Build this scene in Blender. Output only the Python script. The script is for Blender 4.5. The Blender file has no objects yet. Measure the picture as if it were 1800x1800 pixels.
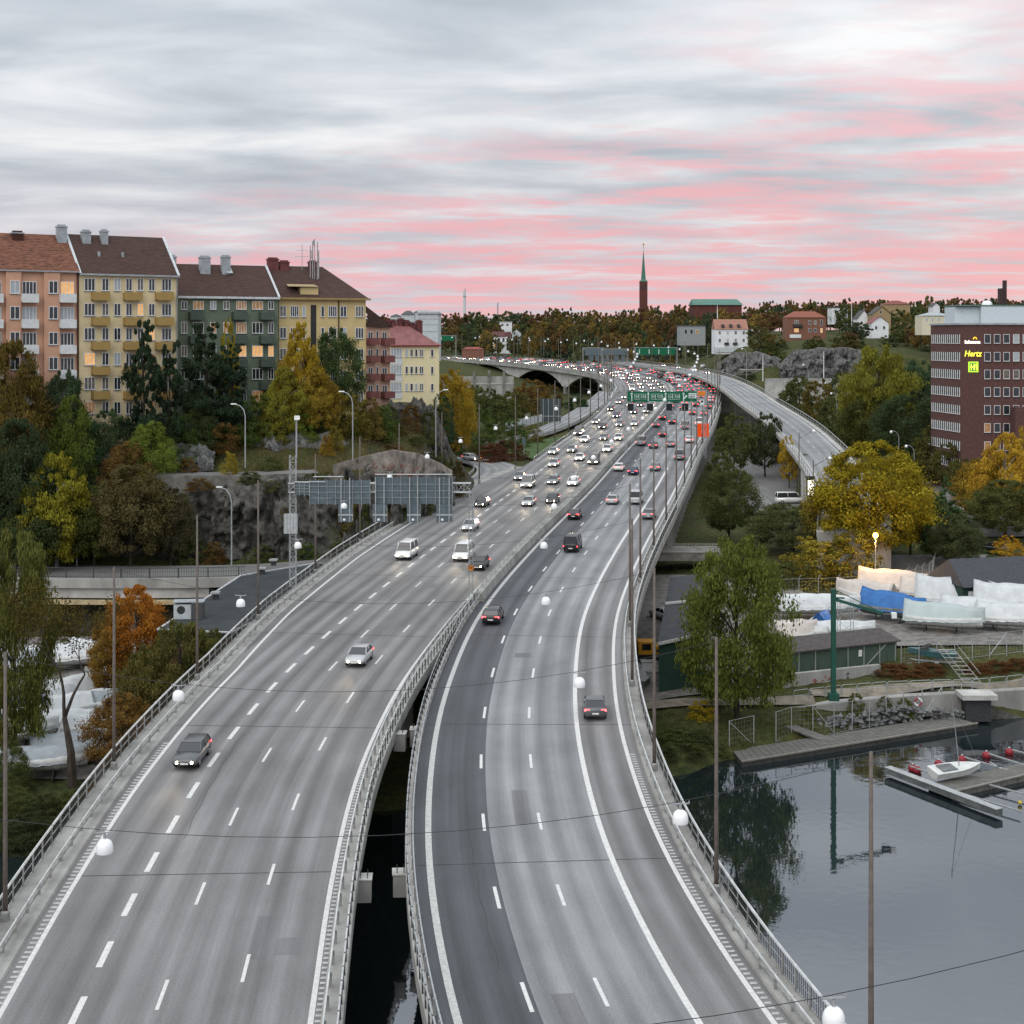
import bpy, math, random
import numpy as np
from mathutils import Vector, Matrix
R = math.radians
random.seed(7)
rng = np.random.default_rng(11)
sc = bpy.context.scene
COL = sc.collection

# ------------------------------------------------------------------ camera
# level camera on a high vantage point 40 m above the water, lens shifted down
F, YH, CX, HC = 2600.0, 590.0, 900.0, 40.0
cd = bpy.data.cameras.new('camera'); cam = bpy.data.objects.new('camera', cd); COL.objects.link(cam)
cam.location = (0, 0, HC); cam.rotation_euler = (R(90), 0, 0)
cd.sensor_width = 36; cd.lens = F / 1800 * 36; cd.shift_y = -310 / 1800
cd.clip_start = 1; cd.clip_end = 9000
sc.camera = cam
# ------------------------------------------------------------------ sky
w = bpy.data.worlds.new('World'); sc.world = w; w.use_nodes = True
nt = w.node_tree; nt.nodes.clear()
def N(t, **k):
    n = nt.nodes.new(t)
    for a, b in k.items(): setattr(n, a, b)
    return n
def L(a, b): nt.links.new(a, b)
def M_(op, a, b=None, clamp=False):
    n = N('ShaderNodeMath', operation=op, use_clamp=clamp)
    for i, v in enumerate((a, b)):
        if v is None: continue
        if isinstance(v, (int, float)): n.inputs[i].default_value = v
        else: L(v, n.inputs[i])
    return n.outputs[0]
def ramp(src, stops):
    n = N('ShaderNodeValToRGB'); e = n.color_ramp.elements
    e[0].position, e[0].color = stops[0][0], (*stops[0][1], 1)
    e[1].position, e[1].color = stops[-1][0], (*stops[-1][1], 1)
    for p, c in stops[1:-1]:
        q = e.new(p); q.color = (*c, 1)
    L(src, n.inputs[0]); return n.outputs[0]
def mixc(f, a, b, bt='MIX'):
    n = N('ShaderNodeMix', data_type='RGBA', blend_type=bt)
    if isinstance(f, (int, float)): n.inputs[0].default_value = f
    else: L(f, n.inputs[0])
    for i, v in ((6, a), (7, b)):
        if isinstance(v, tuple): n.inputs[i].default_value = (*v, 1)
        else: L(v, n.inputs[i])
    return n.outputs[2]
SUN_EL, SUN_AZ = 38, 205
tc = N('ShaderNodeTexCoord'); sx = N('ShaderNodeSeparateXYZ'); L(tc.outputs['Generated'], sx.inputs[0])
zz = M_('MAXIMUM', sx.outputs[2], 0.0)
den = M_('ADD', zz, 0.055)
cx = M_('DIVIDE', sx.outputs[0], den); cy = M_('DIVIDE', sx.outputs[1], den)
cb = N('ShaderNodeCombineXYZ'); L(cx, cb.inputs[0]); L(cy, cb.inputs[1])
def noise(scale, detail, sxy, off=0.0, rough=0.55, dist=0.0):
    mp = N('ShaderNodeMapping'); mp.inputs['Scale'].default_value = (sxy[0], sxy[1], 1); mp.inputs['Location'].default_value = (off, off * .7, off * .3)
    mp.inputs['Rotation'].default_value = (0, 0, R(-7))
    L(cb.outputs[0], mp.inputs[0])
    n = N('ShaderNodeTexNoise'); n.inputs['Scale'].default_value = scale; n.inputs['Detail'].default_value = detail
    n.inputs['Roughness'].default_value = rough; n.inputs['Distortion'].default_value = dist
    L(mp.outputs[0], n.inputs['Vector']); return n.outputs['Fac']
n1 = noise(1.25, 9, (0.85, 1.0), 3.1, .5, .3)       # broad cloud bands
n2a = noise(1.7, 9, (0.62, 1.0), 9.4, .58, .5); n2b = noise(5.0, 6, (0.8, 1.0), 2.2, .6, .6)
n2 = M_('ADD', M_('MULTIPLY', n2a, 0.70), M_('MULTIPLY', n2b, 0.30))         # streaks that catch the pink light
n3 = noise(0.5, 4, (0.8, 1.0), 21.0)
n1m = M_('ADD', M_('MULTIPLY', n1, 0.68), M_('MULTIPLY', n3, 0.32))
grey = ramp(n1m, [(0.36, (0.44, 0.50, 0.565)), (0.45, (0.56, 0.62, 0.68)), (0.53, (0.73, 0.785, 0.83)), (0.62, (0.96, 0.98, 0.99))])
# towards the horizon the cloud deck turns mauve, under the glow of the sunset
hz = M_('SUBTRACT', 1.0, M_('DIVIDE', zz, 0.115), True)
grey = mixc(M_('MULTIPLY', hz, 0.78, True), grey, (0.70, 0.61, 0.68))
lil = M_('MULTIPLY', M_('MULTIPLY', M_('ADD', sx.outputs[1], 0.25), 0.8, True), M_('SUBTRACT', 1.0, M_('DIVIDE', zz, 0.7), True))   # a faint lilac cast over the whole western half
grey = mixc(M_('MULTIPLY', lil, 0.13), grey, (0.80, 0.70, 0.80))
az = M_('ADD', M_('MULTIPLY', sx.outputs[0], 1.15), M_('MULTIPLY', sx.outputs[1], 0.25))   # the glow lies ahead and to the right
reach = M_('ADD', 0.095, M_('MULTIPLY', az, 0.34))
low = M_('SUBTRACT', 1.0, M_('DIVIDE', zz, M_('MAXIMUM', reach, 0.03)), True)
low = M_('POWER', low, 0.7)
ahead = M_('MULTIPLY', M_('ADD', sx.outputs[1], 0.1), 1.6, True)
pk = M_('MULTIPLY', M_('SUBTRACT', M_('ADD', n2, M_('MULTIPLY', low, 0.10)), 0.512), 7.5, True)
pk = M_('MULTIPLY', pk, M_('MULTIPLY', low, 1.55, True))
pk = M_('MULTIPLY', pk, ahead)
pinkc = ramp(zz, [(0.0, (0.98, 0.60, 0.60)), (0.03, (0.98, 0.49, 0.53)), (0.10, (0.96, 0.52, 0.57)), (0.22, (0.92, 0.68, 0.72))])
cloud = mixc(M_('MULTIPLY', pk, 0.86), grey, pinkc)
# thicker, lighter cloud overhead, as an overcast sky is
over = M_('ADD', 1.0, M_('MULTIPLY', M_('SUBTRACT', zz, 0.16), 1.25))
over = M_('MAXIMUM', over, 0.92)
sc_ = N('ShaderNodeVectorMath', operation='SCALE'); L(cloud, sc_.inputs[0]); L(over, sc_.inputs['Scale'])
sky = N('ShaderNodeTexSky', sky_type='NISHITA'); sky.sun_disc = False
sky.sun_elevation = R(3); sky.sun_rotation = R(40)
skys = N('ShaderNodeVectorMath', operation='SCALE'); L(sky.outputs[0], skys.inputs[0]); skys.inputs['Scale'].default_value = 0.10
final = mixc(0.94, skys.outputs[0], sc_.outputs[0])
bg = N('ShaderNodeBackground'); bg.inputs[1].default_value = 0.98; L(final, bg.inputs[0])
wo = N('ShaderNodeOutputWorld'); L(bg.outputs[0], wo.inputs[0])
# ------------------------------------------------------------------ sun: only the soft light of an overcast dusk
sd = bpy.data.lights.new('sun', 'SUN'); sun = bpy.data.objects.new('sun', sd); COL.objects.link(sun)
sd.energy = 1.5; sd.angle = R(60); sd.color = (1.0, 0.93, 0.87)
sun.rotation_euler = (R(90 - SUN_EL), 0, R(-28))
sc.view_settings.view_transform = 'Standard'; sc.view_settings.look = 'None'
sc.view_settings.exposure = 0.06; sc.view_settings.gamma = 1.0; sc.view_settings.use_curve_mapping = False
sc.cycles.use_denoising = True
sc.cycles.max_bounces = 5; sc.cycles.diffuse_bounces = 2; sc.cycles.glossy_bounces = 3; sc.cycles.transparent_max_bounces = 6; sc.cycles.transmission_bounces = 2
sc.cycles.caustics_reflective = False; sc.cycles.caustics_refractive = False
sc.cycles.sample_clamp_indirect = 4

# ------------------------------------------------------------------ helpers
def tag(o, label=None, cat=None, group=None, kind=None):
    if label: o['label'] = label
    if cat: o['category'] = cat
    if group: o['group'] = group
    if kind: o['kind'] = kind
    return o
def empty(name, loc, rz=0.0, label=None, cat=None, group=None, kind=None):
    o = bpy.data.objects.new(name, None); COL.objects.link(o); o.location = loc; o.rotation_euler = (0, 0, rz)
    o.empty_display_size = .2
    return tag(o, label, cat, group, kind)
def link(name, me, parent=None, loc=(0, 0, 0), rz=0.0, scale=None):
    o = bpy.data.objects.new(name, me); COL.objects.link(o); o.location = loc; o.rotation_euler = (0, 0, rz)
    if scale: o.scale = scale
    if parent: o.parent = parent
    return o
class MB:
    def __init__(s): s.v = []; s.f = []; s.m = []
    def add(s, vs, fs, mi=0):
        n = len(s.v); s.v += [tuple(p) for p in vs]; s.f += [tuple(i + n for i in f) for f in fs]; s.m += [mi] * len(fs); return s
    def box(s, x0, x1, y0, y1, z0, z1, mi=0):
        return s.add([(x0, y0, z0), (x1, y0, z0), (x1, y1, z0), (x0, y1, z0), (x0, y0, z1), (x1, y0, z1), (x1, y1, z1), (x0, y1, z1)],
                     [(0, 3, 2, 1), (4, 5, 6, 7), (0, 1, 5, 4), (1, 2, 6, 5), (2, 3, 7, 6), (3, 0, 4, 7)], mi)
    def beam(s, a, b, w, h, mi=0, up=(0, 0, 1)):
        a = Vector(a); b = Vector(b); d = (b - a).normalized(); u = Vector(up)
        if abs(d.dot(u)) > .98: u = Vector((0, 1, 0))
        sd_ = d.cross(u).normalized(); u = sd_.cross(d).normalized()
        vs = []
        for p in (a, b):
            for i, j in ((-1, -1), (1, -1), (1, 1), (-1, 1)): vs.append(p + sd_ * (i * w / 2) + u * (j * h / 2))
        return s.add(vs, [(0, 1, 2, 3)[::-1], (4, 5, 6, 7), (0, 1, 5, 4), (1, 2, 6, 5), (2, 3, 7, 6), (3, 0, 4, 7)], mi)
    def tube(s, pts, rad, n=6, mi=0, cap=True):
        pts = [Vector(p) for p in pts]; k = len(pts)
        if not hasattr(rad, '__len__'): rad = [rad] * k
        base = len(s.v); prev = None
        for i, p in enumerate(pts):
            d = (pts[min(i + 1, k - 1)] - pts[max(i - 1, 0)])
            d = d.normalized() if d.length > 1e-9 else Vector((0, 0, 1))
            if prev is None:
                prev = d.orthogonal().normalized()
            x = (prev - d * prev.dot(d)); x = x.normalized() if x.length > 1e-6 else d.orthogonal().normalized(); prev = x; y = d.cross(x)
            for j in range(n):
                a = 2 * math.pi * j / n; s.v.append(tuple(p + (x * math.cos(a) + y * math.sin(a)) * rad[i]))
        for i in range(k - 1):
            for j in range(n):
                a = base + i * n + j; b = base + i * n + (j + 1) % n
                s.f.append((a, b, b + n, a + n)); s.m.append(mi)
        if cap:
            s.f.append(tuple(base + j for j in range(n))[::-1]); s.f.append(tuple(base + (k - 1) * n + j for j in range(n))); s.m += [mi, mi]
        return s
    def lathe(s, prof, n=12, c=(0, 0, 0), mi=0):
        base = len(s.v)
        for r, z in prof:
            for j in range(n):
                a = 2 * math.pi * j / n; s.v.append((c[0] + r * math.cos(a), c[1] + r * math.sin(a), c[2] + z))
        for i in range(len(prof) - 1):
            for j in range(n):
                a = base + i * n + j; b = base + i * n + (j + 1) % n
                s.f.append((a, b, b + n, a + n)); s.m.append(mi)
        return s
    def prism(s, poly, z0, z1, mi=0):
        n = len(poly)
        return s.add([(x, y, z0) for x, y in poly] + [(x, y, z1) for x, y in poly],
                     [tuple(range(n))[::-1], tuple(range(n, 2 * n))] + [(i, (i + 1) % n, n + (i + 1) % n, n + i) for i in range(n)], mi)
    def mesh(s, name, mats, smooth=False):
        me = bpy.data.meshes.new(name); me.from_pydata(s.v, [], s.f)
        for m in (mats if isinstance(mats, (list, tuple)) else [mats]): me.materials.append(m)
        if len(me.polygons):
            me.polygons.foreach_set('material_index', s.m[:len(me.polygons)] if len(s.m) >= len(me.polygons) else [0] * len(me.polygons))
            if smooth: me.polygons.foreach_set('use_smooth', [True] * len(me.polygons))
        me.update(); return me
    def build(s, name, mats, parent=None, loc=(0, 0, 0), rz=0.0, smooth=False):
        return link(name, s.mesh(name, mats, smooth), parent, loc, rz)
def npmesh(name, v, f, mat, smooth=False):
    """fast mesh from numpy: v (n,3), f (m,4) or (m,3)"""
    v = np.asarray(v, np.float32); f = np.asarray(f, np.int32); k = f.shape[1]
    me = bpy.data.meshes.new(name)
    me.vertices.add(len(v)); me.vertices.foreach_set('co', v.ravel())
    me.loops.add(f.size); me.loops.foreach_set('vertex_index', f.ravel())
    me.polygons.add(len(f)); me.polygons.foreach_set('loop_start', np.arange(0, f.size, k, dtype=np.int32))
    if smooth: me.polygons.foreach_set('use_smooth', np.ones(len(f), bool))
    if mat: me.materials.append(mat)
    me.update(calc_edges=True); me.validate(); return me
def P(px, py, d): return Vector(((px - CX) / F * d, d, HC - (py - YH) / F * d))
def copy_tree(o, parent=None):
    c = o.copy(); COL.objects.link(c); c.parent = parent
    for ch in o.children: copy_tree(ch, c)
    return c
ORD = ['zeroth', 'first', 'second', 'third', 'fourth', 'fifth', 'sixth', 'seventh', 'eighth', 'ninth', 'tenth', 'eleventh', 'twelfth', 'thirteenth', 'fourteenth', 'fifteenth', 'sixteenth', 'seventeenth', 'eighteenth', 'nineteenth', 'twentieth']
def ordn(i):
    if i <= 20: return ORD[i]
    t = {2: 'twenty', 3: 'thirty', 4: 'forty', 5: 'fifty', 6: 'sixty'}[i // 10]
    return (t + '-' + ORD[i % 10]) if i % 10 else t[:-1] + 'ieth'

# ------------------------------------------------------------------ materials
MATS = {}
def mat(name, col, rough=.8, var=.15, scale=2.0, metal=0.0, bump=0.0, bscale=20., spec=.3, emit=None, estr=0.0, coord='Object', col2=None, detail=5, stretch=None):
    if name in MATS: return MATS[name]
    m = bpy.data.materials.new(name); m.use_nodes = True; t = m.node_tree; b = t.nodes['Principled BSDF']
    b.inputs['Roughness'].default_value = rough; b.inputs['Metallic'].default_value = metal; b.inputs['Specular IOR Level'].default_value = spec
    tcn = t.nodes.new('ShaderNodeTexCoord'); vec = tcn.outputs[coord]
    if stretch:
        mp = t.nodes.new('ShaderNodeMapping'); mp.inputs['Scale'].default_value = stretch; t.links.new(vec, mp.inputs[0]); vec = mp.outputs[0]
    n = t.nodes.new('ShaderNodeTexNoise'); n.inputs['Scale'].default_value = scale; n.inputs['Detail'].default_value = detail; n.inputs['Roughness'].default_value = .62
    t.links.new(vec, n.inputs['Vector'])
    r = t.nodes.new('ShaderNodeValToRGB'); c2 = col2 or tuple(c * (1 - var * 1.6) for c in col); c1 = tuple(min(1, c * (1 + var)) for c in col) if not col2 else col
    r.color_ramp.elements[0].position = .32; r.color_ramp.elements[0].color = (*c2, 1); r.color_ramp.elements[1].position = .68; r.color_ramp.elements[1].color = (*c1, 1)
    t.links.new(n.outputs['Fac'], r.inputs[0]); t.links.new(r.outputs[0], b.inputs['Base Color'])
    if bump:
        n2_ = t.nodes.new('ShaderNodeTexNoise'); n2_.inputs['Scale'].default_value = bscale; n2_.inputs['Detail'].default_value = 6
        t.links.new(vec, n2_.inputs['Vector'])
        bp = t.nodes.new('ShaderNodeBump'); bp.inputs['Strength'].default_value = bump; bp.inputs['Distance'].default_value = .05
        t.links.new(n2_.outputs['Fac'], bp.inputs['Height']); t.links.new(bp.outputs[0], b.inputs['Normal'])
    if emit:
        b.inputs['Emission Color'].default_value = (*emit, 1); b.inputs['Emission Strength'].default_value = estr
    MATS[name] = m; return m
def S(r, g, b):   # sRGB 0-255 to linear
    f = lambda c: (c / 255 / 12.92) if c / 255 <= .04045 else ((c / 255 + .055) / 1.055) ** 2.4
    return (f(r), f(g), f(b))
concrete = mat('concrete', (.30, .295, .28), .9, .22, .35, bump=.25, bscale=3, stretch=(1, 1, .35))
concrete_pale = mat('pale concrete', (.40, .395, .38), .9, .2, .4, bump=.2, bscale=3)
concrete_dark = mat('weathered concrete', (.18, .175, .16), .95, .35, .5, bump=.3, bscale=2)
galv = mat('galvanised steel', (.40, .42, .43), .5, .15, 3, metal=.55)
galv_worn = mat('worn railing steel', (.33, .33, .32), .6, .3, 1.2, metal=.3)
rail_white = mat('pale painted rail', (.52, .53, .53), .5, .15, 1.5, metal=.2)
post_brown = mat('brown painted pole', (.115, .095, .082), .6, .2, 2)
dark_metal = mat('dark metal', (.035, .037, .04), .6, .2, 3)
gantry_grey = mat('grey green gantry steel', (.10, .135, .155), .55, .15, 2, metal=.2)
white_paint = mat('white road paint', (.56, .56, .55), .7, .12, 5)
white_wear = mat('worn white paint', (.43, .43, .42), .7, .16, 5)
white_glass = mat('opal lamp glass', (.80, .82, .83), .25, .03, 2, spec=.5)
# ------------------------------------------------------------------ alignments of the roads (metres; Y away from the viewer)
ZC = np.array([(20, 9.1), (40, 9.2), (70, 9.4), (90, 9.6), (110, 10.2), (133, 11.0), (155, 11.7), (180, 12.4), (215, 13.1), (255, 13.8), (300, 15.2), (400, 18.2), (490, 21), (620, 24.3), (800, 27.5), (1000, 30)])
def zd(d): return np.interp(d, ZC[:, 0], ZC[:, 1])
class Path:
    def __init__(s, pts, step=2.0, smooth=10):
        p = np.array(pts, float)
        if p.shape[1] == 2: p = np.c_[p, zd(p[:, 1])]
        q = []
        P4 = np.vstack([2 * p[0] - p[1], p, 2 * p[-1] - p[-2]])
        for i in range(1, len(P4) - 2):
            a, b, c, d = P4[i - 1], P4[i], P4[i + 1], P4[i + 2]
            for t in np.linspace(0, 1, 12, endpoint=False):
                q.append(.5 * ((2 * b) + (c - a) * t + (2 * a - 5 * b + 4 * c - d) * t * t + (3 * b - a - 3 * c + d) * t ** 3))
        q.append(p[-1]); q = np.array(q)
        L_ = np.r_[0, np.cumsum(np.linalg.norm(np.diff(q[:, :2], axis=0), axis=1))]
        s.S = np.arange(0, L_[-1], step)
        q = np.c_[[np.interp(s.S, L_, q[:, k]) for k in range(3)]].T
        for _ in range(smooth):
            q[1:-1] = q[1:-1] * .5 + (q[:-2] + q[2:]) * .25
        s.p = q; t = np.gradient(q[:, :2], axis=0); t /= np.linalg.norm(t, axis=1)[:, None]
        s.t = t; s.r = np.c_[t[:, 1], -t[:, 0]]       # r points to the right
    def at(s, S_, off=0.0, dz=0.0):
        q = [np.interp(S_, s.S, s.p[:, k]) for k in range(3)]; rx = np.interp(S_, s.S, s.r[:, 0]); ry = np.interp(S_, s.S, s.r[:, 1])
        return Vector((q[0] + rx * off, q[1] + ry * off, q[2] + dz))
    def head(s, S_): return math.atan2(np.interp(S_, s.S, s.t[:, 1]), np.interp(S_, s.S, s.t[:, 0]))   # heading angle
    def s_at_y(s, y): return float(np.interp(y, s.p[:, 1][:int(np.argmax(s.p[:, 1])) + 1], s.S[:int(np.argmax(s.p[:, 1])) + 1]))
def sweep(path, sec, s0, s1, closed=True, step=None, mb=None, mi=0, uv=False):
    """sec: list of (off, dz); each may be a callable of s"""
    mb = mb or MB(); step = step or 3.0
    n = max(2, int((s1 - s0) / step) + 1); ss = np.linspace(s0, s1, n); k = len(sec); base = len(mb.v)
    for S_ in ss:
        for o, z in sec:
            o = o(S_) if callable(o) else o; z = z(S_) if callable(z) else z
            mb.v.append(tuple(path.at(S_, o, z)))
    kk = k if closed else k - 1
    for i in range(n - 1):
        for j in range(kk):
            a = base + i * k + j; b = base + i * k + (j + 1) % k
            mb.f.append((a, b, b + k, a + k)); mb.m.append(mi)
    if closed:
        mb.f.append(tuple(base + j for j in range(k))); mb.f.append(tuple(base + (n - 1) * k + j for j in range(k))[::-1]); mb.m += [mi, mi]
    return mb
R0 = Path([(1.5, 40), (-1.0, 58), (-2.5, 66), (-4.2, 79), (-5.2, 91), (-5.6, 102), (-5.7, 112), (-5.3, 125), (-3.8, 146), (-1.0, 167), (3.8, 196), (8.6, 223), (14.9, 259), (23.9, 311), (34.4, 369), (43, 420), (51, 470), (55.3, 502), (57.3, 540), (56, 580), (51, 615), (42, 650), (30, 690), (12, 740), (-15, 790), (-60, 830), (-120, 860)])
def r0left(y, o):
    S_ = R0.s_at_y(y); p = R0.at(S_, -o); return (p.x, p.y)
L4 = Path([(-6.0, 40), (-8.4, 58), (-9.1, 68), (-9.9, 79), (-10.4, 90), (-10.6, 99), (-10.4, 108), (-9.9, 117), (-9.2, 126), (-6.6, 146)] + [r0left(y, 2.3) for y in (170, 196, 223, 259, 311, 369, 420, 470, 502, 540)] + [(53.8, 580), (48.9, 614), (40, 649), (28.2, 688.6), (10.3, 738.3), (-16.5, 788), (-61, 828), (-121, 858)])
# ------------------------------------------------------------------ water and ground
def terrain_cols():
    A = dict(); far = [(1300, 44), (2200, 36), (5000, 10)]
    A[-1800] = [(20, -2), (105, -2), (112, 2), (180, 4), (197, 12), (212, 26), (240, 28), (400, 30), (700, 32), (1000, 40)] + far
    A[0] = [(20, -2), (112, -2), (118, 1.2), (128, 1.8), (186, 2.6), (190, 8.9), (196, 9.2), (199, 12), (204, 20.6), (208, 21.4), (213, 26.6), (300, 28.5), (600, 30), (900, 36), (1050, 43)] + far
    A[300] = [(20, -2), (120, -2), (124, 1.2), (140, 2), (186, 2.8), (190, 8.9), (196, 9.2), (199, 10.4), (201.5, 19.6), (207, 20.2), (214, 26), (300, 28.5), (600, 30), (900, 36), (1050, 43)] + far
    A[500] = [(20, -2), (122, -2), (125, .8), (150, 2.5), (188, 5), (196, 9.2), (200, 10), (203, 19.8), (208, 20.3), (222, 25), (240, 27), (300, 28.5), (600, 28), (900, 36), (1050, 43)] + far
    A[640] = [(20, -2), (122, -2), (125, .8), (150, 2.5), (196, 6), (203, 9), (206, 10.5), (209, 20.2), (214, 21), (225, 24), (240, 26.5), (290, 28), (600, 28), (900, 36), (1050, 43)] + far
    A[740] = [(20, -2), (123, -2), (126, .8), (150, 2.5), (205, 6), (216, 9), (222, 11), (226, 19), (233, 21), (240, 24), (262, 27), (290, 27), (312, 21), (420, 15), (560, 14), (700, 23), (850, 31), (1000, 39)] + far
    A[795] = [(20, -2), (124, -2), (127, .8), (150, 2.5), (225, 7), (240, 10), (246, 16), (254, 20), (264, 19.5), (277, 14), (300, 13.2), (320, 13.2), (450, 13.4), (560, 13.4), (700, 22), (850, 31), (1000, 39)] + far
    A[850] = [(20, -2), (125, -2), (128, .8), (150, 2.5), (230, 8), (262, 11.5), (280, 13.1), (300, 13.7), (345, 14.3), (380, 13.4), (450, 12.5), (600, 13.5), (720, 22), (850, 31), (1000, 39)] + far
    A[930] = [(20, -2), (126, -2), (129, .8), (150, 2.5), (230, 8), (270, 12), (300, 14), (340, 15.3), (375, 14), (450, 13), (600, 13.5), (760, 22), (850, 30), (1000, 39)] + far
    A[1000] = [(20, -2), (127, -2), (131, 1), (150, 2.5), (230, 7), (290, 11), (340, 15), (365, 16.3), (400, 15.5), (520, 13), (700, 15), (800, 25), (900, 32), (1050, 41)] + far
    A[1100] = [(20, -2), (128, -2), (133, 1), (150, 2.5), (185, 4), (250, 6), (330, 9), (400, 12), (550, 13), (680, 18), (760, 27), (900, 33), (1050, 41)] + far
    A[1200] = [(20, -2), (131, -2), (137, 1.2), (150, 2.8), (180, 4), (230, 6.5), (280, 8.5), (380, 10), (480, 11), (600, 15), (680, 26), (760, 31), (900, 37), (1050, 43)] + far
    A[1300] = [(20, -2), (137, -2), (141.5, 1.0), (150, 2.6), (160, 3.2), (180, 4.2), (200, 5), (225, 6.5), (273, 8.7), (384, 9.5), (470, 12), (530, 17), (580, 28), (620, 35.2), (700, 37), (900, 41)] + far
    A[1420] = [(20, -2), (143, -2), (147, 1.2), (152, 2.8), (160, 3.2), (165, 4.3), (200, 5), (225, 6.5), (273, 8.7), (384, 9.5), (500, 13), (545, 16), (553, 24), (557, 34), (620, 38), (700, 40), (900, 43)] + far
    A[1560] = [(20, -2), (149, -2), (152, 1.4), (156, 3), (162, 3.2), (166, 4.4), (200, 5), (221, 6), (270, 8.7), (330, 10), (480, 14), (545, 20), (556, 33), (620, 38.5), (800, 42), (1000, 46)] + far
    A[1700] = [(20, -2), (153.5, -2), (155, 2.8), (163, 3), (168, 4.5), (200, 5), (240, 7.5), (270, 9), (400, 14), (560, 30), (620, 37), (800, 43), (1000, 46)] + far
    A[1900] = [(20, -2), (158, -2), (160, 3), (170, 4.5), (270, 9), (400, 15), (600, 34), (800, 43), (1000, 46)] + far
    A[3600] = [(20, -2), (170, -2), (176, 3), (200, 5), (270, 9), (400, 15), (600, 34), (800, 43), (1000, 46)] + far
    return A
TC = terrain_cols(); TU = np.array(sorted(TC), float)
def ground(X, Y):
    Y = max(Y, 21.0); u = X / Y * F + CX; u = min(max(u, TU[0]), TU[-1] - 1e-3); i = int(np.searchsorted(TU, u, 'right') - 1); t = (u - TU[i]) / (TU[i + 1] - TU[i])
    a = np.interp(Y, *zip(*TC[int(TU[i])])); b = np.interp(Y, *zip(*TC[int(TU[i + 1])])); return float(a * (1 - t) + b * t)
ys = np.unique(np.r_[np.linspace(20, 110, 8), np.arange(111, 285, 1.25), np.arange(285, 640, 5), np.geomspace(640, 5000, 60)])
us = np.unique(np.r_[np.linspace(-1800, -60, 20), np.arange(-60, 1860, 12), np.linspace(1860, 3600, 20)])
tab = np.zeros((len(us), len(ys)))
ci = {k: np.interp(ys, *zip(*TC[k])) for k in TC}
for a, u in enumerate(us):
    i = min(int(np.searchsorted(TU, u, 'right') - 1), len(TU) - 2); t = (u - TU[i]) / (TU[i + 1] - TU[i]); tab[a] = ci[int(TU[i])] * (1 - t) + ci[int(TU[i + 1])] * t
XX = (us[:, None] - CX) / F * ys[None, :]; YY = np.repeat(ys[None, :], len(us), 0)
jit = rng.normal(0, 1, tab.shape); jit = (jit + np.roll(jit, 1, 0) + np.roll(jit, 1, 1) + np.roll(jit, (1, 1), (0, 1))) / 4
tab = np.where(tab > 0.6, tab + jit * .16, tab)
V = np.stack([XX, YY, tab], -1).reshape(-1, 3); nu, ny = tab.shape
ii = (np.arange(nu - 1)[:, None] * ny + np.arange(ny - 1)[None, :]).ravel()
FQ = np.stack([ii, ii + ny, ii + ny + 1, ii + 1], 1)
def ground_mat():
    m = bpy.data.materials.new('rough grass and soil'); m.use_nodes = True; t = m.node_tree; b = t.nodes['Principled BSDF']; b.inputs['Roughness'].default_value = .95; b.inputs['Specular IOR Level'].default_value = .1
    g = t.nodes.new('ShaderNodeNewGeometry')
    def ns(s, d, lo, hi, c):
        n = t.nodes.new('ShaderNodeTexNoise'); n.inputs['Scale'].default_value = s; n.inputs['Detail'].default_value = d; n.inputs['Roughness'].default_value = .65; t.links.new(g.outputs['Position'], n.inputs['Vector'])
        r = t.nodes.new('ShaderNodeValToRGB'); r.color_ramp.elements[0].position = lo; r.color_ramp.elements[1].position = hi
        r.color_ramp.elements[0].color = (*c[0], 1); r.color_ramp.elements[1].color = (*c[1], 1); t.links.new(n.outputs['Fac'], r.inputs[0]); return r.outputs[0]
    c1 = ns(.16, 8, .38, .62, ((.030, .045, .014), (.085, .075, .030)))
    c2 = ns(1.3, 8, .40, .66, ((.020, .022, .012), (.075, .090, .028)))
    mx = t.nodes.new('ShaderNodeMix'); mx.data_type = 'RGBA'; mx.inputs[0].default_value = .5; t.links.new(c1, mx.inputs[6]); t.links.new(c2, mx.inputs[7])
    # bare rock where it is steep
    sp = t.nodes.new('ShaderNodeSeparateXYZ'); t.links.new(g.outputs['True Normal'], sp.inputs[0])
    rr = t.nodes.new('ShaderNodeValToRGB'); rr.color_ramp.elements[0].position = .45; rr.color_ramp.elements[1].position = .72; t.links.new(sp.outputs[2], rr.inputs[0])
    rk = ns(.8, 9, .35, .7, ((.022, .022, .021), (.12, .115, .105)))
    m2 = t.nodes.new('ShaderNodeMix'); m2.data_type = 'RGBA'; t.links.new(rr.outputs[0], m2.inputs[0]); t.links.new(rk, m2.inputs[6]); t.links.new(mx.outputs[2], m2.inputs[7])
    t.links.new(m2.outputs[2], b.inputs['Base Color'])
    n = t.nodes.new('ShaderNodeTexNoise'); n.inputs['Scale'].default_value = 1.6; n.inputs['Detail'].default_value = 9; t.links.new(g.outputs['Position'], n.inputs['Vector'])
    bp = t.nodes.new('ShaderNodeBump'); bp.inputs['Strength'].default_value = .9; bp.inputs['Distance'].default_value = .5; t.links.new(n.outputs['Fac'], bp.inputs['Height']); t.links.new(bp.outputs[0], b.inputs['Normal'])
    return m
GM = ground_mat()
tag(link('ground', npmesh('ground', V, FQ, GM, True)), kind='structure')
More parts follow.
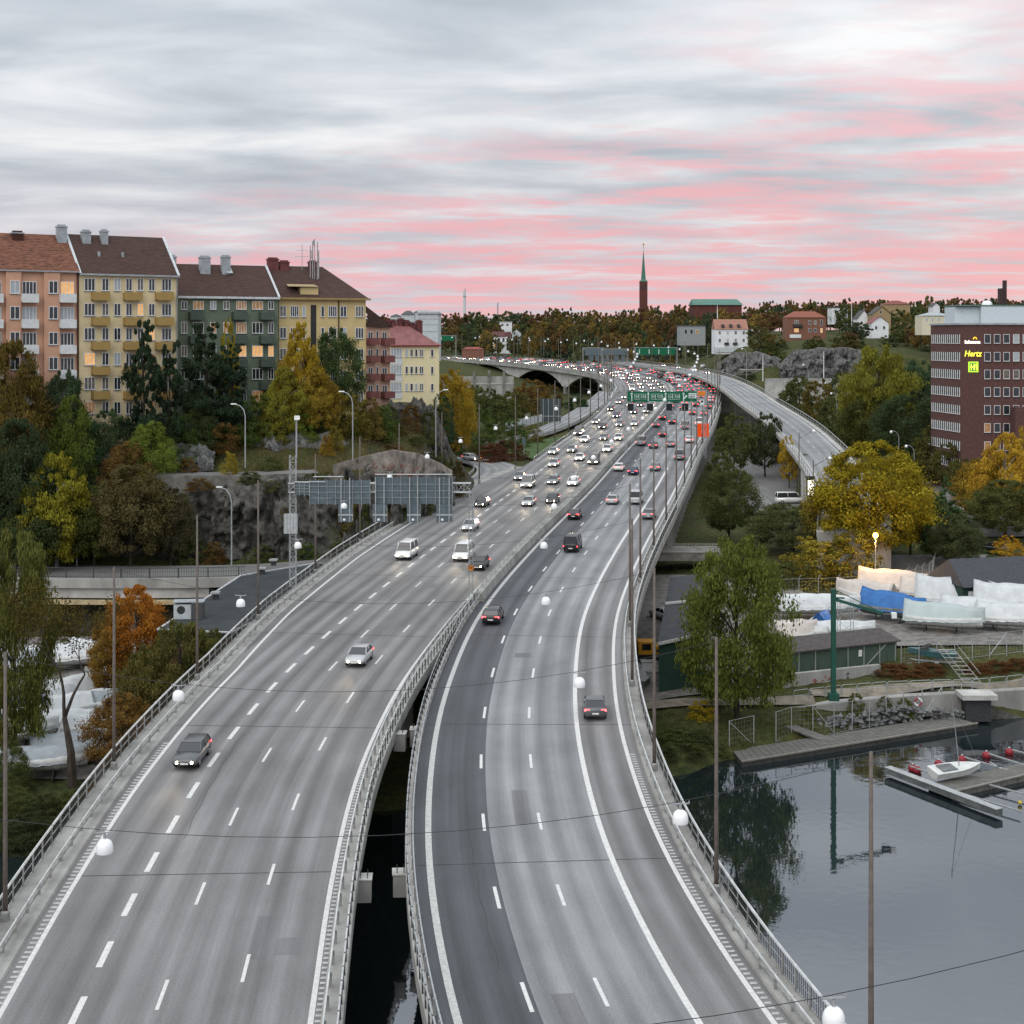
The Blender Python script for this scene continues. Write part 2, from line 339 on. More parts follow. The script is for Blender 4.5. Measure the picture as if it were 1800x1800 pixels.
def water_mat():
    m = bpy.data.materials.new('still water'); m.use_nodes = True; t = m.node_tree; t.nodes.clear()
    o = t.nodes.new('ShaderNodeOutputMaterial'); g = t.nodes.new('ShaderNodeBsdfGlossy'); g.inputs['Color'].default_value = (.88, .885, .93, 1); g.inputs['Roughness'].default_value = .025
    d = t.nodes.new('ShaderNodeBsdfDiffuse'); d.inputs['Color'].default_value = (.010, .016, .018, 1)
    fr = t.nodes.new('ShaderNodeFresnel'); fr.inputs[0].default_value = 3.2
    mx = t.nodes.new('ShaderNodeMixShader'); t.links.new(fr.outputs[0], mx.inputs[0]); t.links.new(d.outputs[0], mx.inputs[1]); t.links.new(g.outputs[0], mx.inputs[2]); t.links.new(mx.outputs[0], o.inputs[0])
    ge = t.nodes.new('ShaderNodeNewGeometry'); n = t.nodes.new('ShaderNodeTexNoise'); n.inputs['Scale'].default_value = .9; n.inputs['Detail'].default_value = 3; t.links.new(ge.outputs['Position'], n.inputs['Vector'])
    bp = t.nodes.new('ShaderNodeBump'); bp.inputs['Strength'].default_value = .05; bp.inputs['Distance'].default_value = .12; t.links.new(n.outputs['Fac'], bp.inputs['Height'])
    t.links.new(bp.outputs[0], g.inputs['Normal'])
    return m
wm = MB(); wm.add([(-700, 10, 0), (700, 10, 0), (700, 320, 0), (-700, 320, 0)], [(0, 1, 2, 3)])
tag(wm.build('water', water_mat()), kind='structure')

# ------------------------------------------------------------------ asphalt
def asphalt(name, base, track=.35, tint=(1, 1, 1), streak=.35):
    m = bpy.data.materials.new(name); m.use_nodes = True; t = m.node_tree; b = t.nodes['Principled BSDF']; b.inputs['Roughness'].default_value = .72; b.inputs['Specular IOR Level'].default_value = .25
    uv = t.nodes.new('ShaderNodeUVMap'); uv.uv_map = 'road'
    def ns(scx, scy, sc_, det, lo, hi):
        mp = t.nodes.new('ShaderNodeMapping'); mp.inputs['Scale'].default_value = (scx, scy, 1); t.links.new(uv.outputs[0], mp.inputs[0])
        n = t.nodes.new('ShaderNodeTexNoise'); n.inputs['Scale'].default_value = sc_; n.inputs['Detail'].default_value = det; n.inputs['Roughness'].default_value = .6; t.links.new(mp.outputs[0], n.inputs['Vector'])
        r = t.nodes.new('ShaderNodeMapRange'); r.inputs['From Min'].default_value = .3; r.inputs['From Max'].default_value = .7; r.inputs['To Min'].default_value = lo; r.inputs['To Max'].default_value = hi; t.links.new(n.outputs['Fac'], r.inputs[0]); return r.outputs[0]
    def mul(a, b_):
        n = t.nodes.new('ShaderNodeMath'); n.operation = 'MULTIPLY'; t.links.new(a, n.inputs[0]); t.links.new(b_, n.inputs[1]); return n.outputs[0]
    a = ns(1.0, .012, 1.0, 4, 1 - streak, 1 + streak)          # long streaks along the lane
    c = ns(1.0, .45, .16, 8, .76, 1.20)                        # broad patches
    g = ns(1.0, 1.0, 9.0, 3, .84, 1.16)                        # grain
    # darker wheel tracks, twice per lane of 3.5 m
    sp = t.nodes.new('ShaderNodeSeparateXYZ'); t.links.new(uv.outputs[0], sp.inputs[0])
    q = t.nodes.new('ShaderNodeMath'); q.operation = 'MULTIPLY'; q.inputs[1].default_value = 2 * math.pi / 1.77; t.links.new(sp.outputs[0], q.inputs[0])
    co = t.nodes.new('ShaderNodeMath'); co.operation = 'COSINE'; t.links.new(q.outputs[0], co.inputs[0])
    r = t.nodes.new('ShaderNodeMapRange'); r.inputs['From Min'].default_value = -1; r.inputs['From Max'].default_value = 1; r.inputs['To Min'].default_value = 1 - track * .55; r.inputs['To Max'].default_value = 1 + track * .45; t.links.new(co.outputs[0], r.inputs[0])
    # transverse joints of the deck now and then
    v = mul(mul(a, c), mul(g, r.outputs[0]))
    vm = t.nodes.new('ShaderNodeVectorMath'); vm.operation = 'SCALE'; vm.inputs[0].default_value = tuple(base * k for k in tint); t.links.new(v, vm.inputs['Scale'])
    t.links.new(vm.outputs[0], b.inputs['Base Color'])
    n = t.nodes.new('ShaderNodeTexNoise'); n.inputs['Scale'].default_value = 14; n.inputs['Detail'].default_value = 4; t.links.new(uv.outputs[0], n.inputs['Vector'])
    bp = t.nodes.new('ShaderNodeBump'); bp.inputs['Strength'].default_value = .25; bp.inputs['Distance'].default_value = .02; t.links.new(n.outputs['Fac'], bp.inputs['Height']); t.links.new(bp.outputs[0], b.inputs['Normal'])
    return m
asp_light = asphalt('light worn asphalt', .205, .30, (.97, 1.0, 1.03), .22)
asp_mid = asphalt('grey asphalt', .165, .32, (1.0, .985, 1.0), .28)
asp_dark = asphalt('dark new asphalt', .075, .2, (.95, 1.0, 1.10), .3)
asp_ramp = asphalt('pale ramp asphalt', .21, .35, (.98, 1.0, 1.02), .25)
asp_street = asphalt('street asphalt', .15, .1, (1, .98, .96), .2)
def strip(name, path, cols, s0, s1, parent=None, dz=0.0, step=3.0, kind=None):
    """road surface: cols = [(off0, off1, material)], UV in metres"""
    n = max(2, int((s1 - s0) / step) + 1); ss = np.linspace(s0, s1, n); v = []; f = []; mi = []; uv = []; mats = []
    for k, (a, b, mt) in enumerate(cols):
        if mt not in mats: mats.append(mt)
        base = len(v)
        for S_ in ss:
            ao = a(S_) if callable(a) else a; bo = b(S_) if callable(b) else b
            v.append(tuple(path.at(S_, ao, dz))); v.append(tuple(path.at(S_, bo, dz))); uv.append((ao, S_)); uv.append((bo, S_))
        for i in range(n - 1):
            q = base + 2 * i; f.append((q, q + 1, q + 3, q + 2)); mi.append(mats.index(mt))
    me = bpy.data.meshes.new(name); me.from_pydata(v, [], f)
    for m in mats: me.materials.append(m)
    me.polygons.foreach_set('material_index', mi); lay = me.uv_layers.new(name='road')
    li = np.zeros(len(me.loops), np.int32); me.loops.foreach_get('vertex_index', li); lay.data.foreach_set('uv', np.array(uv, np.float32)[li].ravel())
    me.update(); o = link(name, me, parent)
    if kind: o['kind'] = kind
    return o
def paint(name, path, off, wd, s0, s1, parent, m=white_paint, dz=.012, step=3.0):
    return sweep(path, [(off - wd / 2 if not callable(off) else (lambda s_: off(s_) - wd / 2), dz), (off + wd / 2 if not callable(off) else (lambda s_: off(s_) + wd / 2), dz)], s0, s1, False, step).build(name, m, parent)
def dashes(path, off, wd, ln, period, s0, s1, parent, m=white_paint, phase=0.0):
    S_ = s0 + phase
    while S_ + ln < s1:
        paint('lane_dash', path, off, wd, S_, S_ + ln, parent, m, step=1.5); S_ += period
RE = R0.S[-1] - 2; LE = L4.S[-1] - 2
# right carriageway: dark resurfaced inner lane, two pale lanes, a grey exit lane
rc = strip('right_carriageway', R0, [(-1.05, 3.75, asp_dark), (3.75, 10.6, asp_light), (10.6, 14.75, asp_mid)], 0, RE, kind='structure')
tag(rc, 'motorway carriageway leading away, with dark inner lane and pale middle lanes')
# left carriageway widens to the left where the ramp leaves it
sl = {y: L4.s_at_y(y) for y in (66, 104, 127, 150, 181, 212, 236, 262, 284, 294, 340, 394, 440, 462, 490, 520, 560)}
LW = ([0, sl[66], sl[104], sl[127], sl[150], sl[181], sl[212], sl[236], sl[262], sl[284], sl[294], sl[340], sl[394], sl[440], sl[462], sl[490], sl[520], LE], [13.8, 14.0, 14.6, 15.1, 17.0, 18.4, 18.9, 19.4, 17.2, 14.2, 13.9, 13.9, 14.2, 15.2, 16.6, 18.4, 17.5, 16.5])
lw = lambda S_: float(-np.interp(S_, LW[0], LW[1]))
lc = strip('left_carriageway', L4, [(lambda s_: lw(s_) - .75, -10.6, asp_mid), (-10.6, .45, asp_mid)], 0, LE, kind='structure')
tag(lc, 'motorway carriageway coming towards the viewer, grey asphalt with white dashes')
# painted markings
paint('edge_line', R0, 0.0, .38, 0, RE, rc, white_wear)
dashes(R0, 3.45, .20, 3.1, 12.1, 0, 560, rc, phase=R0.s_at_y(66.4) % 12.1)
dashes(R0, 6.95, .20, 3.1, 12.1, 0, 560, rc, phase=R0.s_at_y(66.4) % 12.1)
paint('lane_line', R0, 10.6, .34, 0, R0.s_at_y(285), rc)
paint('edge_line', R0, 13.9, .28, 0, RE, rc)
paint('edge_line', L4, 0.0, .26, 0, LE, lc)
paint('edge_line', L4, lambda s_: lw(s_), .26, 0, sl[236], lc)
paint('edge_line', L4, lambda s_: lw(s_), .22, sl[294], LE, lc)
for o, wd, per, ln in ((-3.5, .18, 12.1, 3.1), (-7.05, .18, 12.1, 3.1), (-10.6, .32, 6.1, 3.0)):
    dashes(L4, o, wd, ln, per, 0, 560 if wd < .3 else 260, lc, phase={-3.5: 6.2, -7.05: 3.6, -10.6: 2.0}[o])
# expansion joints across the decks, sealed cracks and patches
seal = mat('bitumen joint', (.045, .045, .047), .8, .3, 1); patch_m = asphalt('asphalt patch', .140, .1, (1, 1, 1.03), .3)
def joint(path, S_, a, b, par, wd=.09, m=None, name='expansion_joint'): sweep(path, [(a, .008), (b, .008)], S_, S_ + wd, False, 1).build(name, m or seal, par)
for y in (57, 84, 112, 141, 170, 200, 236): joint(L4, L4.s_at_y(y), lw(L4.s_at_y(y)) - .7, .42, lc); joint(R0, R0.s_at_y(y + 1), -1.0, 14.7, rc)
pr_ = random.Random(12)
for k in range(16):
    for path, par, lo_, hi_ in ((L4, lc, -13.5, -.6), (R0, rc, .4, 13.2)):
        S_ = pr_.uniform(20, 240); o_ = pr_.uniform(lo_, hi_)
        if k < 4: strip('asphalt_patch', path, [(o_ - .6, o_ + pr_.uniform(.3, 1.0), patch_m)], S_, S_ + pr_.uniform(1.5, 7), par, dz=.006)
        elif k < 8:
            l_ = pr_.uniform(6, 30); dr = pr_.uniform(-.6, .6); q = pr_.uniform(0, 6); sweep(path, [(lambda s_: o_ + dr * (s_ - S_) / l_ + .06 * math.sin(s_ * 1.3 + q), .009), (lambda s_: o_ + .03 + dr * (s_ - S_) / l_ + .06 * math.sin(s_ * 1.3 + q), .009)], S_, S_ + l_, False, .8).build('sealed_crack', seal, par)
# rumble teeth beside the outer edge lines
for path, off, w_, s0, s1, par in ((L4, lambda s_: lw(s_) - .33, .34, 14, sl[104] + 4, lc), (R0, lambda s_: 14.27, .34, 12, 66, rc), (L4, lambda s_: .33, .30, 14, 64, lc)):
    mb = MB(); S_ = s0
    while S_ < s1:
        a = off(S_); sweep(path, [(a - w_ / 2, .013), (a + w_ / 2, .013)], S_, S_ + .22, False, 1, mb); S_ += .55
    o = mb.build('rumble_teeth', white_wear, par); o['kind'] = 'stuff'

# ------------------------------------------------------------------ off ramp, slip road, viaduct ramp, lower and upper streets
zr = lambda x, y, z: (x, y, z)
RAMP = Path([(-13.5, 226, 13.25), (-9.6, 243, 13.45), (-5.6, 262, 13.7), (-3.0, 279, 13.9), (-3.6, 296, 14.0), (-9.5, 310, 14.0), (-22, 318, 14.0), (-45, 322, 14.0)], smooth=14)
rp = strip('ramp_road', RAMP, [(-3.9, 4.6, asp_ramp)], 0, RAMP.S[-1], dz=.03, kind='structure'); tag(rp, 'curving exit ramp that leaves the left carriageway')
paint('edge_line', RAMP, -3.2, .26, 2, RAMP.S[-1] - 2, rp); paint('edge_line', RAMP, 4.1, .2, 30, RAMP.S[-1] - 2, rp)
SLIP = Path([(33, 500, 21.2), (28.5, 470, 20.0), (22.0, 430, 18.6), (14.0, 392, 17.0), (4.5, 358, 15.8), (-8, 336, 15.0), (-30, 326, 14.6)], smooth=8)
sp_ = strip('slip_road', SLIP, [(-3.4, 3.6, asp_ramp)], 0, SLIP.S[-1], dz=.03, kind='structure'); tag(sp_, 'slip road beside the grass island')
paint('edge_line', SLIP, 3.0, .2, 6, SLIP.S[-1] - 4, sp_); paint('edge_line', SLIP, -2.9, .2, 6, SLIP.S[-1] - 4, sp_)
VIA = Path([(40, 740, 27.6), (58, 690, 26.7), (70.5, 610, 25.8), (73, 560, 25.2), (71.5, 500, 24.6), (68.5, 440, 23.4), (66, 400, 22.2), (63.5, 340, 19.9), (60.8, 300, 17.9), (57.2, 260, 15.3), (52.5, 228, 12.6), (49, 212, 11.4)], smooth=12)
vr = strip('viaduct_ramp_road', VIA, [(-4.3, 4.3, asp_light)], 0, VIA.S[-1], kind='structure'); tag(vr, 'pale empty viaduct ramp curving down on the right')
paint('edge_line', VIA, -3.8, .2, 2, VIA.S[-1] - 2, vr, white_wear); paint('edge_line', VIA, 3.8, .2, 2, VIA.S[-1] - 2, vr, white_wear)
dashes(VIA, 0.1, .18, 3, 9, 60, VIA.S[-1] - 8, vr, white_wear)
LOW = Path([(-110, 192, 9.55), (-75, 190.5, 9.55), (-55, 189, 9.55), (-42, 188.6, 9.6), (-30, 190, 9.7), (-20, 196, 9.8)])
lr = strip('lower_street', LOW, [(-5.2, 4.9, asp_street)], 0, LOW.S[-1], dz=.25, kind='structure'); tag(lr, 'street with railing at the foot of the cliff')
dashes(LOW, -1.2, .15, 3, 6, 4, LOW.S[-1] - 4, lr, white_wear); paint('edge_line', LOW, 4.4, .15, 2, LOW.S[-1] - 2, lr, white_wear)
UPP = Path([(-95, 206, 21.6), (-60, 204.5, 21.2), (-45, 204, 20.6), (-36, 205.2, 20.6), (-27, 207.6, 20.7)])
ur = strip('upper_street', UPP, [(-2.6, 2.6, asp_street)], 0, UPP.S[-1], dz=.3, kind='structure'); tag(ur, 'narrow street along the top of the cliff')
def sheet(name, pts, m, dz=.2, label=None, nseg=10):
    """paved area that follows the ground: pts = four corners (X, Y)"""
    a, b, c, d = [np.array(p, float) for p in pts]; v = []; f = []
    for i in range(nseg + 1):
        for j in range(nseg + 1):
            s_, t_ = i / nseg, j / nseg; q = (a * (1 - s_) + b * s_) * (1 - t_) + (d * (1 - s_) + c * s_) * t_
            v.append((q[0], q[1], ground(*q) + dz))
    for i in range(nseg):
        for j in range(nseg):
            q = i * (nseg + 1) + j; f.append((q, q + nseg + 1, q + nseg + 2, q + 1))
    me = bpy.data.meshes.new(name); me.from_pydata(v, [], f); me.materials.append(m); lay = me.uv_layers.new(name='road')
    li = np.zeros(len(me.loops), np.int32); me.loops.foreach_get('vertex_index', li); lay.data.foreach_set('uv', np.array(v, np.float32)[li][:, :2].ravel())
    o = link(name, me); o['kind'] = 'structure'
    if label: o['label'] = label
    return o
gravel = mat('grey gravel', (.17, .16, .15), .95, .3, 1.2, bump=.5, bscale=8, coord='Object')
path_m = mat('trodden path', (.20, .175, .14), .95, .25, .8, bump=.3, bscale=6)
sheet('parking_lot', [(41, 262), (54.5, 262), (69, 372), (49, 385)], asp_street, .25, 'nearly empty asphalt car park below the viaduct ramp')
sheet('yard_ground', [(13, 150), (34, 158), (40, 205), (17, 215)], gravel, .22, 'gravel ground of the work yard beside the bridge')
sheet('boatyard_ground', [(32, 168), (75, 170), (82, 199), (40, 197)], gravel, .2, 'grey gravel of the boatyard')
sheet('side_street', [(45, 208), (62, 204), (72, 224), (56, 226)], asp_street, .25, 'side street behind the boatyard fence')
sheet('street', [(76, 238), (92, 238), (100, 300), (84, 305)], asp_street, .25, 'street with parked cars below the brick office block')
sheet('shore_path', [(13, 148), (31, 150.6), (31, 152.4), (13, 150.4)], path_m, .2, 'trodden path along the shore', 12)
sheet('shore_path_paved', [(31, 152.3), (62, 159.5), (62, 161.5), (31, 154.2)], path_m, .22, 'path above the quay wall', 14)

sheet('boat_park_ground', [(-56, 127), (-28, 128), (-36, 183), (-70, 183)], gravel, .12, 'gravel of the boat park left of the viaduct', 16)
# ------------------------------------------------------------------ viaduct structure
def nearest_s(path, p):
    k = int(np.argmin((path.p[:, 0] - p[0]) ** 2 + (path.p[:, 1] - p[1]) ** 2)); return float(path.S[k])
sRe = R0.s_at_y(432)
vL = empty('motorway_viaduct', (0, 0, 0), label='left concrete viaduct carrying the oncoming carriageway over the water', cat='bridge')
vRt = empty('motorway_viaduct', (0, 0, 0), label='right concrete viaduct carrying the outgoing carriageway over the water', cat='bridge')
el = lambda s_: lw(s_) - 2.75
# deck slabs with edge beams
sweep(L4, [(el, -.03), (el, -.75), (lambda s_: lw(s_) - 1.2, -1.0), (.6, -1.0), (1.45, -.75), (1.45, -.03)], 0, sl[284], step=4).build('deck_slab', concrete, vL)
sweep(R0, [(-1.4, -.03), (-1.4, -.75), (-.6, -1.0), (14.6, -1.0), (16.0, -.8), (16.0, -.03)], 0, sRe, step=4).build('deck_slab', concrete, vRt)
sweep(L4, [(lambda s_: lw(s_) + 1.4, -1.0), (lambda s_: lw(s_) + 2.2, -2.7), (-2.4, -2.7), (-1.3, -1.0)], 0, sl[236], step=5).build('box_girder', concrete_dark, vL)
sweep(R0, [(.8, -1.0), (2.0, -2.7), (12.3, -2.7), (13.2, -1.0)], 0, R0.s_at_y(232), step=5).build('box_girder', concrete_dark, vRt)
# kerb walks
sweep(L4, [(el, -.02), (el, .16), (lambda s_: lw(s_) - .78, .16), (lambda s_: lw(s_) - .72, -.02)], 0, sl[236], step=3).build('kerb_walk', concrete, vL)
sweep(L4, [(.42, -.02), (.46, .14), (1.44, .16), (1.44, -.02)], 0, L4.s_at_y(152), step=3).build('kerb_walk', concrete, vL)
sweep(R0, [(14.72, -.02), (14.76, .15), (16.0, .16), (16.0, -.02)], 0, sRe, step=3).build('kerb_walk', concrete, vRt)
sweep(R0, [(-1.4, -.02), (-1.4, .16), (-1.0, .15), (-.96, -.02)], 0, R0.s_at_y(158), step=3).build('kerb_walk', concrete, vRt)
# piers with the bracket ends that show in the gap between the two viaducts
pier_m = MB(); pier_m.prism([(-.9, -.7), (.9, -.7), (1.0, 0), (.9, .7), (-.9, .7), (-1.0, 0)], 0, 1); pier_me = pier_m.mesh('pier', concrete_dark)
br = MB(); br.box(0, .85, -.5, .5, -1.25, .0); br.box(-.02, .9, -.55, .55, .0, .08, 1)
for k in (-.3, .3): br.box(.2, .25, k - .03, k + .03, .08, .34, 2); br.box(.6, .65, k - .03, k + .03, .08, .34, 2)
br_me = br.mesh('bracket', [concrete, concrete_pale, dark_metal])
for y in (57, 84, 112, 141, 170, 200, 228):
    S_ = L4.s_at_y(y); h = L4.head(S_) - math.pi / 2
    for off in (-3.2, lw(S_) + 3.0):
        p = L4.at(S_, off, -2.65); o = link('pier', pier_me, vL, (p.x, p.y, -2.2), h, (1, 1, p.z + 2.2))
    if y < 150:
        p = L4.at(S_, 1.30, -.35); link('bracket', br_me, vL, p, h)
    S_ = R0.s_at_y(y + 1); h = R0.head(S_) - math.pi / 2
    if y < 220:
        for off in (2.9, 11.6):
            p = R0.at(S_, off, -2.65); link('pier', pier_me, vRt, (p.x, p.y, -2.2), h, (1, 1, p.z + 2.2))
    if y < 150:
        p = R0.at(S_, -1.25, -.35); o = link('bracket', br_me, vRt, p, h + math.pi)
# long retaining wall that carries the right carriageway inland, with ribs
gz = lambda S_, off: (lambda p: ground(p.x, p.y) - p.z - .8)(R0.at(S_, off))
s1, s2 = R0.s_at_y(226), sRe
wl = empty('retaining_wall', tuple(R0.at(s1, 14.2)), label='tall ribbed concrete wall under the outer edge of the right carriageway', cat='wall')
mb = sweep(R0, [(14.1, -.9), (14.5, -.9), (14.5, lambda s_: gz(s_, 14.5)), (14.1, lambda s_: gz(s_, 14.5))], s1, s2, step=4)
o = mb.build('wall', concrete, wl); o.matrix_parent_inverse = Matrix.Translation(-wl.location)
S_ = s1
while S_ < s2:
    mb = MB(); p = R0.at(S_, 14.62); zb = ground(p.x, p.y) - .8; h = R0.head(S_)
    mb.box(-.16, .16, -.16, .16, zb - p.z, -.95)
    o = mb.build('rib', concrete, wl, tuple(Vector(p) - wl.location), h); S_ += 5.0
# abutment block at the near end of the wall
mb = MB(); q = [R0.at(s1 - .4, 1.5), R0.at(s1 - .4, 14.3), R0.at(s1 + 3, 14.3), R0.at(s1 + 3, 1.5)]
mb.prism([(v.x - wl.location.x, v.y - wl.location.y) for v in q], 3 - wl.location.z, q[0].z - 1.05 - wl.location.z); mb.build('abutment', concrete, wl)
# embankment side below the left carriageway, near the ramp
s1, s2 = sl[236], sl[490]
# ------------------------------------------------------------------ railings: things of their own, posts as parts
post_me = MB().box(-.05, .05, -.04, .04, -.1, 1.16).mesh('post', galv_worn)
postd_me = MB().box(-.045, .045, -.035, .035, -.7, 1.1).mesh('post', dark_metal)
gpost_me = MB().box(-.05, .05, -.07, .07, -.05, .72).mesh('post', galv_worn)
def railing(name, path, off, s0, s1, label, cat='railing', pm=None, top=1.2, dz=.15, spacing=2.0, rails=(), mesh_bar=None, top_r=.075, topm=None, group=None):
    a = path.at((s0 + s1) / 2, off if not callable(off) else off(s0)); root = empty(name, tuple(a), label=label, cat=cat, group=group)
    def put(o): o.location = Vector(o.location) - a if o.location.length > 0 else -a
    of = off if callable(off) else (lambda s_: off)
    if top_r:
        mb = sweep(path, [(lambda s_: of(s_) - top_r, dz + top - top_r * .6), (lambda s_: of(s_) - top_r * .5, dz + top + top_r * .6), (lambda s_: of(s_) + top_r * .5, dz + top + top_r * .6), (lambda s_: of(s_) + top_r, dz + top - top_r * .6)], s0, s1, step=2.5)
        link('top_rail', mb.mesh('top_rail', topm or rail_white), root, -a)
    for ro, z, w_, h_, m_ in rails:
        mb = sweep(path, [(lambda s_: of(s_) + ro - w_ / 2, dz + z - h_ / 2), (lambda s_: of(s_) + ro - w_ / 2, dz + z + h_ / 2), (lambda s_: of(s_) + ro + w_ / 2, dz + z + h_ / 2), (lambda s_: of(s_) + ro + w_ / 2, dz + z - h_ / 2)], s0, s1, step=2.5)
        link('rail', mb.mesh('rail', m_), root, -a)
    S_ = s0 + .5; n = 0; far = MB()
    while S_ < s1:
        p = path.at(S_, of(S_), dz)
        if n < 140:
            link('post', pm, root, Vector(p) - a, path.head(S_))
        else: q = Vector(p) - a; far.box(q.x - .05, q.x + .05, q.y - .04, q.y + .04, q.z - .1, q.z + top)
        n += 1; S_ += spacing if n < 70 else spacing * 1.6
    if far.v: o = far.build('far_posts', galv_worn, root); o['kind'] = 'stuff'
    if mesh_bar:
        mb = MB(); S_ = s0; e_ = min(s1, s0 + mesh_bar)
        while S_ < e_:
            p = Vector(path.at(S_, of(S_), dz)) - a; mb.box(p.x - .014, p.x + .014, p.y - .014, p.y + .014, p.z + .08, p.z + top - .05); S_ += .28
        o = mb.build('bars', dark_metal, root); o['kind'] = 'stuff'
    return root
eo = lambda s_: lw(s_) - 2.62
railing('bridge_railing', L4, eo, 0, sl[236], 'railing with pale handrail along the outer edge of the left viaduct', pm=post_me, rails=((0, .12, .05, .06, galv_worn), (0, .62, .04, .05, galv_worn)), mesh_bar=190, topm=rail_white)
railing('guard_rail', L4, lambda s_: lw(s_) - 1.45, 0, sl[236], 'double steel guard rail beside the left edge line of the left carriageway', 'guard rail', gpost_me, .7, spacing=2.4, rails=((.06, .66, .07, .13, rail_white), (.06, .36, .07, .13, galv_worn)), top_r=0)
railing('bridge_railing', L4, 1.32, 0, L4.s_at_y(154), 'railing of short dark posts along the inner edge of the left viaduct', pm=postd_me, top=1.05, spacing=1.5, rails=((0, .55, .03, .04, dark_metal),), topm=rail_white, top_r=.05)
railing('guard_rail', L4, .72, 0, L4.s_at_y(154), 'pale guard rail on the inner side of the left carriageway', 'guard rail', gpost_me, .7, spacing=2.4, rails=((-.06, .64, .08, .2, rail_white),), top_r=0)
railing('bridge_railing', R0, 15.85, 0, sRe, 'railing with pale handrail along the outer edge of the right viaduct', pm=post_me, rails=((0, .12, .05, .06, galv_worn), (0, .62, .04, .05, galv_worn)), mesh_bar=190, topm=rail_white)
railing('guard_rail', R0, 15.0, 0, sRe, 'double steel guard rail beside the right edge line of the right carriageway', 'guard rail', gpost_me, .7, spacing=2.4, rails=((-.06, .66, .07, .13, rail_white), (-.06, .36, .07, .13, galv_worn)), top_r=0)
railing('guard_rail', R0, -.98, 0, R0.s_at_y(158), 'guard rail along the inner edge of the right carriageway', 'guard rail', gpost_me, .7, spacing=2.2, rails=((.05, .62, .07, .18, galv),), top_r=0)
railing('bridge_railing', R0, -1.32, 0, R0.s_at_y(158), 'slim railing along the inner edge of the right viaduct', pm=postd_me, top=1.05, spacing=1.5, rails=((0, .55, .03, .04, galv_worn),), top_r=.045, topm=galv)
# concrete median barrier once the two carriageways meet, low fence on top
sm0, sm1 = R0.s_at_y(157), R0.s_at_y(530)
mdn = empty('median_barrier', tuple(R0.at(sm0, -1.2)), label='concrete barrier between the two carriageways with a low mesh fence', cat='barrier')
mo = -Vector(mdn.location)
link('wall', sweep(R0, [(-1.85, -.6), (-1.6, .95), (-.75, .95), (-.5, -.6)], sm0, sm1, step=3).mesh('wall', concrete), mdn, mo)
for z in (1.15, 1.45): link('wire', sweep(R0, [(-1.2, z), (-1.17, z + .03), (-1.14, z)], sm0 + 3, R0.s_at_y(300), step=4).mesh('wire', galv_worn), mdn, mo)
fp = MB().box(-.03, .03, -.03, .03, 0, .6).mesh('post', galv_worn); S_ = sm0 + 3
while S_ < R0.s_at_y(300): link('post', fp, mdn, Vector(R0.at(S_, -1.2, .93)) + mo, R0.head(S_)); S_ += 3.0
# far left-hand curve: parapet and arched girders
sA, sB = L4.s_at_y(495), LE
farv = empty('motorway_viaduct', tuple(L4.at(sA + 60, -18)), label='far curved viaduct on arched concrete girders, below the distant trees', cat='bridge')
fo = -Vector(farv.location)
def haunch(s_):
    t = ((s_ - sA - 10) % 74) / 74.0; return -1.6 - 6.8 * abs(2 * t - 1) ** 2.2
eo2 = lambda s_: lw(s_) - 1.3
link('deck_slab', sweep(L4, [(eo2, -.03), (eo2, -1.1), (3.0, -1.1), (17.6, -1.1), (17.6, -.03)], sA, sB, step=5).mesh('deck_slab', concrete), farv, fo)
for k, o_ in enumerate((1.0, 8.5, 17.0)):
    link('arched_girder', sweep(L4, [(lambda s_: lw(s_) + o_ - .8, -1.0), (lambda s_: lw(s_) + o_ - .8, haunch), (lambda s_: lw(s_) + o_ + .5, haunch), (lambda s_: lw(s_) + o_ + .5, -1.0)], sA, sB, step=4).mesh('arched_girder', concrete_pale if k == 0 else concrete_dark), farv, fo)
for k in range(5):
    S_ = sA + 10 + 74 * k
    if S_ > sB - 5: break
    for o_ in (1.0, 8.5, 17):
        p = L4.at(S_, lw(S_) + o_, -7); g_ = ground(p.x, p.y); mb = MB().box(-.9, .9, -1.6, 1.6, g_ - p.z - 1, .2); o = mb.build('pier', concrete_dark, farv, Vector(p) + fo, L4.head(S_) - math.pi / 2)
railing('parapet_railing', L4, lambda s_: lw(s_) - 1.15, sA, sB, 'long railing along the outer edge of the far curved viaduct', pm=post_me, dz=.05, spacing=4, rails=((0, .35, .12, .7, galv_worn),), topm=galv)
railing('parapet_railing', R0, 15.2, sRe, RE, 'railing along the outer side of the far bend of the right carriageway', pm=post_me, dz=.05, spacing=4, rails=((0, .4, .15, .8, concrete_dark),), topm=galv)
sweep(R0, [(14.2, .0), (14.2, -.9), (15.6, -.9), (15.6, .0)], sRe, RE, step=6).build('deck_edge', concrete, vRt)
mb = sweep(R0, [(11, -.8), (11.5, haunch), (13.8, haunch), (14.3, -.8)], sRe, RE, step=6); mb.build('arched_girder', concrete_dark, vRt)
for S_ in np.arange(sRe + 20, RE, 60):
    p = R0.at(S_, 12.6, -3); g_ = ground(p.x, p.y); MB().box(-1.2, 1.2, -.9, .9, g_ - p.z - 1, .2).build('pier', concrete_dark, vRt, tuple(p), R0.head(S_))
railing('guard_rail', L4, lambda s_: lw(s_) - .55, sl[294], sl[440], 'guard rail beside the grass island where the ramp leaves', 'guard rail', gpost_me, .7, dz=0, spacing=3, rails=((.05, .62, .08, .28, galv_worn),), top_r=0)
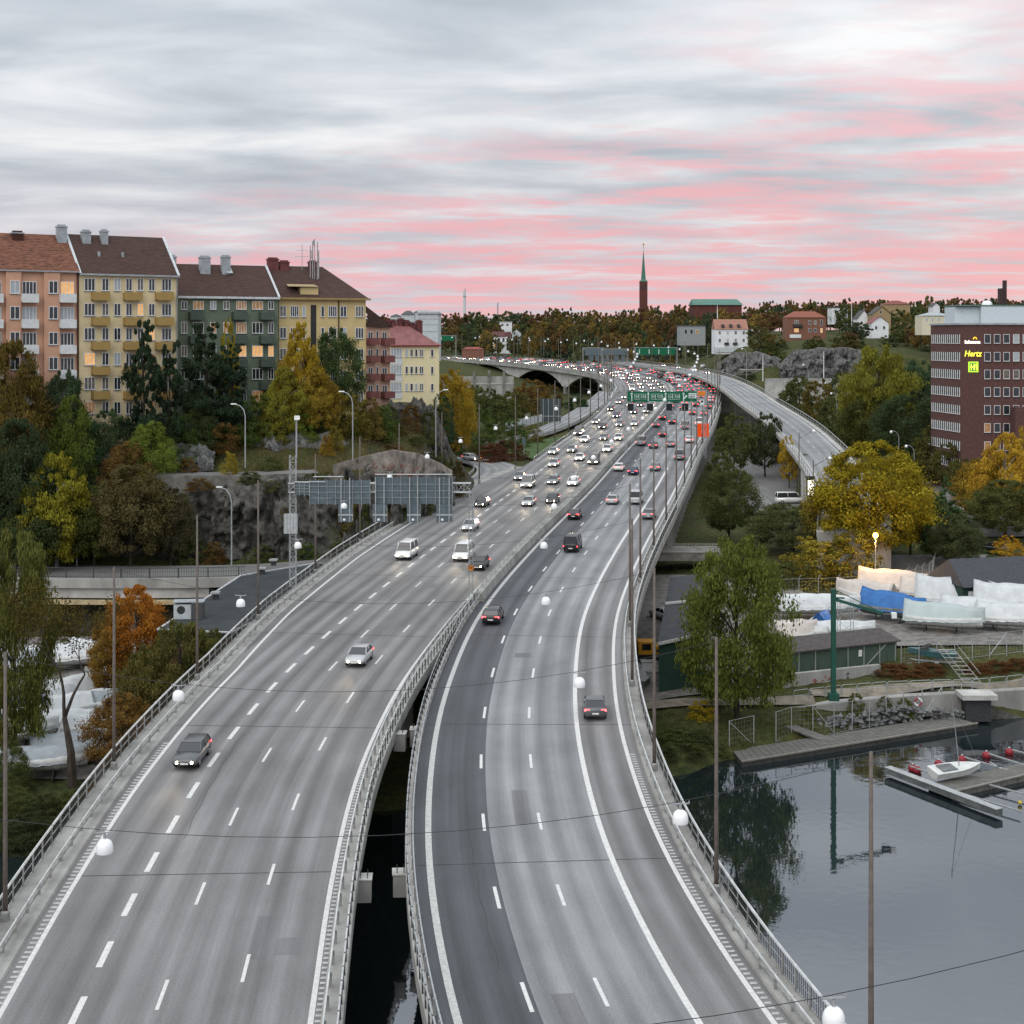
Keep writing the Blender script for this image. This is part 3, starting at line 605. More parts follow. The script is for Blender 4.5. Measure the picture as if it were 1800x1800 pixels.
# viaduct ramp on the right
vp = empty('ramp_viaduct', tuple(VIA.at(200, 0)), label='slender concrete viaduct of the empty ramp on the right', cat='bridge'); vo = -Vector(vp.location); ve = VIA.S[-1]
link('deck_slab', sweep(VIA, [(-5.3, -.03), (-5.3, -.7), (-3.2, -1.6), (3.2, -1.6), (5.3, -.7), (5.3, -.03)], 0, ve, step=5).mesh('deck_slab', concrete), vp, vo)
for k in (-1, 1): link('kerb_walk', sweep(VIA, [(k * 4.3, -.02), (k * 4.3, .15), (k * 5.3, .15), (k * 5.3, -.02)], 0, ve, step=5).mesh('kerb_walk', concrete_pale), vp, vo)
for y in (560, 500, 440, 395, 352, 312, 272):
    S_ = float(np.interp(-y, -VIA.p[:, 1], VIA.S)); p = VIA.at(S_, 0, -1.5); g_ = ground(p.x, p.y)
    MB().box(-2.4, 2.4, -.7, .7, g_ - p.z - 1, .1).build('pier', concrete_dark, vp, Vector(p) + vo, VIA.head(S_) - math.pi / 2)
# wall below its lower end
link('ramp_wall', sweep(VIA, [(4.0, -1.0), (5.0, -1.0), (5.0, lambda s_: (lambda p: ground(p.x, p.y) - p.z - .6)(VIA.at(s_, 5))), (4.0, lambda s_: (lambda p: ground(p.x, p.y) - p.z - .6)(VIA.at(s_, 5)))], ve - 62, ve, step=4).mesh('ramp_wall', concrete_pale), vp, vo)
railing('ramp_railing', VIA, 5.15, 0, ve, 'near-side railing of the viaduct ramp on the right', pm=post_me, spacing=2.5, rails=((0, .6, .04, .05, galv_worn), (0, .3, .04, .05, galv_worn)), topm=galv)
railing('ramp_railing', VIA, -5.15, 0, ve, 'far-side railing of the viaduct ramp on the right', pm=post_me, spacing=2.5, rails=((0, .6, .04, .05, galv_worn), (0, .3, .04, .05, galv_worn)), topm=galv)
# street railings
railing('street_railing', LOW, 5.0, 0, LOW.S[-1] - 14, 'dark railing of the lower street at the foot of the cliff', pm=MB().box(-.06, .06, -.05, .05, -.1, 1.25).mesh('post', dark_metal), top=1.25, dz=.3, spacing=3.4, rails=((0, .15, .05, .06, dark_metal), (0, .75, .03, .04, dark_metal)), mesh_bar=100, topm=dark_metal, top_r=.06)
lb = empty('street_bridge', tuple(LOW.at(60, 4.5)), label='low concrete street bridge above the white boats on the left', cat='bridge'); lo = -Vector(lb.location)
link('edge_beam', sweep(LOW, [(4.9, .30), (4.9, -.9), (5.4, -.9), (5.4, .30)], 0, LOW.S[-1] - 14, step=4).mesh('edge_beam', concrete), lb, lo)
link('girder', sweep(LOW, [(3.2, -.9), (3.2, -2.2), (4.9, -2.2), (4.9, -.9)], 0, LOW.S[-1] - 18, step=4).mesh('girder', concrete_pale), lb, lo)
link('timber_beam', sweep(LOW, [(4.8, -2.4), (4.8, -2.9), (5.6, -2.9), (5.6, -2.4)], 30, LOW.S[-1] - 16, step=4).mesh('timber_beam', mat('yellowed timber', (.42, .34, .20), .9, .2, 1)), lb, lo)
link('deck_slab', sweep(LOW, [(-5, .2), (-5, -.9), (4.9, -.9), (4.9, .2)], 0, LOW.S[-1] - 4, step=4).mesh('deck_slab', concrete_dark), lb, lo)
railing('guard_rail', RAMP, -4.4, 8, RAMP.S[-1] - 8, 'guard rail on the outer side of the curving exit ramp', 'guard rail', gpost_me, .7, dz=.03, spacing=2.5, rails=((.05, .62, .08, .16, galv), (.05, .3, .08, .14, galv_worn)), top_r=0)
railing('guard_rail', SLIP, -3.8, 4, SLIP.S[-1] - 4, 'guard rail on the outer side of the slip road', 'guard rail', gpost_me, .7, dz=.03, spacing=3, rails=((.05, .62, .08, .3, galv_worn), (.0, .2, .3, .4, concrete)), top_r=0)

# ------------------------------------------------------------------ poles, span wires and bell lamps
def lamp_meshes():
    a = MB().lathe([(.335, -.56), (.345, -.53), (.345, -.36), (.325, -.24), (.28, -.13), (.20, -.05), (.10, 0.0), (.0, .01)], 14); a.lathe([(.0, -.50), (.30, -.50), (.335, -.56)], 14)
    b = MB().tube([(0, 0, 0), (0, 0, .22)], .06, 8); b.beam((-.38, 0, .26), (.38, 0, .26), .05, .05); b.tube([(-.38, 0, .26), (-.38, 0, .36)], .03, 6); b.tube([(.38, 0, .26), (.38, 0, .36)], .03, 6)
    return a.mesh('lamp_shade', white_glass, True), b.mesh('bracket', galv)
shade_me, brk_me = lamp_meshes()
pole_me = MB().tube([(0, 0, -1.2), (0, 0, 4), (0, 0, 14)], [.13, .12, .08], 8).mesh('pole', post_brown, True)
base_me = MB().lathe([(.24, -1.0), (.24, .5), (.16, .6), (.16, .62)], 8).mesh('base_collar', galv_worn)
sS = R0.s_at_y(56.6) - 22.5; st = []; k = 0
while sS < RE - 10:
    pr = R0.at(sS, 15.35 if sS < sRe else 14.9, .1); sL = nearest_s(L4, R0.at(sS, -2)); off = lw(sL) - 2.35
    if L4.p[int(sL / 2)][1] > 236: off = lw(sL) - .9
    pl = L4.at(sL, off, .1); st.append((pl, pr, sS, sL)); sS += 22.5
for i, (pl, pr, sR_, sL_) in enumerate(st):
    nth = ordn(i + 1)
    for side, p in (('left', pl), ('right', pr)):
        if p.y < 50: continue
        t = empty('lamp_post', tuple(p), R0.head(sR_), f'brown lamp post at the outer {side} edge of the motorway, {nth} from the viewer', 'lamp post', 'lamp posts along the motorway')
        link('pole', pole_me, t)
        if i < 12: link('base_collar', base_me, t)
    a = Vector(pl) + Vector((0, 0, 13.8)); b = Vector(pr) + Vector((0, 0, 13.8)); sag = 2.3
    def wp(t): q = a.lerp(b, t); q.z -= sag * 4 * t * (1 - t); return q
    wr = .013 if i < 5 else (.018 if i < 12 else .03)
    tag(MB().tube([wp(t) for t in np.linspace(0, 1, 15)], wr, 4).build('span_wire', dark_metal), f'thin span wire across both carriageways, {nth} from the viewer', 'wire', 'span wires above the motorway')
    for side, fr in (('left', .235), ('right', .80)):
        q = wp(fr); t = empty('hanging_lamp', (q.x, q.y, q.z - .33), math.atan2(b.y - a.y, b.x - a.x), f'white bell lamp hung above the {side} carriageway, {nth} from the viewer', 'lamp', 'bell lamps on the span wires')
        t.scale = (1.1,) * 3 if i > 10 else (.92,) * 3
        link('lamp_shade', shade_me, t); link('bracket', brk_me, t)
# ------------------------------------------------------------------ sign gantries
def text_obj(name, body, size, m, parent, loc, extr=.02, shear=0.0, align='CENTER', bold=0.0, rx=True, sx=1.0):
    c = bpy.data.curves.new(name, 'FONT'); c.body = body; c.size = size; c.extrude = extr; c.shear = shear; c.align_x = align; c.align_y = 'CENTER'; c.offset = bold; c.resolution_u = 3
    o = bpy.data.objects.new('tmp', c); COL.objects.link(o); bpy.context.view_layer.update()
    me = bpy.data.meshes.new_from_object(o.evaluated_get(bpy.context.evaluated_depsgraph_get())); bpy.data.objects.remove(o); bpy.data.curves.remove(c)
    me.materials.clear(); me.materials.append(m); o = link(name, me, parent, loc); o.rotation_euler = (R(90), 0, 0); o.scale = (sx, 1, 1); return o
def lattice(mb, a, b, w_, n, r=.045, mi=0):
    a = Vector(a); b = Vector(b); d = (b - a).normalized(); u = d.orthogonal().normalized()
    if abs(d.z) < .5: u = Vector((0, 0, 1))
    else: u = Vector((1, 0, 0))
    v = d.cross(u).normalized(); cs = [(u * i + v * j) * (w_ / 2) for i, j in ((-1, -1), (1, -1), (1, 1), (-1, 1))]
    for c in cs: mb.tube([a + c, b + c], r, 5, mi)
    for k in range(n):
        p = a.lerp(b, k / n); q = a.lerp(b, (k + 1) / n)
        for i in range(4):
            c, e = cs[i], cs[(i + 1) % 4]
            mb.tube([p + (c if k % 2 else e), q + (e if k % 2 else c)], r * .55, 4, mi)
            mb.tube([p + c, p + e], r * .5, 4, mi)
    return mb
D = 157.0
def pz(y, d=D): return HC - (y - YH) / F * d
def pxx(x, d=D): return (x - CX) / F * d
g = empty('sign_gantry', (0, D, 12), label='grey lattice gantry seen from behind, over the left carriageway', cat='gantry'); gl = -Vector(g.location)
for x, yt, yb, n in ((515, 800, 1030, 18), (828, 858, 1056, 14)):
    o = lattice(MB(), (pxx(x), D, pz(yb)), (pxx(x), D, pz(yt)), .65 if x < 600 else .42, n).build('mast', galv, g); o.location = gl
o = lattice(MB(), (pxx(508), D, pz(857)), (pxx(828), D, pz(857)), .95, 26, .06).build('truss_beam', galv, g); o.location = gl
MB().tube([(pxx(521), D, pz(805)), (pxx(521), D, pz(735))], .09, 8).build('camera_mast', galv, g, gl); MB().box(pxx(518), pxx(526), D - .3, D + .5, pz(738), pz(731)).build('camera_box', white_glass, g, gl)
for x0, x1, y0, y1 in ((547, 652, 843, 884), (661, 796, 838, 884), (520, 546, 847, 868)):
    mb = MB(); mb.box(pxx(x0), pxx(x1), D - .95, D - .85, pz(y1), pz(y0)); nn = max(3, int((x1 - x0) / 15))
    for k in range(nn + 1):
        xx = pxx(x0) + (pxx(x1) - pxx(x0)) * k / nn; mb.box(xx - .022, xx + .022, D - 1.06, D - .952, pz(y1) - .1, pz(y0) + .1, 1)
    for k in range(1, 4): zz_ = pz(y1) + (pz(y0) - pz(y1)) * k / 4; mb.box(pxx(x0), pxx(x1), D - 1.02, D - .953, zz_ - .02, zz_ + .02, 1)
    mb.build('sign_back', [gantry_grey, galv], g, gl)
for x0, x1 in ((597, 622), (657, 682), (717, 740), (768, 796)):
    mb = MB(); mb.box(pxx(x0), pxx(x1), D - 1.25, D - .75, pz(915), pz(885)); 
    for k in (.2, .8): xx = pxx(x0) + (pxx(x1) - pxx(x0)) * k; mb.box(xx - .05, xx + .05, D - 1.33, D - 1.252, pz(915), pz(838), 1)
    mb.box(pxx(x0), pxx(x1), D - 1.31, D - 1.252, pz(904), pz(901), 1); mb.box(pxx(x0) + .5, pxx(x0) + .75, D - 1.31, D - 1.252, pz(912.5), pz(909), 2)
    mb.build('lane_signal', [gantry_grey, galv, white_glass], g, gl)
mb = MB()
for y in (832,): mb.tube([(pxx(661), D - 1.2, pz(y)), (pxx(796), D - 1.2, pz(y))], .06, 5); mb.tube([(pxx(553), D - 1.2, pz(y + 4)), (pxx(606), D - 1.2, pz(y + 4))], .06, 5)
mb.tube([(pxx(520), D - 1.2, pz(845)), (pxx(575), D - 1.2, pz(845))], .05, 5); mb.build('walkway_rail', galv, g, gl)
mb = MB().box(pxx(500), pxx(524), D - .5, D - .44, pz(937), pz(902)); 
for k in range(5): mb.box(pxx(500) + k * .33, pxx(500) + k * .33 + .04, D - .54, D - .502, pz(937), pz(902), 1)
mb.build('mesh_panel', [mat('pale mesh', (.42, .44, .45), .7), galv], g, gl)
plate_o = mat('orange sign face', (.62, .20, .015), .5, .05)
sp7 = empty('speed_sign', (pxx(828), D - .5, pz(997)), label='round orange speed limit sign reading 70 on the gantry mast', cat='sign')
m7 = MB(); m7.lathe([(.0, 0), (.31, 0), (.31, .03), (.0, .03)], 20); o = m7.build('plate', plate_o, sp7); o.rotation_euler = (R(90), 0, 0)
m7 = MB(); m7.lathe([(.30, .032), (.34, .032), (.34, -.01), (.30, -.01)], 20); o = m7.build('rim', dark_metal, sp7); o.rotation_euler = (R(90), 0, 0)
text_obj('numerals', '70', .42, dark_metal, sp7, (0, -.035, 0), .005, bold=.012)
# green direction sign over the right carriageway
green = mat('green sign face', S(0, 92, 62), .45, .04); blackbox = mat('black signal box', (.012, .013, .016), .4, .1); sgw = mat('sign white', (.62, .72, .70), .5, .05)
def green_gantry(D, x0, x1, y0, y1, ys, label, route, lanes, sigw, detail=True):
    X = lambda x: (x - CX) / F * D; Z = lambda y: HC - (y - YH) / F * D
    g = empty('sign_gantry', (X(x0), D, Z(y1)), label=label, cat='gantry'); gl = -Vector(g.location)
    mb = MB().box(X(x0), X(x1), D, D + .15, Z(y1), Z(y0)); mb.build('sign_panel', green, g, gl)
    mb = lattice(MB(), (X(x0), D + .8, (Z(y0) + Z(y1)) / 2), (X(x1) + 1.5, D + .8, (Z(y0) + Z(y1)) / 2), .9, 14, .06); mb.build('truss_beam', galv, g, gl)
    return g, X, Z, gl
g, X_, Z_, gl = green_gantry(305.0, 1103, 1225, 688, 706, 0, 'green motorway sign with lane arrows over the right carriageway', '', 4, 13)
h_ = Z_(688) - Z_(706); D = 305.0
for k, x in enumerate((1110.5, 1139.5, 1170, 1201.5)):
    mb = MB(); mb.box(X_(x) - .09, X_(x) + .09, D - .05, D - .02, Z_(705), Z_(692)); mb.add([(X_(x) - .3, D - .05, Z_(693)), (X_(x) + .3, D - .05, Z_(693)), (X_(x), D - .05, Z_(689.5))], [(0, 1, 2)])
    if k == 3: mb.beam((X_(x), D - .04, Z_(702)), (X_(x) + .5, D - .04, Z_(697)), .03, .2); mb.add([(X_(x) + .2, D - .05, Z_(696.5)), (X_(x) + .75, D - .05, Z_(698.5)), (X_(x) + .7, D - .05, Z_(694))], [(0, 1, 2)])
    mb.build('lane_arrow', sgw, g, gl)
    if k < 3:
        xa, xb = X_(x + 5), X_(x + 25); za, zb = Z_(702), Z_(692.5); mb = MB()
        for q in ((xa, xb, za, za + .06), (xa, xb, zb - .06, zb), (xa, xa + .06, za, zb), (xb - .06, xb, za, zb), ((xa + xb) / 2 - .33, (xa + xb) / 2 - .27, za, zb)): mb.box(q[0], q[1], D - .045, D - .02, q[2], q[3])
        mb.build('route_frame', sgw, g, gl)
        text_obj('route_number', 'E4', .72, sgw, g, Vector(((xa * .74 + xb * .26) - .05, D - .045, (za + zb) / 2)) + gl, .01); text_obj('route_number', 'E20', .72, sgw, g, Vector(((xa * .27 + xb * .73) + .1, D - .045, (za + zb) / 2)) + gl, .01)
for x in (1102, 1136, 1170, 1198):
    mb = MB().box(X_(x), X_(x + 12.5), D - .25, D + .2, Z_(723), Z_(708.5)); mb.box(X_(x) + .1, X_(x + 12.5) - .1, D - .27, D - .252, Z_(722), Z_(709.5), 1); mb.build('lane_signal', [galv, blackbox], g, gl)
MB().box(X_(1210.5), X_(1224.5), D - .06, D - .02, Z_(700), Z_(691)).build('white_panel', sgw, g, gl)
mb = MB()
for i in range(6): mb.box(X_(1212) + i * .2, X_(1212) + i * .2 + .12, D - .075, D - .062, Z_(698.6), Z_(695.6)); mb.box(X_(1212) + i * .21, X_(1212) + i * .21 + .13, D - .075, D - .062, Z_(694.2), Z_(692.6))
mb.build('panel_print', dark_metal, g, gl)
MB().box(X_(1227), X_(1240), D - .06, D + .05, Z_(695), Z_(688)).build('amber_panel', plate_o, g, gl)
for x in (1240, 1101):
    p0 = Vector((X_(x), D + .8, float(zd(D)) - (.6 if x > 1200 else .2))); lattice(MB(), p0, (X_(x), D + .8, Z_(686)), .5, 14).build('mast', galv, g, gl)
os_ = empty('works_sign', tuple(P(1236, 768, 330)), label='large orange road works board at the railing of the right carriageway', cat='sign')
q = P(1236, 768, 330); mb = MB().box(-1.25, 1.25, -.06, .06, 0.0, 3.0); mb.build('board', mat('fluorescent orange board', S(255, 84, 10), .5, .03), os_)
mb = MB()
for z, w_ in ((2.35, 1.9), (1.95, 1.4), (1.55, 1.7)): mb.box(-w_ / 2, w_ / 2, -.075, -.062, z, z + .1)
mb.build('lettering', mat('dark orange print', (.35, .05, .005), .6), os_)
MB().tube([(-.9, .1, -1.5), (-.9, .1, 3.0)], .06, 6).tube([(.9, .1, -1.5), (.9, .1, 3.0)], .06, 6).build('posts_frame', galv, os_)
ws = empty('warning_sign', tuple(P(1234, 707, 300)), label='small white sign on a post right of the green motorway sign', cat='sign')
MB().box(-.38, .38, -.03, .03, -.55, .55).build('plate', sgw, ws); m7 = MB(); m7.lathe([(0, 0), (.25, 0), (.25, .02), (0, .02)], 14); o = m7.build('black_disc', dark_metal, ws); o.rotation_euler = (R(90), 0, 0); o.location = (0, -.035, .15); MB().tube([(0, .06, -6.5), (0, .06, .4)], .05, 6).build('post', galv, ws)
# distant gantries
def simple_gantry(D, x0, x1, y0, y1, ys, sig, face, label, ybase):
    X = lambda x: (x - CX) / F * D; Z = lambda y: HC - (y - YH) / F * D
    g = empty('sign_gantry', (X(x0), D, Z(y1)), label=label, cat='gantry'); gl = -Vector(g.location)
    MB().box(X(x0), X(x1), D, D + .3, Z(y1), Z(y0)).build('sign_panel', face, g, gl)
    mb = MB()
    for k in range(int((x1 - x0) / 17)): xx = X(x0 + 5 + 17 * k); mb.box(xx - .15, xx + .15, D - .08, D - .02, Z(y1 - 2), Z(y0 + 2.5)); 
    if face is green: mb.build('lane_arrows', sgw, g, gl)
    for x in sig: MB().box(X(x), X(x + 7), D - .3, D + .3, Z(ys), Z(y1 + .7)).build('lane_signal', blackbox if face is green else gantry_grey, g, gl)
    for x in (x0 - 3, x1 + 3): lattice(MB(), (X(x), D + .6, Z(ybase)), (X(x), D + .6, Z(y0 - 1)), .6, 8, .07).build('mast', galv, g, gl)
    lattice(MB(), (X(x0 - 3), D + .6, Z(y0 + 1)), (X(x1 + 3), D + .6, Z(y0 + 1)), .8, 12, .06).build('truss_beam', galv, g, gl)
    return g
simple_gantry(640, 1119, 1187, 611.5, 624, 631.5, (1119, 1135, 1151, 1169), green, 'distant green sign gantry beyond the bend', 642)
simple_gantry(655, 1028, 1057, 612, 625, 634, (1036, 1046), gantry_grey, 'distant grey gantry seen from behind, beside the leftmost trees of the bend', 640)
simple_gantry(635, 1061, 1100, 614, 624, 636, (1064, 1080, 1092), gantry_grey, 'distant grey gantry seen from behind, left of the green one', 642)
simple_gantry(800, 771, 798, 590, 599, 603, (774,), green, 'small green sign beside the grey block on the far left of the bend', 625)
# back of a big sign and glass noise screen on the slip road
D = 392.0; X = lambda x: (x - CX) / F * D; Z = lambda y: HC - (y - YH) / F * D
g = empty('road_sign', (X(967), D, Z(742)), label='back of a large dark sign standing by the slip road', cat='sign'); gl = -Vector(g.location)
mb = MB().box(X(949), X(986), D, D + .2, Z(741), Z(701))
for x in (955, 964, 973, 982): mb.box(X(x) - .06, X(x) + .06, D - .1, D - .005, Z(748), Z(701), 1)
mb.box(X(949), X(986), D - .08, D - .004, Z(732), Z(731), 1); mb.build('panel', [mat('dark sign back', (.045, .06, .066), .5), galv], g, gl)
g = empty('noise_screen', tuple(P(892, 757, 352)), label='row of slanted pale glass panels beside the slip road', cat='screen'); a = P(890, 757, 352); b = P(948, 742, 372); n = 9
pane = MB().box(-1.0, 1.0, -.03, .03, 0, 1.9).mesh('panel', mat('pale glass panel', (.42, .46, .47), .25, .05, spec=.6))
for k in range(n):
    q = a.lerp(b, k / (n - 1)); o = link('panel', pane, g, q - a, math.atan2(b.y - a.y, b.x - a.x)); o.scale = ((b - a).length / n / 2.1, 1, 1)

for k, S_ in enumerate(np.arange(8, LOW.S[-1] - 16, 11.0)):
    p = LOW.at(S_, 3.6, -2.1); MB().box(-.4, .4, -.4, .4, ground(p.x, p.y) - p.z - 1, .0).build('pier', concrete_dark, lb, Vector(p) + lo)
w_ = empty('retaining_wall', tuple(P(773, 690, 600)), label='grey concrete wall with pillars below the far viaduct, right of the cream building', cat='wall')
MB().box(0, 30, 0, 1.2, -4, 6.5).build('wall', concrete, w_); MB().box(0, 30, -.2, 0, 3.3, 3.8).build('band', concrete_pale, w_)
for x in (6.5, 14, 20, 26): MB().box(x - .5, x + .5, -.6, .0, -4, 9).build('pillar', concrete_dark, w_)
# ------------------------------------------------------------------ buildings
glass_dark = mat('window glass', (.022, .028, .034), .08, .3, .6, spec=.7)
glass_blind = mat('window with pale blind', (.36, .40, .42), .35, .1, 1)
glass_curtain = mat('window with curtain', (.16, .14, .12), .3, .4, 3)
lit_warm = mat('lamp-lit window', (.35, .2, .08), .5, .5, 1.2, emit=(1.0, .52, .18), estr=.62)
lit_dim = mat('dimly lit window', (.25, .16, .08), .5, .5, 1.2, emit=(1.0, .46, .15), estr=.14)
frame_white = mat('white window frame', (.72, .73, .74), .5, .06)
roof_brown = mat('brown roof tiles', (.062, .034, .028), .85, .25, 1.0, bump=.6, bscale=6, stretch=(1, 1, 6))
roof_rust = mat('mottled red roof tiles', (.16, .068, .042), .85, .45, 1.2, bump=.6, bscale=6, stretch=(1, 1, 6))
roof_red = mat('red painted metal roof', (.22, .085, .085), .6, .15, .8)
zinc = mat('zinc sheet', (.33, .36, .38), .5, .15, 1, metal=.2)
chim_red = mat('red chimney sheet', (.13, .04, .04), .6, .15, 1)
WIN = {}
def win_mesh(w_, h_, n, sill=True):
    k = (round(w_, 2), round(h_, 2), n)
    if k in WIN: return WIN[k]
    t = .075; mb = MB(); mb.box(0, w_, -.06, .02, 0, t); mb.box(0, w_, -.06, .02, h_ - t, h_); mb.box(0, t, -.06, .02, t, h_ - t); mb.box(w_ - t, w_, -.06, .02, t, h_ - t)
    for i in range(1, n): x = w_ * i / n; mb.box(x - t * .55, x + t * .55, -.055, .02, t, h_ - t)
    s_ = MB().box(-.06, w_ + .06, -.16, .02, -.07, -.005)
    p = MB().box(t, w_ - t, -.012, .015, t, h_ - t)
    WIN[k] = (mb.mesh('window', frame_white), p.mesh('pane', glass_dark), s_.mesh('sill', zinc)); return WIN[k]
def pane_mat(r, lit):
    q = r.random()
    if q < lit * .55: return lit_warm
    if q < lit: return lit_dim
    if q < lit + .16: return glass_blind
    if q < lit + .34: return glass_curtain
    return glass_dark
def window(root, x, y, z, w_, h_, n, pm, rz=0.0, sill=True):
    a, b, c = win_mesh(w_, h_, n); o = link('window', a, root, (x, y, z), rz)
    p = link('pane', b, o)
    if pm is not glass_dark: p.material_slots[0].link = 'OBJECT'; p.material_slots[0].material = pm
    if sill: link('sill', c, o)
    return o
class Bld:
    """a building whose front runs from pixel column x0 (depth d0) to x1 (depth d1); local x along the front, y inward, z up"""
    def __init__(s, name, x0, d0, x1, d1, zb, label, cat='building', group=None):
        a = P(x0, YH, d0); b = P(x1, YH, d1); s.a = a; s.len = math.hypot(b.x - a.x, b.y - a.y); s.rz = math.atan2(b.y - a.y, b.x - a.x); s.d0, s.d1, s.x0, s.x1, s.zb = d0, d1, x0, x1, zb
        s.root = empty(name, (a.x, a.y, zb), s.rz, label, cat, group); s.dir = (b - a).normalized(); s.r = random.Random(x0 * 7 + 3)
    def lx(s, px):                        # local x where column px meets the front plane
        k = (px - CX) / F; a, d = s.a, s.dir; t = (k * a.y - a.x) / (d.x - k * d.y); return t
    def z(s, py, px):                     # local z of a row at that column
        y = s.a.y + s.dir.y * s.lx(px); return HC - (py - YH) / F * y - s.zb
    def part(s, name, mb, m, smooth=False): return mb.build(name, m, s.root, smooth=smooth)
def hip_roof(L_, dep, z0, rise, hipl=0.0, hipr=0.0, ov=.5):
    mb = MB(); y0, y1 = -ov, dep + ov; ym = dep / 2; x0, x1 = -ov * .3, L_ + ov * .3
    v = [(x0, y0, z0), (x1, y0, z0), (x1, y1, z0), (x0, y1, z0), (x0 + hipl, ym, z0 + rise), (x1 - hipr, ym, z0 + rise)]
    mb.add(v, [(0, 1, 5, 4), (2, 3, 4, 5), (0, 4, 3), (1, 2, 5), (0, 3, 2, 1)]); return mb
def chimney(b, px, pyt, pyb, w_, yy, m, cap=None, name='chimney'):
    x = b.lx(px); k = (b.a.y + b.dir.y * x + yy * math.cos(b.rz)) / F
    yw = b.a.y + b.dir.y * x + yy; zt = HC - (pyt - YH) / F * yw - b.zb; z0 = HC - (pyb - YH) / F * yw - b.zb - 1.0
    xl = (px - CX) / F * yw; lx_ = (xl - b.a.x) * math.cos(b.rz) + (yw - b.a.y) * math.sin(b.rz)
    mb = MB().box(lx_ - w_ / 2, lx_ + w_ / 2, yy - .5, yy + .5, z0, zt); mb.box(lx_ - w_ / 2 - .1, lx_ + w_ / 2 + .1, yy - .6, yy + .6, zt, zt + .18, 1)
    mb.box(lx_ - w_ / 2 + .12, lx_ + w_ / 2 - .12, yy - .35, yy + .35, zt + .18, zt + .42, 0)
    return b.part(name, mb, [m, cap or zinc])
DEP = 11.0
# --- orange block
b = Bld('apartment_block', -75, 197, 137, 206, 24.5, 'salmon orange apartment block with white balconies at the left edge', 'building')
wm_or = mat('salmon render', (.54, .315, .215), .9, .08, .4); bal_w = mat('white balcony sheet', (.60, .62, .62), .6, .08)
ze = b.z(477, 60); b.part('wall', MB().box(0, b.len, 0, DEP, -4, ze), wm_or); b.part('roof', hip_roof(b.len, DEP, ze + .02, b.z(412, 60) - ze + .4), roof_rust)
b.part('gutter', MB().box(-.1, b.len + .1, -.62, -.48, ze - .05, ze + .12), zinc)
for xa, xb in ((9, 36), (76, 104), (-52, -24)): b.part('bay', MB().box(b.lx(xa), b.lx(xb), -.45, .02, -4, ze - .1), wm_or)
for r_, y in enumerate((516, 561, 606, 650, 695, 740)):
    for xa, xb, n in ((16, 33, 2), (84, 100, 2), (-46, -29, 2)): window(b.root, b.lx(xa), -.48, b.z(y, xa), b.lx(xb) - b.lx(xa), 1.75, n, pane_mat(b.r, .0))
    for xa, xb in ((39, 64), (106, 130), (-23, 2)):
        window(b.root, b.lx(xa), -.03, b.z(y + 1, xa), b.lx(xb) - b.lx(xa), 1.75, 4, pane_mat(b.r, .04))
        x0, x1 = b.lx(xa - 3.5), b.lx(xb); z0 = b.z(y + 16, xa); mb = MB(); mb.box(x0, x1, -1.25, -1.18, z0, z0 + 1.2); mb.box(x0, x0 + .07, -1.18, 0, z0, z0 + 1.2); mb.box(x1 - .07, x1, -1.18, 0, z0, z0 + 1.2); mb.box(x0, x1, -1.18, -.01, z0, z0 + .12); b.part('balcony', mb, bal_w)
chimney(b, 30, 411, 428, 1.5, 4.8, mat('brown brick', S(70, 42, 36), .9))
b.part('downpipe', MB().tube([(b.len - .12, -.12, -2), (b.len - .12, -.12, ze)], .08, 6), mat('brown pipe', S(90, 60, 50), .6))
# --- pale yellow block
b = Bld('apartment_block', 139, 206.2, 312, 214.5, 24.5, 'pale yellow apartment block with ochre balconies and brown tiled roof', 'building')
wm_y = mat('pale yellow render', (.66, .55, .34), .9, .10, .35); bal_o = mat('ochre balcony sheet', (.33, .22, .075), .7, .1, 3, stretch=(6, 6, .3))
ze = b.z(484, 220); b.part('wall', MB().box(0, b.len, 0, DEP, .5, ze), wm_y); b.part('plinth', MB().box(-.02, b.len + .02, -.05, DEP, -4, .5), mat('plinth stone', (.16, .15, .14), .9)); b.part('roof', hip_roof(b.len, DEP, ze + .02, b.z(415, 200) - ze + .4, 0, .2), roof_brown)
b.part('gutter', MB().box(-.1, b.len + .1, -.62, -.46, ze - .12, ze + .12), zinc)
rs = b.z(415, 200) - ze + .4
for xx in (.0, b.len): b.part('verge', MB().beam((xx, -.55, ze + .14), (xx, DEP / 2, ze + .14 + rs), .35, .12), mat('pale verge sheet', (.5, .53, .55), .5))
for r_, y in enumerate((511, 555, 598, 642, 685, 728)):
    for xa, xb, n in ((148, 167, 3), (179, 191, 2), (200, 212, 2), (221, 232, 2), (241, 252, 2), (261, 272, 2), (284, 301, 3)):
        pm = lit_warm if (r_ == 3 and xa == 148) else (lit_dim if r_ == 5 and xa in (148, 261) else pane_mat(b.r, .04))
        window(b.root, b.lx(xa), -.03, b.z(y, xa), b.lx(xb) - b.lx(xa), 1.75, n, pm)
    if r_ < 5:
        for xa, xb in ((160, 189), (216, 246), (272, 301)):
            x0, x1 = b.lx(xa), b.lx(xb); z0 = b.z(y + 17, xa); mb = MB(); mb.box(x0, x1, -1.15, -1.08, z0, z0 + 1.15); mb.box(x0, x0 + .07, -1.08, 0, z0, z0 + 1.15); mb.box(x1 - .07, x1, -1.08, 0, z0, z0 + 1.15); mb.box(x0, x1, -1.08, -.01, z0, z0 + .12)
            o = b.part('balcony', mb, bal_o); MB().tube([(x0, -1.12, z0 + 1.3), (x1, -1.12, z0 + 1.3)], .025, 5).build('handrail', galv, o)
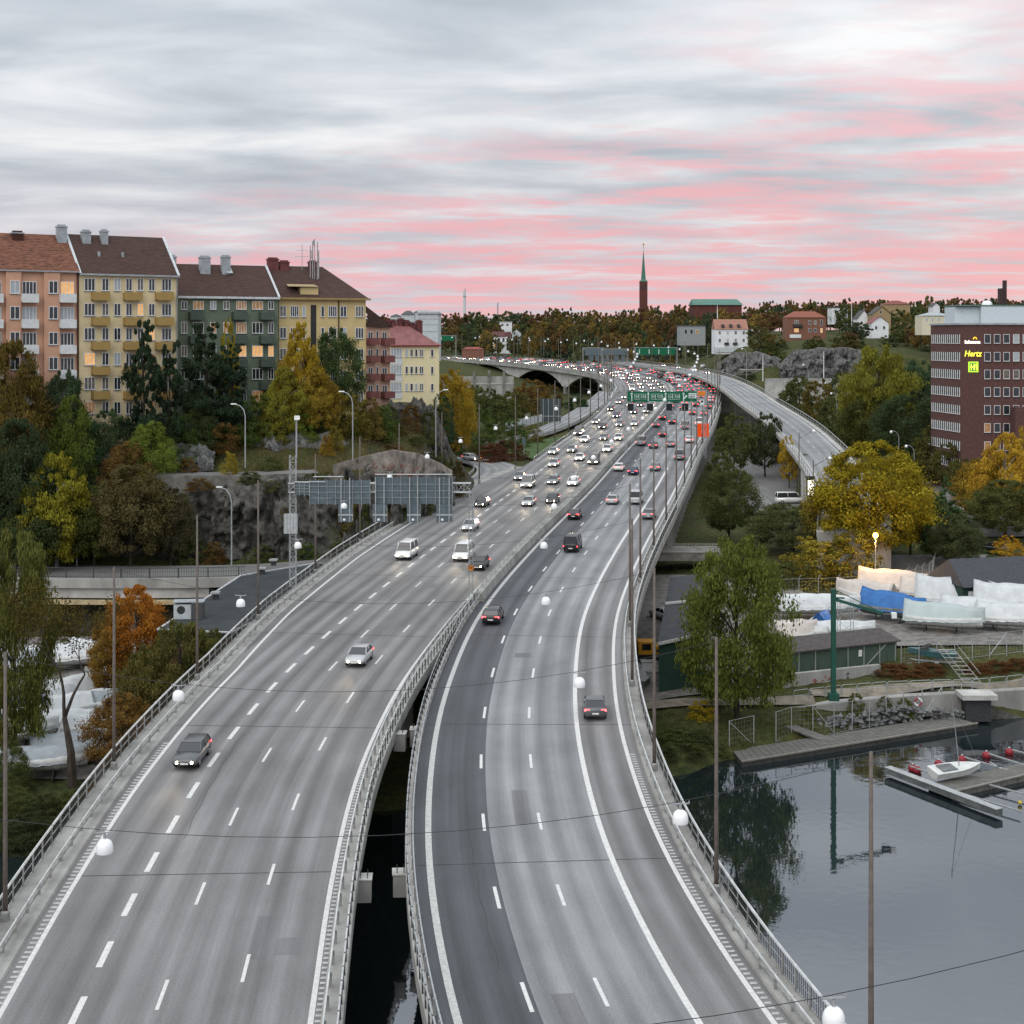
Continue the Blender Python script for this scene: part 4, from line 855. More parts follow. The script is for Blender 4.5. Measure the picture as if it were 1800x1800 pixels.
b.part('door', MB().box(b.lx(200), b.lx(212), -.08, .02, b.z(772, 205), b.z(747, 205)), mat('dark blue door', (.03, .05, .08), .5))
for px, t, bt, w_ in ((108, 400, 420, 1.3), (151, 409, 424, 1.2), (183, 408, 421, .95)): chimney(b, px, t, bt, w_, 4.6, zinc)
for px, py in ((184, 456), (226, 440)): 
    x = b.lx(px); b.part('roof_vent', MB().box(x - .15, x + .15, 2.2, 2.6, ze + rs * .42, ze + rs * .42 + .9), zinc)
b.part('downpipe', MB().tube([(b.len - .15, -.12, -2), (b.len - .15, -.12, ze)], .08, 6), zinc)
# --- green block
b = Bld('apartment_block', 313, 224, 489, 232, 24.5, 'dark green apartment block with green balconies between the two yellow ones', 'building')
wm_g = mat('moss green render', (.135, .17, .125), .9, .1, .5); bal_g = mat('dark green balcony sheet', (.07, .095, .075), .7, .1)
ze = b.z(523, 400); rs = b.z(467, 380) - ze + .4; b.part('wall', MB().box(0, b.len, 0, DEP, -4, ze), wm_g); b.part('roof', hip_roof(b.len, DEP, ze + .02, rs, 0, 0), roof_brown)
b.part('gutter', MB().box(-.1, b.len + .1, -.62, -.42, ze - .2, ze + .14), mat('pale eaves', (.55, .58, .60), .5))
b.part('verge', MB().beam((b.len, -.55, ze + .14), (b.len, DEP / 2, ze + .14 + rs), .35, .12), MATS['pale verge sheet'])
for r_, y in enumerate((544, 586, 627, 667, 706)):
    for xa, xb, n in ((318, 329, 2), (339, 358, 3), (369, 380, 2), (392, 403, 2), (415, 433, 4), (443, 462, 3), (471, 481, 2)):
        h_ = 1.3 if r_ == 0 else 1.72
        lit = (r_, xa) in ((1, 415), (2, 415), (1, 369), (1, 392), (2, 443), (2, 471), (4, 443), (0, 339), (0, 415))
        pm = (lit_warm if r_ in (2,) else lit_dim) if lit else pane_mat(b.r, .03)
        window(b.root, b.lx(xa), -.03, b.z(y, xa), b.lx(xb) - b.lx(xa), h_, n, pm)
    for xa, xb in ((331, 355), (407, 431), (455, 479)):
        x0, x1 = b.lx(xa), b.lx(xb); z0 = b.z(y + 18, xa); mb = MB(); mb.box(x0, x1, -1.15, -1.08, z0, z0 + 1.2); mb.box(x0, x0 + .07, -1.08, 0, z0, z0 + 1.2); mb.box(x1 - .07, x1, -1.08, 0, z0, z0 + 1.2); mb.box(x0, x1, -1.08, -.01, z0, z0 + .12); b.part('balcony', mb, bal_g)
for px, t, bt, w_ in ((303, 453, 468, 1.0), (360, 454, 474, 1.6), (397, 453, 478, 1.3)): chimney(b, px, t, bt, w_, 4.2, zinc)
b.part('skylight', MB().beam((b.lx(417), 3.4, ze + rs * .74), (b.lx(417), 4.3, ze + rs * .90), 1.0, .1), glass_blind)
# --- second yellow block
b = Bld('apartment_block', 490, 233, 643, 240, 24.5, 'mustard yellow apartment block with antennas on its hipped roof', 'building')
wm_m = mat('mustard render', (.54, .42, .21), .9, .07, .4)
ze = b.z(524, 560); rs = b.z(470, 520) - ze + .4; b.part('wall', MB().box(0, b.len, 0, DEP, -4, ze), wm_m); b.part('roof', hip_roof(b.len, DEP, ze + .05, rs, 0, 5.6, .7), roof_brown)
b.part('eaves', MB().box(-.1, b.len + .6, -.75, .0, ze - .28, ze + .04), mat('ochre eaves', S(150, 126, 84), .7))
for r_, y in enumerate((557, 595, 632, 670, 708)):
    for xa, xb, n in ((491.5, 503, 2), (510, 525, 4), (531, 537, 1), (564, 570, 1), (577, 592, 4), (598, 609, 2), (624.5, 639, 3)):
        window(b.root, b.lx(xa), -.03, b.z(y, xa), b.lx(xb) - b.lx(xa), 1.75, n, pane_mat(b.r, .0))
b.part('stair_slot', MB().box(b.lx(546), b.lx(556), -.02, .05, b.z(640, 550), b.z(536, 550)), mat('dark slot', (.03, .028, .028), .6))
b.part('downpipe', MB().tube([(b.lx(595), -.12, -2), (b.lx(595), -.12, ze - .2)], .09, 6), mat('black pipe', (.03, .025, .022), .5))
dm = empty  # dormer
mb = MB(); x0, x1 = b.lx(528), b.lx(559); z0 = ze - .2; z1 = b.z(505, 540); mb.box(x0, x1, -.1, 4.0, z0, z1); mb.add([(x0 - 2.2, -.5, z1 + .1), (x1, -.5, z1 + .1), (x1, 4.5, z1 + 1.0), (x0 - 1.2, 4.5, z1 + 1.0)], [(0, 1, 2, 3)], 1)
mb.add([(x1, -.4, ze + .16), (x1 + 3.3, -.4, ze + .16), (x1 + 2.0, 3.6, ze + .2 + rs * .66), (x1, 3.6, ze + .2 + rs * .66)], [(0, 1, 2, 3)], 2)
b.part('dormer', mb, [wm_m, mat('tan sheet', S(160, 140, 108), .7), mat('verdigris sheet', S(136, 146, 124), .6, .15)])
for px, t, bt, w_, m_ in ((480, 457, 470, 1.7, chim_red), (500, 462, 480, 1.5, chim_red), (550, 462, 492, 1.2, chim_red), (564, 482, 497, .9, chim_red)): chimney(b, px, t, bt, w_, 5.0, m_, chim_red)
ant = MB(); yw = 239.0
def wl_(px, py, yy): q = P(px, py, yy); q -= Vector(b.root.location); c, s_ = math.cos(-b.rz), math.sin(-b.rz); return Vector((q.x * c - q.y * s_, q.x * s_ + q.y * c, q.z))
for px, t, bt, r_ in ((545.5, 432, 490, .08), (549.5, 424, 490, .09), (553, 420, 495, .07), (558, 425, 492, .09), (560, 445, 490, .1)): ant.tube([wl_(px, bt, yw), wl_(px, t, yw)], r_, 5)
for px, t, bt in ((546, 440, 455), (559, 440, 458), (552, 422, 432)): ant.tube([wl_(px, bt, yw - .3), wl_(px, t, yw - .3)], .16, 6)
b.part('antenna_mast', ant, mat('antenna grey', (.30, .31, .32), .5))
ant = MB().tube([wl_(531, 475, yw), wl_(531, 430, yw)], .05, 5)
for y_, w_ in ((440, 11), (451, 12)): ant.tube([wl_(531 - w_, y_, yw), wl_(531 + w_, y_, yw)], .035, 4)
b.part('tv_aerial', ant, MATS['antenna grey'])
# --- narrow building with red balconies
b = Bld('apartment_block', 643, 252, 686, 256, 24.5, 'narrow pink building with stacked red balconies beside the mustard block', 'building')
ze = b.z(575, 665); b.part('wall', MB().box(0, b.len, 0, 9, -4, ze), mat('pale pink render', S(196, 160, 140), .9)); mb = MB(); mb.add([(-.1, -.5, ze + 3.4), (b.len + .3, -.5, ze), (b.len + .3, 5, ze + 1.2), (-.1, 5, ze + 6.3)], [(0, 1, 2, 3)]); mb.add([(-.1, -.5, ze), (b.len + .3, -.5, ze - .1), (-.1, -.5, ze + 3.4)], [(0, 1, 2)]); b.part('roof', mb, roof_brown)
bal_r = mat('red balcony sheet', (.19, .07, .065), .7, .1)
for r_, y in enumerate((598, 629, 661, 692)):
    for xa, xb in ((644, 660), (669, 687)):
        x0, x1 = b.lx(xa), b.lx(xb); z0 = b.z(y + 8, xa); mb = MB(); mb.box(x0, x1, -1.15, -1.08, z0, z0 + 1.15); mb.box(x0, x0 + .07, -1.08, 0, z0, z0 + 1.15); mb.box(x1 - .07, x1, -1.08, 0, z0, z0 + 1.15); mb.box(x0, x1, -1.08, -.01, z0, z0 + .12); b.part('balcony', mb, bal_r)
        window(b.root, x0 + .3, -.03, z0 + .3, 1.1, 1.9, 2, glass_dark, sill=False)
    window(b.root, b.lx(660.5), -.03, b.z(y - 1, 661), .6, 1.5, 1, glass_dark)
# --- cream building with red roof
b = Bld('apartment_block', 686, 283, 772, 289, 24.5, 'cream apartment building with red metal roof and tall red chimneys', 'building')
ze = b.z(607, 720); b.part('wall', MB().box(0, b.len, 0, 10, -4, ze), mat('cream render', S(222, 210, 170), .9, .05)); rs = 4.4
b.part('roof', hip_roof(b.len, 10, ze + .02, rs, 0, 5.5, .4), roof_red); b.part('eaves', MB().box(-.1, b.len + .4, -.48, .0, ze - .22, ze + .01), mat('dark red eaves', S(120, 44, 46), .6))
for y in (627, 657, 687):
    window(b.root, b.lx(686.5), -.06, b.z(y + 1, 690), b.lx(706) - b.lx(686.5), 1.7, 4, glass_blind); b.part('balcony_front', MB().box(b.lx(686), b.lx(706.5), -.1, -.02, b.z(y + 14, 690), b.z(y + 2, 690)), bal_w)
    for xa, xb in ((712, 717), (720.5, 726), (729, 734), (737, 744), (757, 762)): window(b.root, b.lx(xa), -.03, b.z(y, xa), b.lx(xb) - b.lx(xa), 1.45, 2 if xb - xa > 6 else 1, pane_mat(b.r, .02))
for px, t, bt, w_ in ((682, 566, 578, 1.2), (693, 565, 582, 1.0), (707, 563, 596, 1.3), (714, 566, 588, 1.8), (724, 570, 588, 1.6), (739, 566, 590, 1.1)): chimney(b, px, t, bt, w_, 4.6, chim_red, chim_red)
# --- pale grey block behind it
def plain_house(name, x0, x1, y0, y1, d, dep, wallm, roofm, label, roofy=None, gable=False, wins=(), cat='house', turn=0, hip=0.0, flat=False, lit=.05, group=None, ww=None):
    b = Bld(name, x0, d, x1, d + turn, HC - (y1 - YH) / F * d - .0, label, cat, group); ze = b.z(y0, (x0 + x1) / 2)
    b.part('wall', MB().box(0, b.len, 0, dep, -3, ze), wallm)
    if flat: b.part('roof', MB().box(-.3, b.len + .3, -.3, dep + .3, ze, ze + .35), roofm)
    elif gable:
        rise = b.z(roofy, (x0 + x1) / 2) - ze; mb = MB(); o_ = .4; mb.add([(-o_, -o_, ze - .1), (b.len / 2, -o_, ze + rise), (b.len / 2, dep, ze + rise), (-o_, dep, ze - .1)], [(0, 1, 2, 3)]); mb.add([(b.len + o_, -o_, ze - .1), (b.len / 2, -o_, ze + rise), (b.len / 2, dep, ze + rise), (b.len + o_, dep, ze - .1)], [(3, 2, 1, 0)]); b.part('roof', mb, roofm)
        b.part('gable', MB().add([(0, -.001, ze), (b.len, -.001, ze), (b.len / 2, -.001, ze + rise - .25)], [(0, 1, 2)]), wallm)
    else:
        rise = b.z(roofy, (x0 + x1) / 2) - ze; rise += rise * 0 ; b.part('roof', hip_roof(b.len, dep, ze + .02, rise, hip, hip, .4), roofm)
    for (px, py, pw, ph, n) in wins:
        window(b.root, b.lx(px), -.04, b.z(py + ph, px), b.lx(px + pw) - b.lx(px), ph / F * d, n, pane_mat(b.r, lit), sill=False)
    return b
w_white = mat('white house paint', (.66, .68, .70), .8, .06, .5); w_grey = mat('light grey sheet', (.46, .50, .52), .7, .08); w_yel = mat('ochre house paint', (.30, .22, .12), .8, .08); w_brick = mat('red house brick', (.20, .095, .065), .9, .2, 3)
r_tile = mat('orange roof tiles', (.30, .15, .11), .8, .15, 2); r_dark = mat('dark roof felt', (.07, .07, .075), .8, .15)
b = plain_house('office_block', 735, 770, 552, 612, 330, 14, w_grey, zinc, 'pale grey block with rooftop boxes behind the cream building', flat=True, cat='building')
for px, t, w_ in ((741, 545, 2.2), (752, 549, 3.0), (762, 547, 2.4)): b.part('roof_box', MB().box(b.lx(px) - w_ / 2, b.lx(px) + w_ / 2, 2, 5, b.z(552, px), b.z(t, px)), w_grey)
for y in (560, 570, 582): b.part('band', MB().box(0, b.len, -.05, .02, b.z(y + 1, 750), b.z(y, 750)), zinc)
# ------------------------------------------------------------------ brick office with lit signs
brick = mat('dark red brick', (.105, .052, .048), .9, .18, 2.2, bump=.3, bscale=10)
D = 285.0; zb = 6.0
xl, xr = (1690 - CX) / F * D, (1960 - CX) / F * D; xf = (1636 - CX) / F * 300
o_ = empty('office_building', (xl, D, zb), label='dark red brick office block with illuminated signs at the right edge', cat='building')
zt = HC - (571 - YH) / F * D - zb; dx = xf - xl
mb = MB(); mb.add([(0, 0, -1), (xr - xl, 0, -1), (xr - xl, 15, -1), (dx, 15, -1), (0, 0, zt), (xr - xl, 0, zt), (xr - xl, 15, zt), (dx, 15, zt)], [(0, 1, 5, 4), (1, 2, 6, 5), (2, 3, 7, 6), (3, 0, 4, 7), (4, 5, 6, 7)]); mb.build('wall', brick, o_)
mb = MB(); mb.add([(-.25, -.25, zt), (xr - xl, -.25, zt), (xr - xl, 15.2, zt), (dx - .25, 15.2, zt), (-.25, -.25, zt + .35), (xr - xl, -.25, zt + .35), (xr - xl, 15.2, zt + .35), (dx - .25, 15.2, zt + .35)], [(0, 1, 5, 4), (1, 2, 6, 5), (2, 3, 7, 6), (3, 0, 4, 7), (4, 5, 6, 7)]); mb.build('roof_edge', zinc, o_)
mb = MB(); x0 = (1676 - CX) / F * 292 - xl; x1 = (1719 - CX) / F * 292 - xl; mb.box(x0, x1, 6, 13, zt + .3, zt + 3.6); mb.box(x1, xr - xl, 5, 13, zt + .3, zt + 3.7); mb.build('roof_house', mat('pale blue roof cladding', (.50, .56, .60), .6, .05), o_); MB().box(x0 - .1, xr - xl, 4.9, 13.1, zt + 3.7, zt + 3.95).build('roof_cap', mat('green roof cap', (.10, .17, .14), .6), o_)
X2 = lambda px, d=294: (px - CX) / F * d - xl; Z2 = lambda py, d=294: HC - (py - YH) / F * d - zb
MB().box(X2(1755), X2(1762), 8, 9.5, zt + 3.6, Z2(507)).box(X2(1762.5), X2(1767.5), 8.2, 9.2, zt + 3.6, Z2(493)).build('flue_stack', mat('flue brown', S(60, 44, 46), .7), o_)
MB().lathe([(1.1, 0), (1.0, .5), (.6, .9), (0, 1)], 12, (X2(1735), 9, zt + 3.9)).build('roof_dome', white_glass, o_)
r_ = random.Random(4)
fl = [Z2(y, D) for y in (603.5, 635, 666, 697, 728.5, 760, 792, 823)]
for i, z in enumerate(fl):
    for k, px in enumerate((1730, 1747, 1763.5, 1780.5, 1797.5, 1814)):
        window(o_, (px - CX) / F * D - xl, -.05, z, 1.22, 1.75, 1, r_.choice([glass_dark, glass_dark, glass_dark, glass_blind, glass_curtain]) if i < 5 else lit_dim if r_.random() < .25 else glass_dark)
# ribbon of fins on the receding side
fin = MB().box(-.05, .05, -.14, .06, 0, 1.7).mesh('fin', frame_white); rzl = math.atan2(15, dx)
for i, z in enumerate(fl):
    zz_ = z
    mb = MB(); 
    for s_ in ((.04, .96),):
        a = Vector((dx * s_[0], 15 * s_[0], zz_)); c = Vector((dx * s_[1], 15 * s_[1], zz_)); off = Vector((-.03, 0, 0)); mb.add([a + off, c + off, c + off + Vector((0, 0, 1.7)), a + off + Vector((0, 0, 1.7))], [(0, 1, 2, 3)])
    mb.build('ribbon_glass', glass_dark, o_)
    for k in range(15):
        t = .05 + .9 * k / 14; link('fin', fin, o_, (dx * t - .06, 15 * t, zz_), rzl - math.pi / 2)
    MB().beam((dx * .04 - .06, .6, zz_ - .03), (dx * .96 - .06, 14.4, zz_ - .03), .12, .08).build('sill', frame_white, o_)
# lower wing with bay
MB().box((1775 - CX) / F * D - xl, xr - xl, -3.2, 0, -1, Z2(715, D)).build('wing', brick, o_)
# lit signs, things of their own fixed to the wall
em_y = mat('lit yellow letters', (.8, .75, .1), .5, 0, emit=(1.0, .93, .06), estr=1.0); em_w = mat('lit white letters', (.9, .9, .85), .5, 0, emit=(1.0, .97, .85), estr=2.2); em_a = mat('lit amber logo', (.9, .5, .05), .5, 0, emit=(1.0, .55, .02), estr=1.3); em_g = mat('lit lime rim', (.4, .8, .05), .5, 0, emit=(.55, .95, .03), estr=.9); em_gd = mat('lit deep green', (.02, .2, .08), .5, 0, emit=(.01, .18, .07), estr=.5)
XS = lambda px: (px - CX) / F * D; ZS = lambda py: HC - (py - YH) / F * D
s_ = empty('lit_sign', (XS(1709.5), D - .12, ZS(601)), label='small lit white lettering with a yellow sun above it on the brick wall', cat='sign')
mb = MB()
for i, (x, h_) in enumerate(((-1.50, .62), (-1.28, .5), (-1.02, .42), (-.80, .62), (-.58, .42), (-.32, .42), (-.10, .42), (.12, .42), (.36, .42), (.58, .42), (.82, .42), (1.06, .42), (1.28, .42))):
    mb.box(x, x + .11, -.03, 0, -.3, -.3 + h_); mb.box(x, x + .19, -.025, 0, -.3 + (.3 if i % 2 else .02), -.3 + (.40 if i % 2 else .12))
mb.build('lettering', em_w, s_)
mb = MB(); q = [(.38 * math.cos(a), 0, .38 * math.sin(a)) for a in np.linspace(-.3, math.pi + .3, 14)]; q2 = [(.2 * math.cos(a), 0, .2 * math.sin(a)) for a in np.linspace(-.3, math.pi + .3, 14)]
mb.add([(x, -.03, z) for x, y, z in q] + [(x, -.03, z) for x, y, z in q2], [(i, i + 1, 15 + i, 14 + i) for i in range(13)]); mb.build('sun_arc', em_a, s_, (.43, 0, .58))
s_ = empty('lit_sign', (XS(1709.5), D - .12, ZS(622)), label='lit yellow sign reading Hertz on the brick wall', cat='sign'); s_['label'] = 'lit yellow slanted lettering on the brick wall, middle of three signs'
text_obj('lettering', 'Hertz', 1.62, em_y, s_, (0, 0, 0), .04, shear=.22, bold=.02, sx=.86)
s_ = empty('lit_sign', (XS(1710.7), D - .12, ZS(645)), label='lit green square sign with pale strokes, lowest of three signs', cat='sign')
MB().box(-.95, .95, 0, .1, -1.0, 1.0).build('rim', em_g, s_); MB().box(-.74, .74, -.03, -.002, -.78, .78).build('field', em_gd, s_)
mb = MB()
for x in (-.42, .12, .58): mb.box(x - .1, x + .1, -.06, -.032, -.62, .62)
mb.box(-.62, .36, -.058, -.034, -.12, .1); mb.add([(.3, -.06, .25), (.5, -.06, .62), (.58, -.06, .62), (.5, -.06, .3)], [(0, 1, 2, 3)]); mb.build('strokes', em_y, s_)
# ------------------------------------------------------------------ distant houses, church, stack
b = plain_house('white_house', 1257, 1315, 579, 610, 622, 11, w_white, r_tile, 'white house with orange tiled roof above the rock, beside the far bend', roofy=561, wins=[(x, y, 4.2, 6.5, 2) for y in (581.5, 595) for x in (1263, 1277, 1291, 1305)], lit=0)
for px in (1271, 1285, 1299): b.part('dormer', MB().box(b.lx(px) - .6, b.lx(px) + .6, -.1, 2.4, b.z(575, px), b.z(570, px)), r_dark)
b.part('basement', MB().box(b.lx(1258), b.lx(1310), -.4, .5, b.z(619, 1280), b.z(610.5, 1280)), w_grey)
for px in (1277, 1292): b.part('balcony', MB().box(b.lx(px) - .9, b.lx(px) + .9, -1.0, -.02, b.z(606, px), b.z(602, px)), dark_metal)
b = plain_house('brick_house', 1384, 1452, 558, 588, 640, 11, w_brick, mat('brown red tiles', S(130, 78, 64), .8, .15, 2), 'red brick house with white windows above the rock face', roofy=547, hip=4, wins=[(x, y, 5, 7, 2) for y in (563.5, 577) for x in (1421, 1430.5)] + [(1442, 562, 4, 10, 1), (1442, 577, 4, 8, 1), (1396, 563, 8, 8, 2), (1396, 577, 8, 7, 2)], lit=.4)
b.part('balcony', MB().box(b.lx(1394), b.lx(1410), -1.1, -.02, b.z(575, 1400), b.z(570, 1400)), dark_metal); b.part('plinth', MB().box(b.lx(1388), b.lx(1408), -.3, .4, b.z(594, 1400), b.z(588, 1400)), w_white)
plain_house('flat_house', 1195, 1240, 573, 596, 690, 12, mat('grey villa render', (.26, .28, .29), .8, .15), r_dark, 'grey flat-roofed villa with a roof terrace among the far trees', flat=True, wins=[(x, 579, 5, 8, 1) for x in (1203, 1213, 1223)], lit=.3)
plain_house('white_house', 1532, 1562, 568, 588, 640, 10, w_white, mat('plum tiles', S(128, 76, 80), .8), 'small white gabled house with plum roof behind the big tree', roofy=556, gable=True, wins=[(1538, 573, 4, 6, 1), (1552, 573, 4, 6, 1)])
plain_house('yellow_house', 1534, 1566, 552, 575, 690, 10, w_yel, r_dark, 'ochre gabled house just above the small white one', roofy=538, gable=True, wins=[(1546, 546, 4, 5, 1)])
plain_house('white_house', 1508, 1530, 560, 582, 700, 10, w_white, r_dark, 'white gabled house half hidden left of the ochre one', roofy=545, gable=True)
plain_house('white_house', 1462, 1490, 541, 560, 760, 10, w_white, r_dark, 'white flat-roofed house among the trees on the ridge', flat=True, wins=[(1467, 547, 3, 4, 1), (1479, 547, 3, 4, 1)])
plain_house('red_house', 1556, 1600, 535, 548, 800, 11, w_yel, mat('dull red tiles', S(120, 70, 62), .8), 'house with a dull red hipped roof on the skyline', roofy=528, hip=5)
plain_house('cream_villa', 1621, 1674, 555, 575, 560, 10, mat('cream villa paint', S(206, 200, 178), .8), zinc, 'cream villa with low grey roof left of the brick office', roofy=549, hip=4, wins=[(x, 559, 4, 6, 1) for x in (1627, 1637, 1648, 1660)])
plain_house('white_house', 1640, 1652, 538, 550, 640, 7, w_white, r_dark, 'little white gabled house on the ridge above the cream villa', roofy=532, gable=True)
plain_house('white_villa', 865, 898, 592, 614, 840, 10, w_white, mat('maroon roof', S(88, 54, 54), .8), 'white villa with rows of windows beyond the far bend', roofy=583, wins=[(x, y, 4, 7, 1) for y in (594, 604.5) for x in (868, 875, 883, 890)])
plain_house('grey_house', 900, 916, 586, 606, 850, 9, w_grey, r_dark, 'grey gabled house next to the white villa', roofy=578, gable=True, wins=[(905, 590, 5, 6, 1)])
plain_house('white_house', 878, 900, 566, 578, 900, 9, w_white, zinc, 'white flat-roofed house above the white villa', flat=True, wins=[(881, 569, 4, 4, 1), (890, 569, 4, 4, 1)])
plain_house('red_cottage', 812, 850, 614, 620, 780, 8, w_brick, mat('brick red roof', S(132, 70, 62), .8), 'low cottage with red roof just behind the far viaduct', roofy=610, hip=3)
for k, (x0, x1, y0, y1, d, ry) in enumerate(((705, 728, 553, 566, 640, 546), (727, 742, 549, 562, 660, 545), (686, 704, 556, 566, 640, 552))): plain_house('grey_house', x0, x1, y0, y1, d, 9, w_grey, r_dark, ['grey house behind the red chimneys, the largest of three', 'grey house behind the red chimneys, the rightmost of three', 'grey house behind the red chimneys, the leftmost of three'][k], roofy=ry, hip=2)
# church tower
D = 1000; ch = empty('church_tower', tuple(P(1131, 560, D)), label='slender brick church tower with green copper spire on the skyline', cat='tower'); k = D / F
brk = mat('brown tower brick', S(92, 54, 48), .9, .1, .3); cop = mat('green copper', S(70, 112, 100), .6, .12, .3)
mb = MB().box(-6.6 * k, 6.6 * k, -6.6 * k, 6.6 * k, -12, 65 * k); mb.build('shaft', brk, ch)
for i in (-1, 0, 1): MB().box((i * 3.6 - .9) * k, (i * 3.6 + .9) * k, -6.75 * k, -6.55 * k, 50 * k, 59 * k).build('louvre', dark_metal, ch)
mb = MB(); z0 = 65 * k; s4 = 7 * k; mb.add([(-s4, -s4, z0), (s4, -s4, z0), (s4, s4, z0), (-s4, s4, z0), (-s4 * .55, -s4 * .55, z0 + 4 * k), (s4 * .55, -s4 * .55, z0 + 4 * k), (s4 * .55, s4 * .55, z0 + 4 * k), (-s4 * .55, s4 * .55, z0 + 4 * k), (0, 0, z0 + 58 * k)], [(0, 1, 5, 4), (1, 2, 6, 5), (2, 3, 7, 6), (3, 0, 4, 7), (4, 5, 8), (5, 6, 8), (6, 7, 8), (7, 4, 8)]); mb.build('spire', cop, ch)
MB().tube([(0, 0, z0 + 57 * k), (0, 0, z0 + 68 * k)], .14, 5).build('finial', cop, ch); MB().lathe([(0, -1), (.7, 0), (0, 1)], 8, (0, 0, z0 + 66 * k)).build('weathervane', mat('gilt', (.5, .35, .08), .4), ch)
D = 980; k = D / F; cn = empty('church_nave', tuple(P(1220, 553, D)), label='long brick church hall with green copper roof on the skyline', cat='building')
MB().box(0, 84 * k, 0, 26, -6, 17 * k).build('wall', brk, cn); mb = MB(); mb.add([(-1, -1, 17 * k), (84 * k + 1, -1, 17 * k), (80 * k, 12, 28 * k), (0, 12, 28 * k), (84 * k + 1, 26, 17 * k), (-1, 26, 17 * k)], [(0, 1, 2, 3), (3, 2, 4, 5), (1, 4, 2), (0, 3, 5)]); mb.build('roof', cop, cn)
D = 1900; k = D / F; ck = empty('chimney_stack', tuple(P(816.5, 560, D)), label='pale slim chimney stack rising behind the far trees on the left', cat='chimney')
MB().lathe([(2.6 * k, -20), (2.3 * k, 42 * k), (2.3 * k, 50 * k), (0, 50 * k)], 12).build('shaft', mat('pale stack', (.55, .58, .60), .8), ck); MB().lathe([(2.9 * k, 38 * k), (2.9 * k, 40 * k), (2.3 * k, 41 * k)], 12).build('platform', zinc, ck); MB().tube([(k, 0, 50 * k), (k, 0, 53 * k)], .5, 5).build('beacon', zinc, ck)
fm = tag(MB().tube([P(875, 560, 1200), P(875, 532, 1200)], .5, 5).build('radio_mast', zinc), 'thin mast on the skyline above the white villa', 'mast')
# flag poles and white light masts by the rock face
for i, (px, t, bt) in enumerate(((1497, 535, 575), (1448, 618, 664), (1341, 622, 670), (1261, 537, 560))): tag(MB().tube([P(px, bt, 540 if i in (1, 2) else 640), P(px, t, 540 if i in (1, 2) else 640)], [.16, .09], 6).build('flag_pole', white_glass), ['white flagpole rising in front of the ridge trees', 'white mast standing in front of the rock face', 'white mast left of the rock face', 'thin white pole behind the orange-roofed house'][i], 'pole')
# rock face and wall beyond the viaduct ramp
rock = mat('grey rock face', (.19, .19, .185), .9, .5, .9, col2=(.035, .036, .037), bump=.8, bscale=3, stretch=(1.4, 1.4, .6), detail=10)
rock_dark = mat('dark wet rock', (.125, .118, .105), .9, .5, 1.1, col2=(.014, .014, .014), bump=.8, bscale=3, detail=10)
def cliff(name, pts, m, label, thick=3.0, n=60, rough=.7, seed=1):
    """pts: (px, ytop, ybottom, depth) along the cliff; blocky fractured faces"""
    r = np.random.default_rng(seed); pt = np.array(pts, float); n = int(n * 1.7); t = np.linspace(0, len(pt) - 1, n); c = [np.interp(t, range(len(pt)), pt[:, k]) for k in range(4)]; rows = 30; v = []
    ln = abs(pts[-1][0] - pts[0][0]) / F * pts[0][3]; ht = max(abs(p_[2] - p_[1]) for p_ in pts) / F * pts[0][3]
    def cells(w_, h_):
        nx, ny_ = max(3, int(ln / w_)), max(3, int(ht / h_)); sx_ = (np.arange(nx)[:, None] + r.random((nx, ny_))) / nx; sy_ = (np.arange(ny_)[None, :] + r.random((nx, ny_))) / ny_; val = r.normal(0, 1, (nx, ny_)); sl_ = r.normal(0, 1, (nx, ny_, 2)); S2 = np.c_[sx_.ravel() * ln / w_, sy_.ravel() * ht / h_]; out = np.zeros((n, rows))
        for i in range(n):
            for j in range(rows):
                u_ = np.array([i / (n - 1) * ln / w_ + .25 * (j / (rows - 1)) * ht / h_ * .4, j / (rows - 1) * ht / h_]); dd_ = ((S2 - u_) ** 2).sum(1); q_ = int(np.argmin(dd_)); e_ = u_ - S2[q_]; out[i, j] = val.ravel()[q_] + (sl_.reshape(-1, 2)[q_] * e_).sum() * .9
        return out
    no = cells(2.6, 4.2) * .8 + cells(.9, 1.5) * .35 + r.normal(0, .08, (n, rows)); top = np.interp(np.linspace(0, 1, n), np.linspace(0, 1, max(4, n // 5)), r.normal(0, 1, max(4, n // 5)))
    for i in range(n):
        for j in range(rows):
            s_ = j / (rows - 1); bulge = math.sqrt(max(0, 1 - s_)) ; d = c[3][i] + thick * .45 * (1 - s_) ** 1.6 + no[i, j] * rough * (.35 + .65 * min(1, s_ * 3)); hh_ = (c[2][i] - c[1][i]) / F * c[3][i]; y = c[1][i] + (c[2][i] - c[1][i]) * s_; q = P(c[0][i], y, c[3][i]); v.append((q.x + r.normal(0, .06), d, q.z + (top[i] * .35 + no[i, 0] * .25) * (1 - s_) + r.normal(0, .05)))
    f = [(i * rows + j, i * rows + j + 1, (i + 1) * rows + j + 1, (i + 1) * rows + j) for i in range(n - 1) for j in range(rows - 1)]
    base = len(v)
    for i in range(n): q = v[i * rows]; v.append((q[0] * 1.03, q[1] + thick * 2.2, q[2] - .4))
    f += [(base + i, i * rows, (i + 1) * rows, base + i + 1) for i in range(n - 1)]
    o = link(name, npmesh(name, v, f, m, False)); o['kind'] = 'structure'; o['label'] = label; return o
cliff('rock_face', [(1372, 640, 664, 552), (1395, 618, 665, 550), (1440, 612, 666, 549), (1490, 610, 666, 549), (1520, 622, 666, 552), (1560, 640, 668, 556)], rock, 'tall grey rock cutting below the far houses', 4, 70, 1.1, 3)
